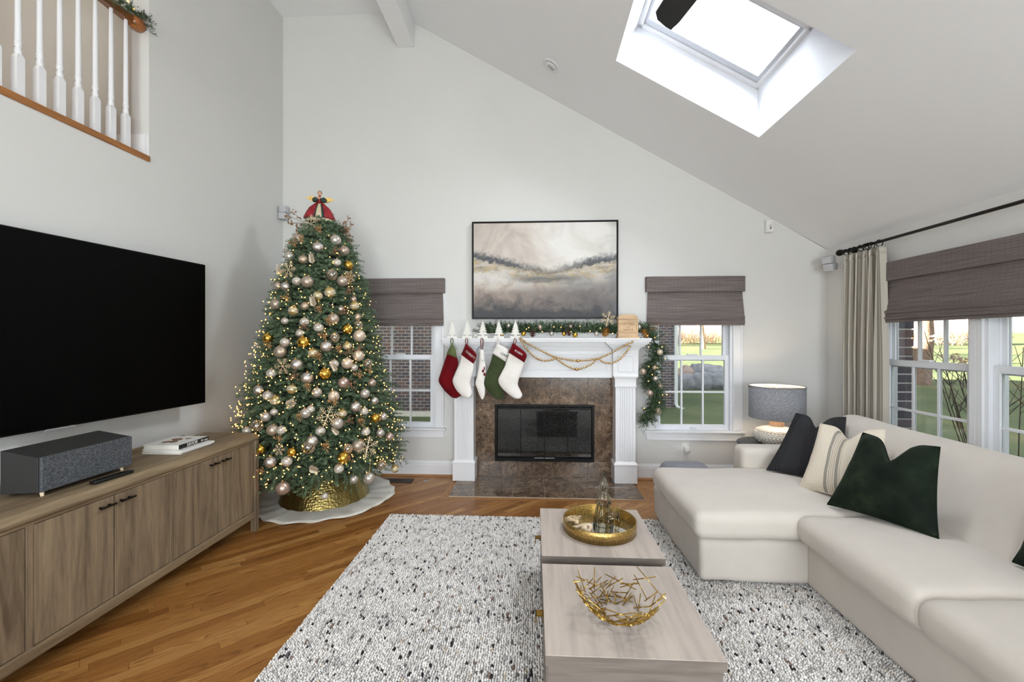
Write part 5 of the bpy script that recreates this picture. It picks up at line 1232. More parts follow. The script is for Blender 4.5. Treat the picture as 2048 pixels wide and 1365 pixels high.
# ================================================================ rug
t = thing('area_rug', 'thick cream and charcoal flecked wool rug under the coffee tables', 'rug', (.6, 2.0, 0))
RX0, RX1, RY0, RY1 = -1.195, 2.45, -.6, 3.555
part('backing', MB().box(RX0 + .004, RX1, RY0, RY1 - .004, .0, .008), 'rug_back', t)
rr = random.Random(17); V = []; F = []; COL = []
cream, grey, lgrey, blk, brn, tan, blue, dgrey = (srgb(c) for c in ('#EFEBE7', '#BDB9B7', '#DBD7D4', '#343134', '#8A746A', '#D3C6B6', '#A5A9AE', '#6A6769'))
def skip(x, y):
    if .06 < x < .62 and (1.5 < y < 2.05 or 2.18 < y < 2.73): return True
    if x > 1.02 and y > 2.68: return True
    return x > 1.63
px_, py_ = .0115, .0120
nx = int((1.75 - RX0) / px_); y_lo = 1.28
for i in range(nx):
    x = RX0 + .004 + (i + .5) * px_
    bias = .5 + .5 * mnoise.noise(Vector((x * 6.0, 3.3, 0))); run = 0; runc = cream
    y = y_lo
    while y < RY1 - .004:
        if run <= 0:
            patch = mnoise.noise(Vector((x * 2.2, y * 1.1, 7.7))) + .55 * mnoise.noise(Vector((x * 7, y * 2, 1.7)))
            q = rr.random(); dk = .036 + .085 * max(0, patch) + .015 * bias
            if q < dk: runc = rr.choice((blk, blk, dgrey)); run = rr.choice((1, 1, 1, 2, 2))
            elif q < dk + .12: runc = grey; run = rr.choice((1, 2, 3))
            elif q < dk + .15: runc = rr.choice((brn, tan, tan, grey, dgrey)); run = rr.choice((1, 2, 3))
            elif q < dk + .40: runc = lgrey; run = rr.choice((1, 2, 4))
            else: runc = cream; run = rr.choice((1, 2, 3))
        run -= 1
        yy = y; y += py_ * rr.uniform(.85, 1.15)
        if skip(x, yy): continue
        jx, h = rr.uniform(-.003, .003), rr.uniform(.014, .021)
        a, b = px_ * rr.uniform(.55, .72), py_ * rr.uniform(.5, .68); tw = rr.uniform(-.5, .5); k = len(V); cx = x + jx
        ct, st_ = math.cos(tw), math.sin(tw)
        for (u, v, z) in ((-1, 0, .45), (0, -1, .45), (1, 0, .45), (0, 1, .45), (0, 0, 1)):
            V.append((cx + u * a * ct - v * b * st_, yy + u * a * st_ + v * b * ct, .004 + h * z))
        V.append((cx, yy, .003))
        F += [(k, k + 1, k + 4), (k + 1, k + 2, k + 4), (k + 2, k + 3, k + 4), (k + 3, k, k + 4), (k + 1, k, k + 5), (k + 2, k + 1, k + 5), (k + 3, k + 2, k + 5), (k, k + 3, k + 5)]
        s = rr.uniform(.86, 1.08); COL += [min(1, runc[0] * s), min(1, runc[1] * s), min(1, runc[2] * s), 1.0] * 6
me = bpy.data.meshes.new('pile'); me.from_pydata(V, [], F); me.polygons.foreach_set('use_smooth', [True] * len(F))
ca = me.color_attributes.new('yarn', 'FLOAT_COLOR', 'POINT'); ca.data.foreach_set('color', COL)
part('pile', me, 'rug_wool', t, kind='stuff')
# ================================================================ sofa
def fold(x, y, z, a=.004, s=5): return a * mnoise.noise(Vector((x * s, y * s, z * s + 3.1)))
t = thing('sectional_sofa', 'cream linen slipcovered sectional sofa with a chaise', 'sofa', (1.9, 2.2, 0))
def soft(c, h, r, crown=.0, name='cushion', belly=0.0, nm=10, nr=4, wr=.004):
    def fn(x, y, z):
        u, v = max(-1, min(1, x / h[0])), max(-1, min(1, y / h[1]))
        k = (1 - u * u) * (1 - v * v)
        zz = z + (crown * k if z > 0 else 0)
        bl = belly * (1 - (z / h[2]) ** 2) if belly else 0
        q = (x + (bl if x > h[0] * .9 else -bl if x < -h[0] * .9 else 0), y + (bl if y > h[1] * .9 else -bl if y < -h[1] * .9 else 0), zz)
        f_ = fold(q[0] + c[0], q[1] + c[1], q[2] + c[2], wr)
        return (q[0] + f_, q[1] + f_, q[2] + f_ * .6)
    return part(name, MB().rbox(c, h, r, nm, nr, fn), 'sofa_linen', t, True)
soft((1.78, 3.125, .160), (.80, .505, .132), .035, name='chaise_base', nm=14, wr=.010)
soft((2.12, 1.60, .160), (.525, 1.03, .132), .025, name='seat_base', nm=14, wr=.006)
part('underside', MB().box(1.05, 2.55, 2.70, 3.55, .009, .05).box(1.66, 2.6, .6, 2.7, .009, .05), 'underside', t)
soft((1.59, 3.035, .380), (.640, .462, .081), .050, .034, 'chaise_cushion', .016, nm=16, wr=.007)
soft((1.86, 2.183, .383), (.345, .388, .084), .052, .024, 'seat_cushion', .018, nm=14, wr=.007)
soft((1.86, 1.385, .383), (.345, .400, .084), .052, .024, 'seat_cushion', .018, nm=14, wr=.007)
soft((2.10, 3.565, .335), (.475, .098, .280), .05, .006, 'arm', nm=12, wr=.005)
prof = [(2.10, .40), (2.125, .47), (2.20, .585), (2.275, .70), (2.345, .795), (2.405, .845), (2.475, .866), (2.545, .852), (2.60, .80), (2.63, .70), (2.64, .40), (2.64, .06), (2.35, .06), (2.15, .30)]
def spl(P, n):
    out = []; m = len(P)
    for i in range(m):
        p0, p1, p2, p3 = (Vector(P[(i + k) % m]) for k in (-1, 0, 1, 2))
        for k in range(n):
            f = k / n; out.append(.5 * ((2 * p1) + (p2 - p0) * f + (2 * p0 - 5 * p1 + 4 * p2 - p3) * f * f + (3 * p1 - p0 - 3 * p2 + p3) * f ** 3))
    return out
P2 = spl(prof, 3); cen = Vector((2.42, .5))
def back_block(y0, y1, name):
    rows = []; ys = [0, .004, .014, .032, .06] + [.06 + (y1 - y0 - .12) * k / 16 for k in range(1, 17)]
    ys = [y0 + v for v in ys] + [y1 - v for v in (.032, .014, .004, 0)]
    for y in ys:
        e = min(y - y0, y1 - y); s = 1 if e >= .06 else 1 - .10 * (1 - math.sqrt(max(0, 1 - (1 - e / .06) ** 2)))
        row = []
        for p in P2:
            q = cen + (p - cen) * s; lift = .018 * max(0, (y - 3.0) / .5) if q.y > .6 else 0
            f_ = fold(q.x, y, q.y, .008, 3.5); row.append((q.x + f_, y, q.y + lift + f_ * .5))
        rows.append(row)
    m = MB().grid(rows, True); n = len(P2); k = len(m.v); m.f.append(tuple(range(n))); m.f.append(tuple(range(k - n, k))[::-1])
    m.f = [f[::-1] for f in m.f]
    return part(name, m, 'sofa_linen', t, True)
back_block(.6, 3.56, 'backrest')
# ---------------------------------------------------------------- throw pillows
def pillow(bl, br, tr, tl, th, mat, label, chop=.05, seed=0, wr=.006, facing=(-1, -1, .6)):
    bl, br, tr, tl = map(Vector, (bl, br, tr, tl)); n = 26
    nrm = (br - bl).cross(tl - bl).normalized(); c = (bl + br + tr + tl) / 4
    if nrm.dot(Vector(facing)) < 0: nrm = -nrm
    up = ((tl + tr) - (bl + br)).normalized()
    def pt(i, j, s):
        u, v = i / n, j / n; U, W = 2 * u - 1, 2 * v - 1
        # edges curve inwards between the corners
        k = .055; uu = U * (1 - k * (1 - W * W)); ww = W * (1 - k * (1 - U * U))
        p = bl.lerp(br, (uu + 1) / 2).lerp(tl.lerp(tr, (uu + 1) / 2), (ww + 1) / 2)
        dent = math.exp(-(U / .30) ** 2) * max(0, (W + .1) / 1.1) ** 2
        p -= up * chop * dent * 1.5
        e = (1 - abs(U) ** 2.6) * (1 - abs(W) ** 2.6); h = th * max(0, e) ** .55
        h *= (1 - .45 * dent)
        q = p + nrm * (s * h)
        f_ = wr * mnoise.noise(Vector((q.x * 14 + seed, q.y * 14, q.z * 14))) * (min(1, e * 4))
        return q + nrm * f_ * s
    base = Vector(((bl.x + br.x) / 2, (bl.y + br.y) / 2, bl.z))
    t = thing('throw_pillow', label, 'pillow', base, group='throw pillows on the sofa')
    for s, nm in ((1, 'front_panel'), (-1, 'back_panel')):
        rows = [[pt(i, j, s) for i in range(n + 1)] for j in range(n + 1)]
        m = MB().grid(rows)
        me = m.mesh(nm, True); uv_from(me, 'face', lambda co, i: ((i % (n + 1)) / n, (i // (n + 1)) / n)); part(nm, me, mat, t)
    edge = [pt(i, 0, 0) for i in range(n)] + [pt(n, j, 0) for j in range(n)] + [pt(n - i, n, 0) for i in range(n)] + [pt(0, n - j, 0) for j in range(n)]
    part('piping', MB().tube(edge + edge[:1], .0035, 6, False), mat, t, True)
    return t
pillow((1.74, 3.345, .49), (2.06, 2.98, .49), (2.335, 3.375, .885), (2.045, 3.50, .89), .085, 'charcoal_pleat', 'charcoal pleated throw pillow in the corner of the sofa', .075, 1)
pillow((1.765, 2.985, .485), (1.99, 2.56, .485), (2.26, 2.915, .885), (1.975, 3.10, .885), .085, 'cream_weave', 'cream woven throw pillow with a dark striped band', .06, 2)
pillow((1.742, 2.672, .488), (1.985, 2.235, .488), (2.125, 2.385, .905), (1.985, 2.725, .905), .095, 'forest_velvet', 'dark green velvet throw pillow in front of the cream one', .09, 3, .009)
pillow((2.105, 2.02, .49), (2.12, 1.55, .49), (2.33, 1.60, .87), (2.31, 2.04, .87), .09, 'forest_velvet', 'dark green velvet pillow cut off at the right edge', .06, 4, .009)
# ================================================================ lamp, side table, pouf
lx, ly, lz = 2.240, 4.13, .505
t = thing('side_table', 'dark round side table behind the sofa arm', 'side table', (lx - .05, ly, 0))
part('top', MB().lathe([(.0, .485), (.27, .485), (.285, .49), (.285, .5), (.28, .505), (0, .505)], (lx - .05, ly, 0), 40), 'side_table_dark', t, True)
part('stem', MB().lathe([(.03, .02), (.022, .1), (.022, .42), (.06, .485)], (lx - .05, ly, 0), 20), 'side_table_dark', t, True)
part('foot', MB().lathe([(.19, 0), (.19, .014), (.06, .03), (0, .03)], (lx - .05, ly, 0), 32), 'side_table_dark', t, True)
t = thing('table_lamp', 'white textured ceramic table lamp with a grey linen drum shade', 'lamp', (lx, ly, lz))
m = MB(); rows = []; nA, nZ = 72, 26
for i in range(nZ + 1):
    f = i / nZ; z = .165 * f; r = .075 + .108 * math.sin(PI * (f * .80 + .12)) ** .8
    if f > .82: r = lerp(r, .062, ((f - .82) / .18) ** 1.3)
    rows.append([((r + .0065 * math.cos(nA / 4 * (2 * PI * j / nA) + (i % 4 // 2) * PI) * math.cos(i * PI / 2) * (f < .84)) * math.cos(2 * PI * j / nA), (r + .0065 * math.cos(nA / 4 * (2 * PI * j / nA)) * math.cos(i * PI / 2 + .2) * (f < .84)) * math.sin(2 * PI * j / nA), z) for j in range(nA)])
m.grid(rows, True); m.f.append(tuple(range(nA))[::-1])
part('base', m, 'lamp_ceramic', t, True, world=False)
m = MB(); R2 = random.Random(2)
for i in range(7):
    f = .1 + .105 * i; z = .165 * f; r = .075 + .108 * math.sin(PI * (f * .80 + .12)) ** .8
    k = int(r * 2 * PI / .029)
    for j in range(k):
        a = 2 * PI * (j + .5 * (i % 2)) / k; m.sphere((r * math.cos(a), r * math.sin(a), z), .0095, 8, 6)
part('nubs', m, 'lamp_ceramic', t, True, world=False, kind='stuff')
part('neck', MB().lathe([(.060, .165), (.062, .17), (.060, .205), (.064, .215), (0, .215)], n=28), 'lamp_wood', t, True, world=False)
part('stem', MB().tube([(0, 0, .21), (0, 0, .30)], .008, 8), 'brass', t, True, world=False)
part('bulb', MB().sphere((0, 0, .36), .03, 14, 10), 'lamp_bulb', t, True, world=False)
part('harp', MB().tube([(.02, 0, .30), (.055, 0, .38), (.03, 0, .49), (0, 0, .515), (-.03, 0, .49), (-.055, 0, .38), (-.02, 0, .30)], .002, 6).tube([(-.235, 0, .512), (.235, 0, .512)], .0025, 6).tube([(0, -.235, .512), (0, .235, .512)], .0025, 6), 'brass', t, True, world=False)
part('finial', MB().lathe([(.006, .512), (.01, .52), (.007, .53), (.012, .54), (0, .55)], n=12), 'glitter_white', t, True, world=False)
s = part('shade', MB().lathe([(.230, .238), (.230, .53), (.228, .53), (.228, .238), (.230, .238)], n=64, cap=False), 'shade_linen', t, True, world=False)
part('shade_lining', MB().lathe([(.2255, .239), (.2255, .529)], n=64, cap=False), 'white_plastic', s, True, world=False)
part('shade_trim', MB().lathe([(.2305, .525), (.232, .528), (.232, .534), (.227, .534), (.227, .525)], n=64, cap=False), 'shade_linen', s, True, world=False)
lamp('POINT', 'table_lamp_light', (lx, ly, lz + .36), (0, 0, 0), 7, (1, .80, .56), shadow_soft_size=.035)
t = thing('floor_pouf', 'grey upholstered pouf peeking out behind the chaise', 'pouf', (1.48, 4.22, 0))
part('seat', MB().rbox((1.46, 4.22, .137), (.23, .2, .132), .09, 6, 4), 'pouf_grey', t, True)
part('piping', MB().tube([(1.46 + .21 * math.cos(a), 4.22 + .18 * math.sin(a), .215) for a in [2 * PI * k / 32 for k in range(33)]], .005, 6, False), 'pouf_grey', t, True)
# ================================================================ Christmas tree
TX, TY = -1.98, 3.98
TP = [(0.0, .62), (.25, .70), (.45, .745), (.66, .735), (1.0, .65), (1.37, .555), (1.7, .47), (2.03, .385), (2.3, .28), (2.45, .2), (2.58, .09), (2.9, .04)]
def trad(z):
    for (a, ra), (b, rb) in zip(TP, TP[1:]):
        if a <= z <= b: return lerp(ra, rb, (z - a) / (b - a))
    return TP[0][1] if z < 0 else TP[-1][1]
tree = thing('christmas_tree', 'tall decorated fir Christmas tree in the corner', 'Christmas tree', (TX, TY, 0))
part('trunk', MB().tube([(TX, TY, .02), (TX, TY, 1.4), (TX, TY, 2.58)], [.035, .025, .008], 10), 'trunk_brown', tree, True)
rt = random.Random(31); m = MB(); stems = MB()
def in_room(x, y): return x > XL + .13 and y < YB - .12
z = .30
while z < 2.56:
    R = trad(z); nb = max(5, int(2 * PI * R / .085)); off = rt.uniform(0, 6)
    for k in range(nb):
        a = off + 2 * PI * k / nb + rt.uniform(-.12, .12); rr_ = R * rt.uniform(.86, 1.06); ca, sa = math.cos(a), math.sin(a)
        while not in_room(TX + ca * rr_, TY + sa * rr_): rr_ *= .94
        tip = Vector((TX + ca * rr_, TY + sa * rr_, z + rt.uniform(-.03, .03))); root = Vector((TX + ca * .02, TY + sa * .02, z + .10 * (1 - z / 3)))
        d = (tip - root); L = d.length; d.normalize()
        stems.tube([root, root.lerp(tip, .55), root.lerp(tip, .9)], [.006, .004, .002], 4, False)
        back = sa > .55                                              # faces the wall
        for f in ((.45, .62, .76, .88, 1.0) if not back else (.7, .95)):
            p = root.lerp(tip, f - .12 / max(L, .12) if f == 1.0 else f - .08)
            if f == 1.0: sprig(m, p, d + Vector((0, 0, .1)), .13, 46, .027, .0036, .05, rt)
            else:
                for s in (1, -1):
                    sd = (d * .8 + Vector((-sa, ca, 0)) * s * rt.uniform(.6, 1.0) + Vector((0, 0, rt.uniform(-.2, .35)))).normalized()
                    sprig(m, p, sd, rt.uniform(.08, .12), 27, .027, .0036, .1, rt)
    z += .062
for k in range(60):                                                  # the leader
    z = rt.uniform(2.42, 2.60); a = rt.uniform(0, 6.3); sprig(m, (TX, TY, z), (math.cos(a), math.sin(a), .6), rt.uniform(.06, .12), 20, .024, .0034, 0, rt)
for (px, py, pz) in ((-1.36, 3.60, .42), (-1.30, 3.78, .40), (-2.13, 3.30, .36), (-1.83, 3.34, .24), (-1.98, 3.33, .36), (-2.35, 3.42, .34), (-2.45, 3.5, .34), (-1.6, 3.42, .36), (-1.45, 3.5, .38)):
    for k in range(4): sprig(m, Vector((px, py, pz)).lerp(Vector((TX, TY, pz + .1)), .22), Vector((px - TX, py - TY, -.12 + .1 * k)) + Vector((rt.uniform(-.2, .2), rt.uniform(-.2, .2), 0)), .17, 34, .027, .0036, .15, rt)
for k in range(46):                                                  # low drooping branch ends
    a = rt.uniform(PI * .95, PI * 2.05); R = rt.uniform(.50, .74); p = Vector((TX + R * math.cos(a), TY + R * math.sin(a), rt.uniform(.36, .48)))
    for j in range(3): sprig(m, p, Vector((math.cos(a) * .5 + rt.uniform(-.4, .4), math.sin(a) * .5 + rt.uniform(-.4, .4), -rt.uniform(.3, .9))), rt.uniform(.10, .15), 34, .027, .0036, .2, rt)
part('branches', stems, 'trunk_brown', tree); part('needles', m, 'fir_green', tree, kind='stuff')
t = thing('string_lights', 'warm white fairy lights strung through the Christmas tree', 'string lights', (TX, TY, .3))
m = MB(); wire = []
N_ = 1300
for k in range(N_):
    f = k / N_; z = lerp(.34, 2.52, f ** .92); a = f * 2 * PI * 26; r = trad(z) * (.88 + .08 * math.sin(k * 1.7)); x, y = TX + r * math.cos(a), TY + r * math.sin(a)
    if in_room(x, y): wire.append((x, y, z + .02 * math.sin(k * .9)))
part('wire', MB().tube(wire, .0014, 3, False), 'pine_green', t)
for k in range(820):
    z = lerp(.32, 2.5, 1 - math.sqrt(rt.random())); a = rt.uniform(PI * .95, PI * 2.05); r = trad(z) * (rt.uniform(1.0, 1.1) if -.8 < math.cos(a) < .8 else rt.uniform(.9, 1.03))
    while not in_room(TX + r * math.cos(a) - .01, TY): r *= .95
    m.sphere((TX + r * math.cos(a), TY + r * math.sin(a), z), .0050, 6, 4)
part('bulbs', m, 'bulb_warm', t, True, kind='stuff')
ORN= [(-2.093,3.761,2.363,0.0489,'matte'),(-1.786,3.825,2.361,0.0496,'pearl'),(-1.885,3.706,2.273,0.0481,'mercury'),(-1.719,3.85,2.27,0.0453,'rose'),(-2.142,3.704,2.197,0.0439,'pearl'),(-1.984,3.644,2.156,0.0388,'glitter'),(-1.735,3.744,2.145,0.0353,'stripe'),(-1.67,3.832,2.135,0.0406,'gold'),(-1.746,3.673,2.027,0.0433,'clear'),(-2.004,3.578,1.96,0.0381,'stripe'),(-1.915,3.581,1.955,0.0508,'matte'),(-1.676,3.722,1.977,0.0482,'matte'),(-2.104,3.585,1.917,0.0404,'mercury'),(-2.205,3.637,1.93,0.0345,'matte'),(-1.821,3.575,1.836,0.0401,'goldstripe'),(-1.743,3.626,1.87,0.047,'goldstripe'),(-2.187,3.577,1.766,0.0446,'matte'),(-1.997,3.512,1.706,0.0416,'goldstripe'),(-1.907,3.527,1.744,0.0334,'glitter'),(-1.584,3.759,1.765,0.0398,'goldstripe'),(-1.597,3.768,1.823,0.0266,'rose'),(-1.695,3.587,1.64,0.0486,'matte'),(-1.656,3.65,1.728,0.0258,'mercury'),(-1.556,3.756,1.663,0.0309,'glitter'),(-1.894,3.495,1.613,0.0372,'stripe'),(-2.06,3.496,1.62,0.029,'stripe'),(-1.785,3.515,1.566,0.0394,'stripe'),(-1.599,3.645,1.554,0.0429,'gold'),(-1.542,3.745,1.596,0.0352,'clear'),(-2.212,3.506,1.477,0.0416,'gold'),(-1.917,3.467,1.52,0.0328,'stripe'),(-1.669,3.556,1.484,0.0377,'clear'),(-1.526,3.723,1.499,0.0525,'swirl'),(-2.031,3.446,1.443,0.0388,'stripe'),(-1.88,3.454,1.444,0.049,'gold'),(-1.715,3.503,1.407,0.0496,'mercury'),(-1.583,3.608,1.412,0.0361,'goldstripe'),(-2.061,3.43,1.367,0.0488,'matte'),(-1.799,3.452,1.356,0.0387,'goldstripe'),(-1.906,3.402,1.264,0.0483,'mercury'),(-1.51,3.664,1.327,0.0473,'swirl'),(-1.648,3.502,1.265,0.0371,'stripe'),(-1.568,3.57,1.267,0.0462,'swirl'),(-1.522,3.606,1.227,0.0318,'pearl'),(-1.452,3.732,1.258,0.035,'clear'),(-2.113,3.395,1.195,0.0383,'stripe'),(-1.816,3.393,1.158,0.0501,'mercury'),(-1.698,3.449,1.188,0.0488,'gold'),(-1.572,3.511,1.109,0.0454,'rose'),(-2.213,3.389,1.058,0.0423,'mercury'),(-2.115,3.35,1.021,0.0378,'stripe'),(-2.039,3.329,0.987,0.0415,'goldstripe'),(-1.918,3.352,1.072,0.0397,'goldstripe'),(-1.735,3.39,1.043,0.04,'pearl'),(-1.621,3.44,1.007,0.0446,'swirl'),(-1.437,3.626,1.005,0.0404,'pearl'),(-1.411,3.717,1.089,0.0349,'rose'),(-1.379,3.691,0.936,0.0346,'mercury'),(-1.478,3.529,0.907,0.0456,'mercury'),(-2.101,3.304,0.861,0.0392,'pearl'),(-2.037,3.306,0.898,0.0275,'stripe'),(-1.794,3.326,0.887,0.0413,'pearl'),(-1.762,3.344,0.916,0.0316,'stripe'),(-1.552,3.445,0.866,0.0365,'goldstripe'),(-1.424,3.578,0.864,0.0336,'stripe'),(-1.356,3.653,0.792,0.0407,'gold'),(-1.317,3.738,0.79,0.0328,'pearl'),(-1.574,3.405,0.794,0.0481,'pearl'),(-2.171,3.3,0.789,0.0432,'clear'),(-2.267,3.322,0.744,0.0356,'stripe'),(-2.024,3.269,0.764,0.0446,'matte'),(-1.954,3.268,0.765,0.0349,'stripe'),(-1.676,3.33,0.746,0.0373,'stripe'),(-1.722,3.291,0.676,0.0466,'mercury'),(-1.744,3.276,0.631,0.0465,'clear'),(-1.396,3.542,0.7,0.0353,'stripe'),(-1.315,3.658,0.665,0.0343,'pearl'),(-1.27,3.76,0.611,0.0352,'rose'),(-1.435,3.474,0.602,0.049,'matte'),(-1.493,3.416,0.589,0.0362,'clear'),(-2.107,3.248,0.62,0.0347,'gold'),(-1.858,3.246,0.602,0.0346,'gold'),(-1.518,3.389,0.523,0.0479,'gold'),(-2.017,3.231,0.527,0.046,'mercury'),(-1.892,3.236,0.534,0.0403,'stripe'),(-1.544,3.365,0.443,0.0376,'stripe'),(-1.307,3.663,0.387,0.0386,'clear'),(-1.26,3.876,0.294,0.0363,'goldstripe'),(-1.931,3.249,0.322,0.052,'rose'),(-1.463,3.459,0.329,0.0346,'pearl'),(-1.379,3.566,0.306,0.0481,'pearl'),(-1.648,3.343,0.232,0.0276,'stripe')]
SNOW= [(-2.005,3.811,2.508,0.09),(-2.092,3.601,2.062,0.0768),(-1.629,3.77,2.027,0.0576),(-2.001,3.36,1.254,0.0717),(-1.626,3.344,0.862,0.0867),(-1.361,3.489,0.585,0.0901),(-1.93,3.195,0.632,0.0455)]
BERRY= [(-1.905,3.777,2.436,0.0624),(-1.761,4.075,2.541,0.0767),(-2.108,3.732,2.321,0.0618),(-2.033,3.718,2.344,0.0528),(-1.751,3.76,2.235,0.0576),(-2.284,3.797,2.274,0.054),(-1.629,3.769,1.996,0.0709),(-1.614,3.735,1.881,0.0615),(-2.059,3.53,1.82,0.0585),(-1.784,3.537,1.715,0.0543),(-1.621,3.649,1.701,0.0601),(-2.218,3.543,1.666,0.0673),(-1.704,3.548,1.611,0.0585),(-1.874,3.466,1.567,0.0492),(-1.725,3.503,1.506,0.0578),(-1.614,3.538,1.381,0.0583),(-1.551,3.589,1.359,0.0549),(-2.157,3.446,1.424,0.0491),(-1.737,3.443,1.323,0.0609),(-1.895,3.354,1.167,0.0556),(-1.473,3.608,1.176,0.0593),(-1.783,3.358,1.088,0.0555),(-1.511,3.525,1.083,0.0622),(-1.598,3.414,0.974,0.0603),(-1.816,3.285,0.863,0.0466),(-1.497,3.668,1.378,0.0517),(-1.423,3.704,1.204,0.0478),(-1.413,3.512,0.784,0.0577),(-1.488,3.443,0.809,0.0486),(-1.942,3.228,0.719,0.0498),(-1.607,3.304,0.628,0.0584),(-1.466,3.393,0.516,0.0519),(-2.063,3.201,0.476,0.0456),(-2.201,3.854,2.559,0.0821),(-1.74,4.082,2.471,0.0864),(-1.281,3.65,0.61,0.0513)]
LEAF= [(-1.895,3.626,2.128,0.0557),(-1.829,3.525,1.752,0.0583),(-1.617,3.472,1.215,0.045),(-1.917,3.287,0.951,0.0701),(-1.547,3.356,0.722,0.0435),(-1.711,3.237,0.479,0.0612),(-2.186,3.633,2.033,0.0517)]

def side(x, y):
    a = math.atan2(x - TX, -(y - TY)); return 'left side' if a < -.42 else 'right side' if a > .42 else 'front'
buckets = {}
for q in ORN:
    zone = 'high' if q[2] > 1.75 else 'halfway up' if q[2] > 1.0 else 'low'
    buckets.setdefault((q[4], side(q[0], q[1]), zone), []).append(q)
for (k, sd, zone), L in buckets.items():
    L.sort(key=lambda q: -q[2])
    for i, q in enumerate(L):
        lab = "%s ball ornament %s on the tree's %s" % (WORDS[k], zone, sd)
        if len(L) > 1: lab = ('%s highest ' % ORD[i] if i else 'highest ') + lab
        ornament(q[0], q[1], q[2], q[3], k, lab, 'ball ornaments on the Christmas tree')
fl_lab = ['cream glitter snowflake just below the angel tree topper', 'cream glitter snowflake on the upper left of the tree', 'small cream snowflake on the upper right of the tree beside the shade', 'cream glitter snowflake on the left middle of the tree', 'large cream glitter snowflake on the lower front of the tree', 'large cream glitter snowflake at the lower right of the tree', 'small cream snowflake at the lower left of the tree beside the console']
for i, (x, y, z, r) in enumerate(SNOW):
    a = math.atan2(x - TX, -(y - TY)); snowflake((x, y, z), r, (rt.uniform(-.25, .1), rt.uniform(-.5, .5), a * .8), fl_lab[i], 'snowflake decorations')
bb = {}
for i, (x, y, z, r) in enumerate(BERRY):
    tw = i in (33, 34, 1, 5, 11, 35); kind = 3 if tw else i % 3
    bb.setdefault((('wispy copper twig spray' if tw else ('gold berry spray', 'copper berry spray', 'gold berry spray')[kind]), side(x, y), 'high' if z > 1.75 else 'halfway up' if z > 1.0 else 'low'), []).append((x, y, z, r, kind))
for (w_, sd, zone), L in bb.items():
    L.sort(key=lambda q: -q[2])
    for i, (x, y, z, r, kind) in enumerate(L):
        lab = "%s %s on the tree's %s" % (w_, zone, sd)
        if len(L) > 1: lab = ('%s highest ' % ORD[i] if i else 'highest ') + lab
        if kind == 3: x, y, z, r = lerp(x, TX, .38), lerp(y, TY, .38), z - .02, r * 1.25
        berry((x, y, z), r * (1.0 if kind == 3 else .95), kind, 0, lab, 'berry sprays', -1 if (kind == 3 and x < TX) else 1)
lf = MB(); st = MB(); st.tube([(0, 0, -.2), (0, -.1, .5), (.1, -.15, 1.1)], .03, 4)
for k in range(9):
    f = k / 8; p = Vector((.1 * f * f, -.1 * f, -.1 + 1.2 * f)); s = 1 if k % 2 else -1
    for s in ((1, -1) if k < 8 else (0,)):
        d = Vector((s * .8, -.1, .6)).normalized(); n_ = Vector((-d.z, 0, d.x)) * .11; L = .62 * (1 - .35 * f)
        lf.add([p, p + d * L * .5 + n_ + Vector((0, -.05, 0)), p + d * L, p + d * L * .5 - n_ + Vector((0, -.05, 0))], [(0, 1, 2, 3)])
lf_me = lf.mesh('leaves'); lf_me.materials.append(MATS['leaf_champagne']); st_me = st.mesh('stem'); st_me.materials.append(MATS['leaf_champagne'])
ll = ['champagne leaf sprig near the top of the tree', 'champagne leaf sprig on the upper front of the tree', 'small champagne leaf sprig beside a gold ball on the tree', 'large champagne leaf sprig on the left of the tree', 'small champagne leaf sprig on the lower front of the tree', 'champagne leaf sprig at the bottom front of the tree', 'champagne leaf sprig on the upper left edge of the tree']
for i, (x, y, z, r) in enumerate(LEAF):
    t = thing('leaf_sprig', ll[i], 'leaf sprig', (x, y, z), group='leaf sprigs on the tree', rot=(.2, rt.uniform(-1.7, 1.7), 0)); t.scale = (r * 1.1,) * 3
    link('stem', st_me, None, t, False); link('leaves', lf_me, None, t, False)
# angel tree topper
az = 2.565
t = thing('angel_topper', 'angel tree topper in a dark red gown with gold wings', 'tree topper', (-1.985, 3.93, az), rot=(0, 0, .35))
def gown(prof, a0, a1, n, amp, fr, y0=0.0):
    rows = []
    for r, z in prof: rows.append([((r + amp * r * math.sin(fr * a)) * math.cos(a), (r + amp * r * math.sin(fr * a)) * math.sin(a) * .8 + y0, z) for a in [lerp(a0, a1, j / n) for j in range(n + 1)]])
    return MB().grid(rows)
part('underskirt', gown([(.105, 0), (.095, .03), (.07, .085), (.04, .13), (.022, .165)], 0, 2 * PI, 48, .07, 9), 'angel_cream', t, True, world=False)
o = part('gown', gown([(.133, .012), (.128, .035), (.108, .08), (.085, .12), (.05, .152), (.026, .172)], -PI / 2 + .38, 1.5 * PI - .30, 48, .05, 10), 'angel_red', t, True, world=False); o.modifiers.new('thick', 'SOLIDIFY').thickness = .004
o = part('gown_lining', gown([(.126, .010), (.121, .035), (.102, .078), (.08, .115), (.05, .148)], -PI / 2 + .22, -PI / 2 + .50, 10, .02, 9), 'angel_green', t, True, world=False)
o = part('gown_lining', gown([(.126, .010), (.121, .035), (.102, .078), (.08, .115), (.05, .148)], 1.5 * PI - .55, 1.5 * PI - .20, 10, .02, 9), 'angel_green', t, True, world=False)
part('hem', MB().grid([[((r_) * math.cos(a), (r_) * math.sin(a) * .8, z_ + .006 * math.sin(14 * a)) for a in [2 * PI * j / 60 for j in range(61)]] for r_, z_ in ((.125, -.012), (.118, .012), (.105, .018))]), 'angel_cream', t, True, world=False)
part('body', MB().tube([(0, 0, .155), (0, 0, .185), (0, 0, .212), (0, -.002, .222), (0, -.003, .236)], [.022, .026, .028, .012, .010], 14), 'angel_red', t, True, world=False)
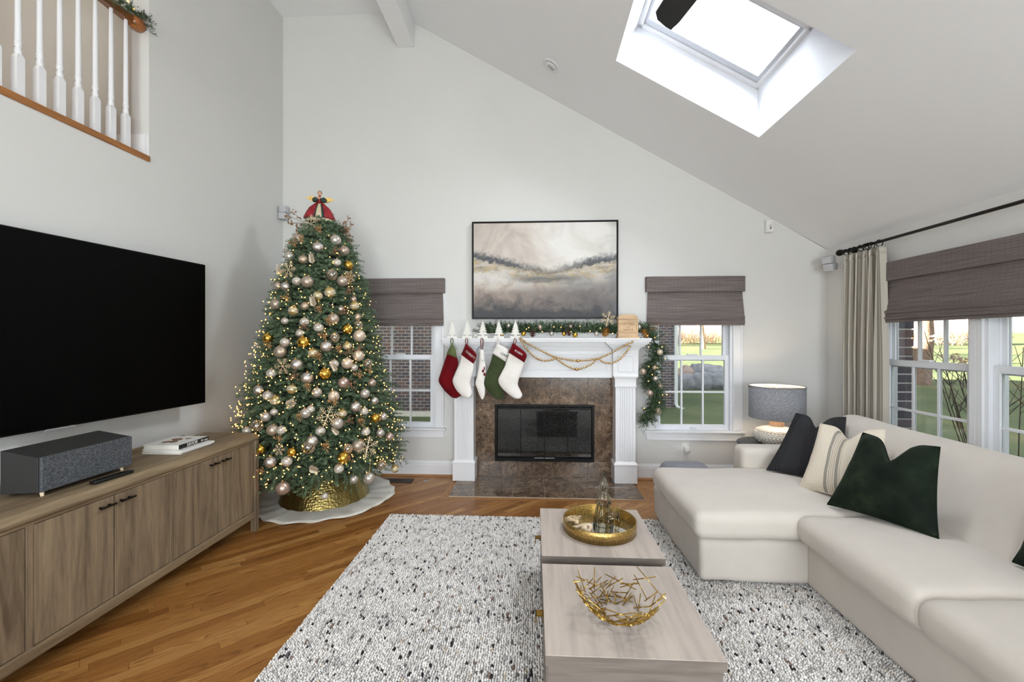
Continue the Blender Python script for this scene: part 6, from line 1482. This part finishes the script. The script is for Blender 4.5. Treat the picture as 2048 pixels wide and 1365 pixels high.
for s in (1, -1):
    part('sleeve', MB().tube([(.026 * s, 0, .212), (.048 * s, -.012, .190), (.044 * s, -.036, .176), (.014 * s, -.050, .190)], [.014, .018, .017, .012], 10), 'angel_green', t, True, world=False)
    part('hand', MB().sphere((.006 * s, -.056, .196), .008, 8, 6, .7, 1, 1.2), 'skin', t, True, world=False)
    m = MB(); P = [(.012, .195), (.035, .225), (.07, .236), (.102, .228), (.125, .212), (.10, .204), (.08, .190), (.06, .182), (.04, .180), (.02, .182)]
    q = [(x * s, z) for x, z in P]; m.prism(q if s < 0 else q[::-1], .028, .033, 'y'); part('wing', m, 'angel_wing', t, world=False, bevel=.001)
hd = part('head', MB().sphere((0, -.005, .254), .019, 16, 12, .9, .95, 1.15), 'skin', t, True, world=False)
part('hair', MB().sphere((0, .003, .260), .021, 14, 10, .98, .95, 1.05), 'hair_dark', hd, True, world=False)
part('face', MB().sphere((-.006, -.0225, .257), .0022, 6, 5).sphere((.006, -.0225, .257), .0022, 6, 5).sphere((0, -.0225, .245), .003, 6, 5, 1.2, .5, .5), 'hair_dark', hd, True, world=False)
part('collar', MB().lathe([(.012, .222), (.03, .216), (.034, .208), (.012, .21)], n=20), 'angel_cream', t, True, world=False)
# collar and skirt
CXT, CYT = -1.95, 3.97
t = thing('tree_collar', 'hammered gold metal tree collar around the tree base', 'tree collar', (CXT, CYT, .008))
for k in range(4):
    a0 = k * PI / 2 - .30; a1 = a0 + PI / 2 - .012; n = 24; rows = []
    for r, z in ((.392, .008), (.388, .014), (.300, .250), (.296, .256), (.292, .254), (.383, .016)): rows.append([(CXT + r * math.cos(a), CYT + r * math.sin(a), z) for a in [lerp(a0, a1, j / n) for j in range(n + 1)]])
    me = MB().grid(rows).mesh('panel', True)
    uv_from(me, 'wrap', lambda co, i: ((math.atan2(co.y - CYT, co.x - CXT) / (2 * PI)) % 1.0, co.z / .26)); part('panel', me, 'hammered_gold', t)
part('liner', MB().lathe([(.285, .1), (.287, .20), (.28, .262), (.245, .285), (.235, .27)], (CXT, CYT, 0), 48, cap=False), 'galvanised', t, True)
part('stand', MB().lathe([(.22, .01), (.22, .03), (.06, .06), (.05, .22), (0, .22)], (CXT, CYT, 0), 24), 'vent_brown', t, True)
rows = []
for r in [.05 + .57 * i / 14 for i in range(15)]:
    f = r / .62; row = []
    for j in range(160):
        a = 2 * PI * j / 160; w_ = 1 + .018 * math.sin(7 * a + .6) + .012 * math.sin(19 * a)
        rr_ = r * (1 + (w_ - 1) * f ** 3); wz = .0045 + .010 * f * f * (.5 + .5 * math.sin(17 * a + 2 * math.sin(3 * a))) * (f > .4)
        row.append((CXT + rr_ * math.cos(a), min(CYT + rr_ * math.sin(a), YB - .03), wz))
    rows.append(row)
t = thing('tree_skirt', 'off white cloth tree skirt spread under the gold collar', 'tree skirt', (CXT, CYT, 0))
part('cloth', MB().grid(rows, True), 'tree_skirt', t, True).modifiers.new('thick', 'SOLIDIFY').thickness = .003
part('edge_hem', MB().tube(rows[-1] + rows[-1][:1], .0045, 6, False), 'tree_skirt', t, True)
# ================================================================ small things on walls, floor and ceiling
t = thing('wall_speaker', 'small white twin cube speaker in the left corner', 'speaker', (-2.70, 4.55, 2.82))
part('cube', MB().rbox((-2.690, 4.545, 2.865), (.038, .036, .034), .006, 2, 2), 'speaker_white', t, True)
part('cube', MB().rbox((-2.700, 4.548, 2.795), (.038, .036, .034), .006, 2, 2), 'speaker_white', t, True)
part('mount', MB().tube([(-2.745, 4.57, 2.83), (-2.70, 4.56, 2.83)], .012, 8), 'white_plastic', t, True)
t = thing('wall_speaker', 'small white twin cube speaker beside the curtain rod', 'speaker', (2.9, 4.42, 2.2))
for z, dx in ((2.243, -.006), (2.172, .012)): part('cube', MB().rbox((0, 0, 0), (.044, .044, .034), .006, 2, 2).xf(Matrix.Translation((2.868 + dx, 4.375, z)) @ Matrix.Rotation(.5, 4, 'Z') @ Matrix.Rotation(-.22, 4, 'Y')), 'speaker_white', t, True)
part('mount', MB().lathe([(.0, 0), (.034, 0), (.034, .008), (.02, .016), (0, .018)], (XR - .018, 4.37, 2.20), 20, 'x').tube([(XR - .01, 4.37, 2.2), (2.90, 4.375, 2.205)], .008, 8), 'white_plastic', t, True)
t = thing('motion_sensor', 'white motion sensor on the back wall under the sloped ceiling', 'sensor', (2.41, 4.6, 2.63))
part('case', MB().rbox((2.415, 4.592, 2.63), (.038, .028, .065), .012, 3, 3), 'white_plastic', t, True)
part('lens', MB().box(2.402, 2.428, 4.562, 4.57, 2.60, 2.64), 'speaker_white', t, bevel=.003); part('eye', MB().sphere((2.415, 4.561, 2.603), .006, 8, 6, 1, .5, 1.3), 'black_plastic', t, True)
t = thing('wall_outlet', 'white wall outlet under the right window', 'outlet', (1.58, YB, .335))
part('plate', MB().box(1.543, 1.617, YB - .006, YB, .275, .395), 'white_plastic', t, bevel=.003); part('socket', MB().box(1.563, 1.597, YB - .009, YB - .005, .345, .375), 'white_plastic', t, bevel=.004)
t = thing('plug_in_adapter', 'white round adapter plugged into the wall outlet', 'adapter', (1.58, YB - .03, .33))
part('body', MB().rbox((1.582, YB - .034, .330), (.026, .025, .028), .012, 3, 3), 'white_plastic', t, True)
part('power_cord', MB().tube([(1.572, YB - .05, .318), (1.62, YB - .03, .30), (1.60, YB - .02, .275), (1.54, YB - .018, .305), (1.42, YB - .018, .353), (1.32, YB - .018, .385), (1.21, YB - .018, .42), (1.155, YB - .018, .46), (1.12, YB - .03, .52), (1.13, YB - .12, .64)], .0028, 6), 'cord_white', t, True)
t = thing('floor_vent', 'dark metal floor register beside the tree skirt', 'floor vent', (-1.41, 4.42, 0))
part('frame', MB().box(-1.575, -1.25, 4.365, 4.375, 0, .006).box(-1.575, -1.25, 4.475, 4.485, 0, .006).box(-1.575, -1.565, 4.375, 4.475, 0, .006).box(-1.26, -1.25, 4.375, 4.475, 0, .006).box(-1.565, -1.26, 4.375, 4.475, 0, .0015), 'vent_brown', t)
for k in range(14): part('slat', MB().box(-1.555 + .021 * k, -1.547 + .021 * k, 4.376, 4.474, .001, .0055), 'bronze_metal', t)
t = thing('metal_disc', 'small round metal disc on the floor near the hearth', 'disc', (-1.12, 4.435, 0))
part('disc', MB().lathe([(.024, 0), (.024, .004), (.016, .007), (0, .007)], (-1.12, 4.435, 0), 20), 'galvanised', t, True); part('screw', MB().sphere((-1.12, 4.435, .007), .005, 8, 6), 'black_metal', t, True)
# eyeball downlight in the slope
sl = math.atan(KS); Ms = Matrix.Translation((.16, 4.08, zs(.16))) @ Matrix.Rotation(sl, 4, 'Y')
t = thing('recessed_light', 'white eyeball recessed light in the sloped ceiling', 'downlight', (.16, 4.08, zs(.16)))
part('trim_ring', MB().lathe([(.052, -.001), (.086, -.001), (.088, -.006), (.08, -.010), (.054, -.010), (.052, -.001)], n=36, cap=False).xf(Ms), 'trim_white', t, True)
part('eyeball', MB().sphere((0, 0, .004), .056, 24, 16, 1, 1, .5).xf(Ms), 'trim_white', t, True)
part('lamp_face', MB().lathe([(.034, 0), (.034, .006), (0, .006)], n=24).xf(Ms @ Matrix.Translation((.012, -.012, -.0335)) @ Matrix.Rotation(.35, 4, 'X') @ Matrix.Rotation(.25, 4, 'Y')), 'galvanised', t, True)
# ceiling fan, one blade tip in view
FX, FY, FZ = .655, 1.17, 2.75
t = thing('ceiling_fan', 'black ceiling fan blade against the skylight', 'ceiling fan', (FX, FY, zs(FX)))
part('downrod', MB().tube([(FX, FY, zs(FX)), (FX, FY, FZ + .1)], .013, 10), 'fan_black', t, True)
part('canopy', MB().lathe([(.02, -.09), (.07, -.03), (.075, .05)], (FX, FY, zs(FX)), 24), 'fan_black', t, True)
part('motor', MB().lathe([(0, -.09), (.06, -.085), (.1, -.05), (.1, .03), (.06, .09), (.02, .11)], (FX, FY, FZ), 28), 'fan_black', t, True)
for k in range(3):
    a = 1.79 + k * 2 * PI / 3; Mr = Matrix.Translation((FX, FY, FZ)) @ Matrix.Rotation(a, 4, 'Z') @ Matrix.Rotation(.12, 4, 'X')
    out = [(.09, -.035), (.16, -.048), (.35, -.064), (.60, -.058), (.648, -.050), (.640, -.02), (.615, .03), (.585, .052), (.35, .058), (.16, .044), (.09, .035)]
    part('blade', MB().prism(out, -.004, .004).xf(Mr), 'fan_black', t, bevel=.002)
# ================================================================ outdoors
def gz(x, y):
    d = math.hypot(max(0, x - 3.3), max(0, y - 4.9)); f = min(1, d / 9); a = -.12 - .45 * f * f * (3 - 2 * f)
    return a + (max(0, d - 14) / 60) ** 1.2 * 1.3
rows = []
xs = [-40 + 4 * i for i in range(9)] + [-4 + 1.0 * i for i in range(30)] + [26 + 5 * i for i in range(18)]
ys = [-30, -15, -3.4, 0, 2, 4, 5] + [6 + 1.0 * i for i in range(20)] + [27 + 5 * i for i in range(18)]
for y in ys: rows.append([(x, y, gz(x, y) if (x > 3.2 or y > 4.85) else -.4) for x in xs])
struct('ground', MB().grid(rows), 'lawn', True)
# brick wings of the house, seen through the two back windows
def brick_wall(name, label, x0, x1, y, z0, z1, view, seed, face='y'):
    t = thing(name, label, 'building', (x0, y, z0)); R2 = random.Random(seed)
    BL, BH, J = .185, .0785, .0145
    part('mortar_wall', MB().box(x0, x1, y + .012, y + 10, z0 - .8, z1 + .8), 'mortar', t)  # depth stretched so the wing shades the lawn and boulders
    base = MB().box(0, BL - J, 0, .03, 0, BH - J).mesh('brick'); base.materials.append(MATS['brick_clay']); base.attributes.new('tint', 'FLOAT', 'POINT').data.foreach_set('value', [0.0] * 8)
    rest = MB(); tint = []; seen = []
    r = 0; z = z0
    while z < z1:
        x = x0 - (r % 2) * BL / 2
        while x < x1 - .02:
            a, b = max(x, x0), min(x + BL - J, x1)
            if b - a > .02:
                full = abs(b - a - (BL - J)) < 1e-6; vis = view[0] - .1 < x < view[1] and view[2] < z < view[3]
                if full and vis: seen.append((x, z))
                else: rest.box(a, b, y, y + .03, z, z + BH - J); tint += [R2.random()] * 8
            x += BL
        z += BH; r += 1
    R2.shuffle(seen)
    for x, z in seen[:300]:
        o = link('brick', base, None, t); o.location = (x, y + R2.uniform(-.003, .003), z)
    for x, z in seen[300:]: rest.box(x, x + BL - J, y, y + .03, z, z + BH - J); tint += [R2.random()] * 8
    me = rest.mesh('bricks_beyond'); me.attributes.new('tint', 'FLOAT', 'POINT').data.foreach_set('value', tint); part('bricks_beyond', me, 'brick_clay', t, kind='stuff')
    return t
w1 = brick_wall('brick_wing', 'dark brick house wing seen through the left window', -7.0, -1.0, 10.4, -.27, 2.8, (-4.2, -2.4, -.3, 1.9), 3)
part('sun_block', MB().box(-9.5, -7.0, 4.9, 20, -.8, 4.6), 'mortar', w1)  # unseen block added to keep the sun off the courtyard lawn
part('roof', MB().box(-7.4, -.6, 10.1, 20.4, 2.8, 3.0).prism([(-7.4, 3.0), (-.6, 3.0), (-4, 5.4)], 10.2, 20.4, 'y'), 'roof_dark', w1)  # unseen gable raised to throw a longer shadow
w2 = brick_wall('brick_wing', 'dark brick house wing with a white downspout seen through the right window', .5, 4.15, 13.0, -.70, 3.2, (3.45, 4.15, -.7, 2.2), 4)
part('roof', MB().box(0.2, 4.5, 12.7, 23, 3.2, 3.4).prism([(.2, 3.4), (4.5, 3.4), (2.3, 5.2)], 12.8, 23, 'y'), 'roof_dark', w2)  # unseen gable heightened so its shadow covers the boulders
part('downspout', MB().box(4.11, 4.20, 12.91, 12.99, -.45, 3.2).tube([(4.155, 12.95, -.44), (4.18, 12.9, -.52), (4.30, 12.75, -.56)], .045, 8), 'downspout', w2)
# brick reveal outside the twin window
t = thing('brick_jamb', 'brick jamb outside the sofa window', 'brick wall', (3.2, 3.95, -.2)); R2 = random.Random(6)
part('mortar_core', MB().box(XR + .135, XR + .29, 3.962, 4.55, -.5, 2.6), 'mortar', t)
for r in range(38):
    z = -.4 + r * .0785; sh = R2.uniform(-.006, .006)
    part('brick', MB().box(XR + .137, XR + .30 + sh, 3.952 + R2.uniform(-.004, .004), 4.15 if r % 2 else 4.05, z, z + .067), 'brick_clay', t, bevel=.006)
for o in t.children:
    if o.name.startswith('brick'): o.data.attributes.new('tint', 'FLOAT', 'POINT').data.foreach_set('value', [R2.random()] * len(o.data.vertices))
# boulders
R2 = random.Random(12)
def rock(x, y, r, sx, sz, mat, label, drop=0.0):
    m = MB().sphere((0, 0, 0), 1, 20, 14); vs = []
    for p in m.v:
        v = Vector(p); k = 1 + .28 * mnoise.noise(v * 1.3 + Vector((x, y, 0))) + .1 * mnoise.noise(v * 3.1 + Vector((y, x, 2))); v = v * k
        vs.append((x + v.x * r * sx, y + v.y * r, gz(x, y) + r * sz * .55 + v.z * r * sz - drop))
    m.v = vs; solo('boulder', m, mat, label, 'boulder', 'boulders on the lawn', True)
rock(6.35, 18.3, .46, 1.5, .85, 'rock', 'grey boulder at the left end of the pile on the lawn')
rock(6.92, 18.2, .48, 1.2, .95, 'rock', 'large grey boulder in the middle of the pile on the lawn')
rock(7.55, 18.2, .45, 1.25, .95, 'rock', 'pale boulder at the right end of the pile on the lawn')
rock(7.6, 19.3, .75, 1.0, .85, 'rock', 'sloping grey boulder behind the pile on the lawn')
rock(6.6, 19.2, .32, 1.2, 1.2, 'rock_pink', 'pinkish boulder at the back left of the pile', -.28)
rock(6.98, 19.3, .28, 1.0, 1.3, 'rock', 'small grey boulder at the back of the pile', -.36)
rock(7.3, 19.1, .30, 1.3, 1.2, 'rock', 'small pale boulder at the back middle of the pile', -.34)
m = MB(); rows = []
for r_ in (0, .5, 1.0): rows.append([(7.2 + 4.2 * r_ * math.cos(a), 21.2 + 1.5 * r_ * math.sin(a), gz(7.2, 21) + .10 * (1 - r_) + .03) for a in [2 * PI * k / 40 for k in range(40)]])
struct('ground_mulch_bed', m.grid(rows, True), 'mulch', True)
# bare trees
def bare_tree(loc, h, r, seed, label, lean=(0, 0), levels=4, mat='bark', spread=.6, n1=3):
    R3 = random.Random(seed); m = MB(); tw = MB()
    t = thing('bare_tree', label, 'tree', loc, group='bare trees beyond the lawn')
    def grow(p, d, L, r, lv):
        n = 4; pts = [p]; dd = d.copy()
        for i in range(n):
            dd = (dd + Vector((R3.uniform(-1, 1), R3.uniform(-1, 1), R3.uniform(-.3, .6))) * .16).normalized(); pts.append(pts[-1] + dd * (L / n))
        (m if lv >= levels - 1 else tw).tube(pts, [lerp(r, r * .55, i / n) for i in range(n + 1)], 7 if lv > 2 else 4, False)
        if lv == 0: return
        for k in range(n1 if lv > 1 else 4):
            a = R3.uniform(0, 6.3); f = R3.uniform(.45, 1.0); i = min(n, int(f * n) + 1)
            o = dd.orthogonal().normalized(); o = (o * math.cos(a) + dd.cross(o) * math.sin(a))
            grow(pts[i], (dd * (1 - spread) + o * spread + Vector((0, 0, .12))).normalized(), L * R3.uniform(.55, .8), r * .5, lv - 1)
    grow(Vector(loc) - Vector((0, 0, .2)), Vector((lean[0], lean[1], 1)).normalized(), h * .36, r, levels)
    part('trunk', m, mat, t, True); part('twigs', tw, mat, t); return t
bare_tree((16.6, 19.6, gz(16.6, 19.6)), 13, .42, 5, 'big bare tree with a thick trunk outside the sofa window', (.1, 0), 5, 'bark', .62, 4)
bare_tree((30.0, 30.0, gz(30, 30)), 12, .3, 8, 'bare tree further off behind the sofa window', (0, 0), 4, 'twig_far', .6, 4)
bare_tree((34.0, 21.0, gz(34, 21)), 12, .32, 9, 'bare tree at the right edge beyond the lawn', (0, 0), 4, 'twig_far', .6, 4)
bare_tree((12.0, 40.0, gz(12, 40)), 12, .35, 15, 'bare tree seen through the right back window', (-.2, 0), 5, 'bark', .62, 3)
bare_tree((7.3, 28.0, gz(7.3, 28)), 11, .26, 16, 'bare tree close behind the boulders', (.05, 0), 5, 'bark', .66, 3)
bare_tree((21.0, 55.0, gz(21, 55)), 13, .35, 17, 'tall bare tree on the far side of the lawn', (0, 0), 4, 'twig_far', .6, 4)
bare_tree((47.0, 40.0, gz(47, 40)), 13, .35, 18, 'far bare tree beyond the sunlit lawn', (0, 0), 4, 'twig_far', .6, 4)
# hazy tree line on the horizon
hz = random.Random(44)
spots = [(8, 72), (14, 74), (20, 73), (27, 72), (34, 70), (41, 66), (48, 62), (54, 57), (60, 51), (65, 45), (69, 38), (72, 30)]
lw = ['first', 'second', 'third', 'fourth', 'fifth', 'sixth', 'seventh', 'eighth', 'ninth', 'tenth', 'eleventh', 'twelfth']
for i, (x, y) in enumerate(spots):
    t = thing('shrub_thicket', '%s brown thicket from the left in the far tree line' % lw[i], 'thicket', (x, y, gz(x, y)), group='thickets of the far tree line')
    m = MB()
    for k in range(420):
        a = hz.uniform(0, 6.3); r = 4.6 * math.sqrt(hz.random()); p = Vector((x + r * math.cos(a), y + r * .5 * math.sin(a), gz(x, y) - .2 + hz.uniform(0, 1.4)))
        d = Vector((hz.uniform(-.7, .7), hz.uniform(-.7, .7), 1)).normalized() * hz.uniform(.8, 3.6); m.tube([p, p + d * .5 + Vector((hz.uniform(-.2, .2), 0, 0)), p + d], [.03, .02, .008], 3, False)
    part('stems', m, 'twig_far' if i % 3 else 'dry_flower', t)
for i, (x, y, h) in enumerate(((10, 66, 5.5), (17, 68, 4), (38, 60, 4.5))):
    t = thing('evergreen_tree', ('tall evergreen on the left of the far tree line', 'evergreen in the middle of the far tree line', 'evergreen to the right in the far tree line')[i], 'tree', (x, y, gz(x, y)), group='far evergreens')
    m = MB()
    for k in range(500):
        f = hz.random(); a = hz.uniform(0, 6.3); r = (1 - f) * h * .33; p = Vector((x, y, gz(x, y) + .4 + f * h)); sprig(m, p, (math.cos(a), math.sin(a), -.15), r + .2, 6, .5, .05, .1, hz)
    part('foliage', m, 'evergreen', t); part('trunk', MB().tube([(x, y, gz(x, y) - .2), (x, y, gz(x, y) + h)], [.2, .05], 6), 'bark', t)
# dried hydrangea shrubs under the sofa window
def hydrangea(x, y, seed, label, n=22, H=1.25):
    R3 = random.Random(seed); t = thing('dried_shrub', label, 'shrub', (x, y, gz(x, y)), group='dried shrubs under the window'); m = MB(); fm = MB()
    for k in range(n):
        a = R3.uniform(0, 6.3); s = R3.uniform(.15, .6); h = H * R3.uniform(.7, 1.15)
        p0 = Vector((x + .12 * math.cos(a), y + .2 * math.sin(a), gz(x, y) - .05)); p1 = p0 + Vector((s * .4 * math.cos(a), s * .6 * math.sin(a), h * .5)); p2 = p0 + Vector((s * .8 * math.cos(a), s * 1.1 * math.sin(a), h))
        m.tube([p0, p1, p2], [.006, .0045, .003], 5, False)
        for j in range(4):
            q = p1.lerp(p2, R3.uniform(.1, .8)); b = R3.uniform(0, 6.3); e = q + Vector((.16 * math.cos(b), .22 * math.sin(b), R3.uniform(.15, .3))); m.tube([q, e], [.0032, .0018], 4, False)
        if R3.random() < .35:
            for j in range(60):
                o = Vector((R3.uniform(-1, 1), R3.uniform(-1, 1), R3.uniform(-.5, .6))) * .055; c = p2 + o; u = Vector((R3.uniform(-1, 1), R3.uniform(-1, 1), R3.uniform(-1, 1))).normalized() * .012; v = u.orthogonal().normalized() * .012
                fm.add([c - u, c - v, c + u, c + v], [(0, 1, 2, 3)])
    part('stems', m, 'stem', t); part('flower_heads', fm, 'dry_flower', t, kind='stuff')
hydrangea(4.15, 3.95, 1, 'dried shrub stems outside the left pane of the sofa window', 26, 1.5)
hydrangea(4.35, 3.35, 2, 'dried hydrangea with brown flower heads outside the sofa window', 26, 1.45)
hydrangea(4.45, 2.55, 3, 'dried shrub outside the right pane of the sofa window', 24, 1.4)
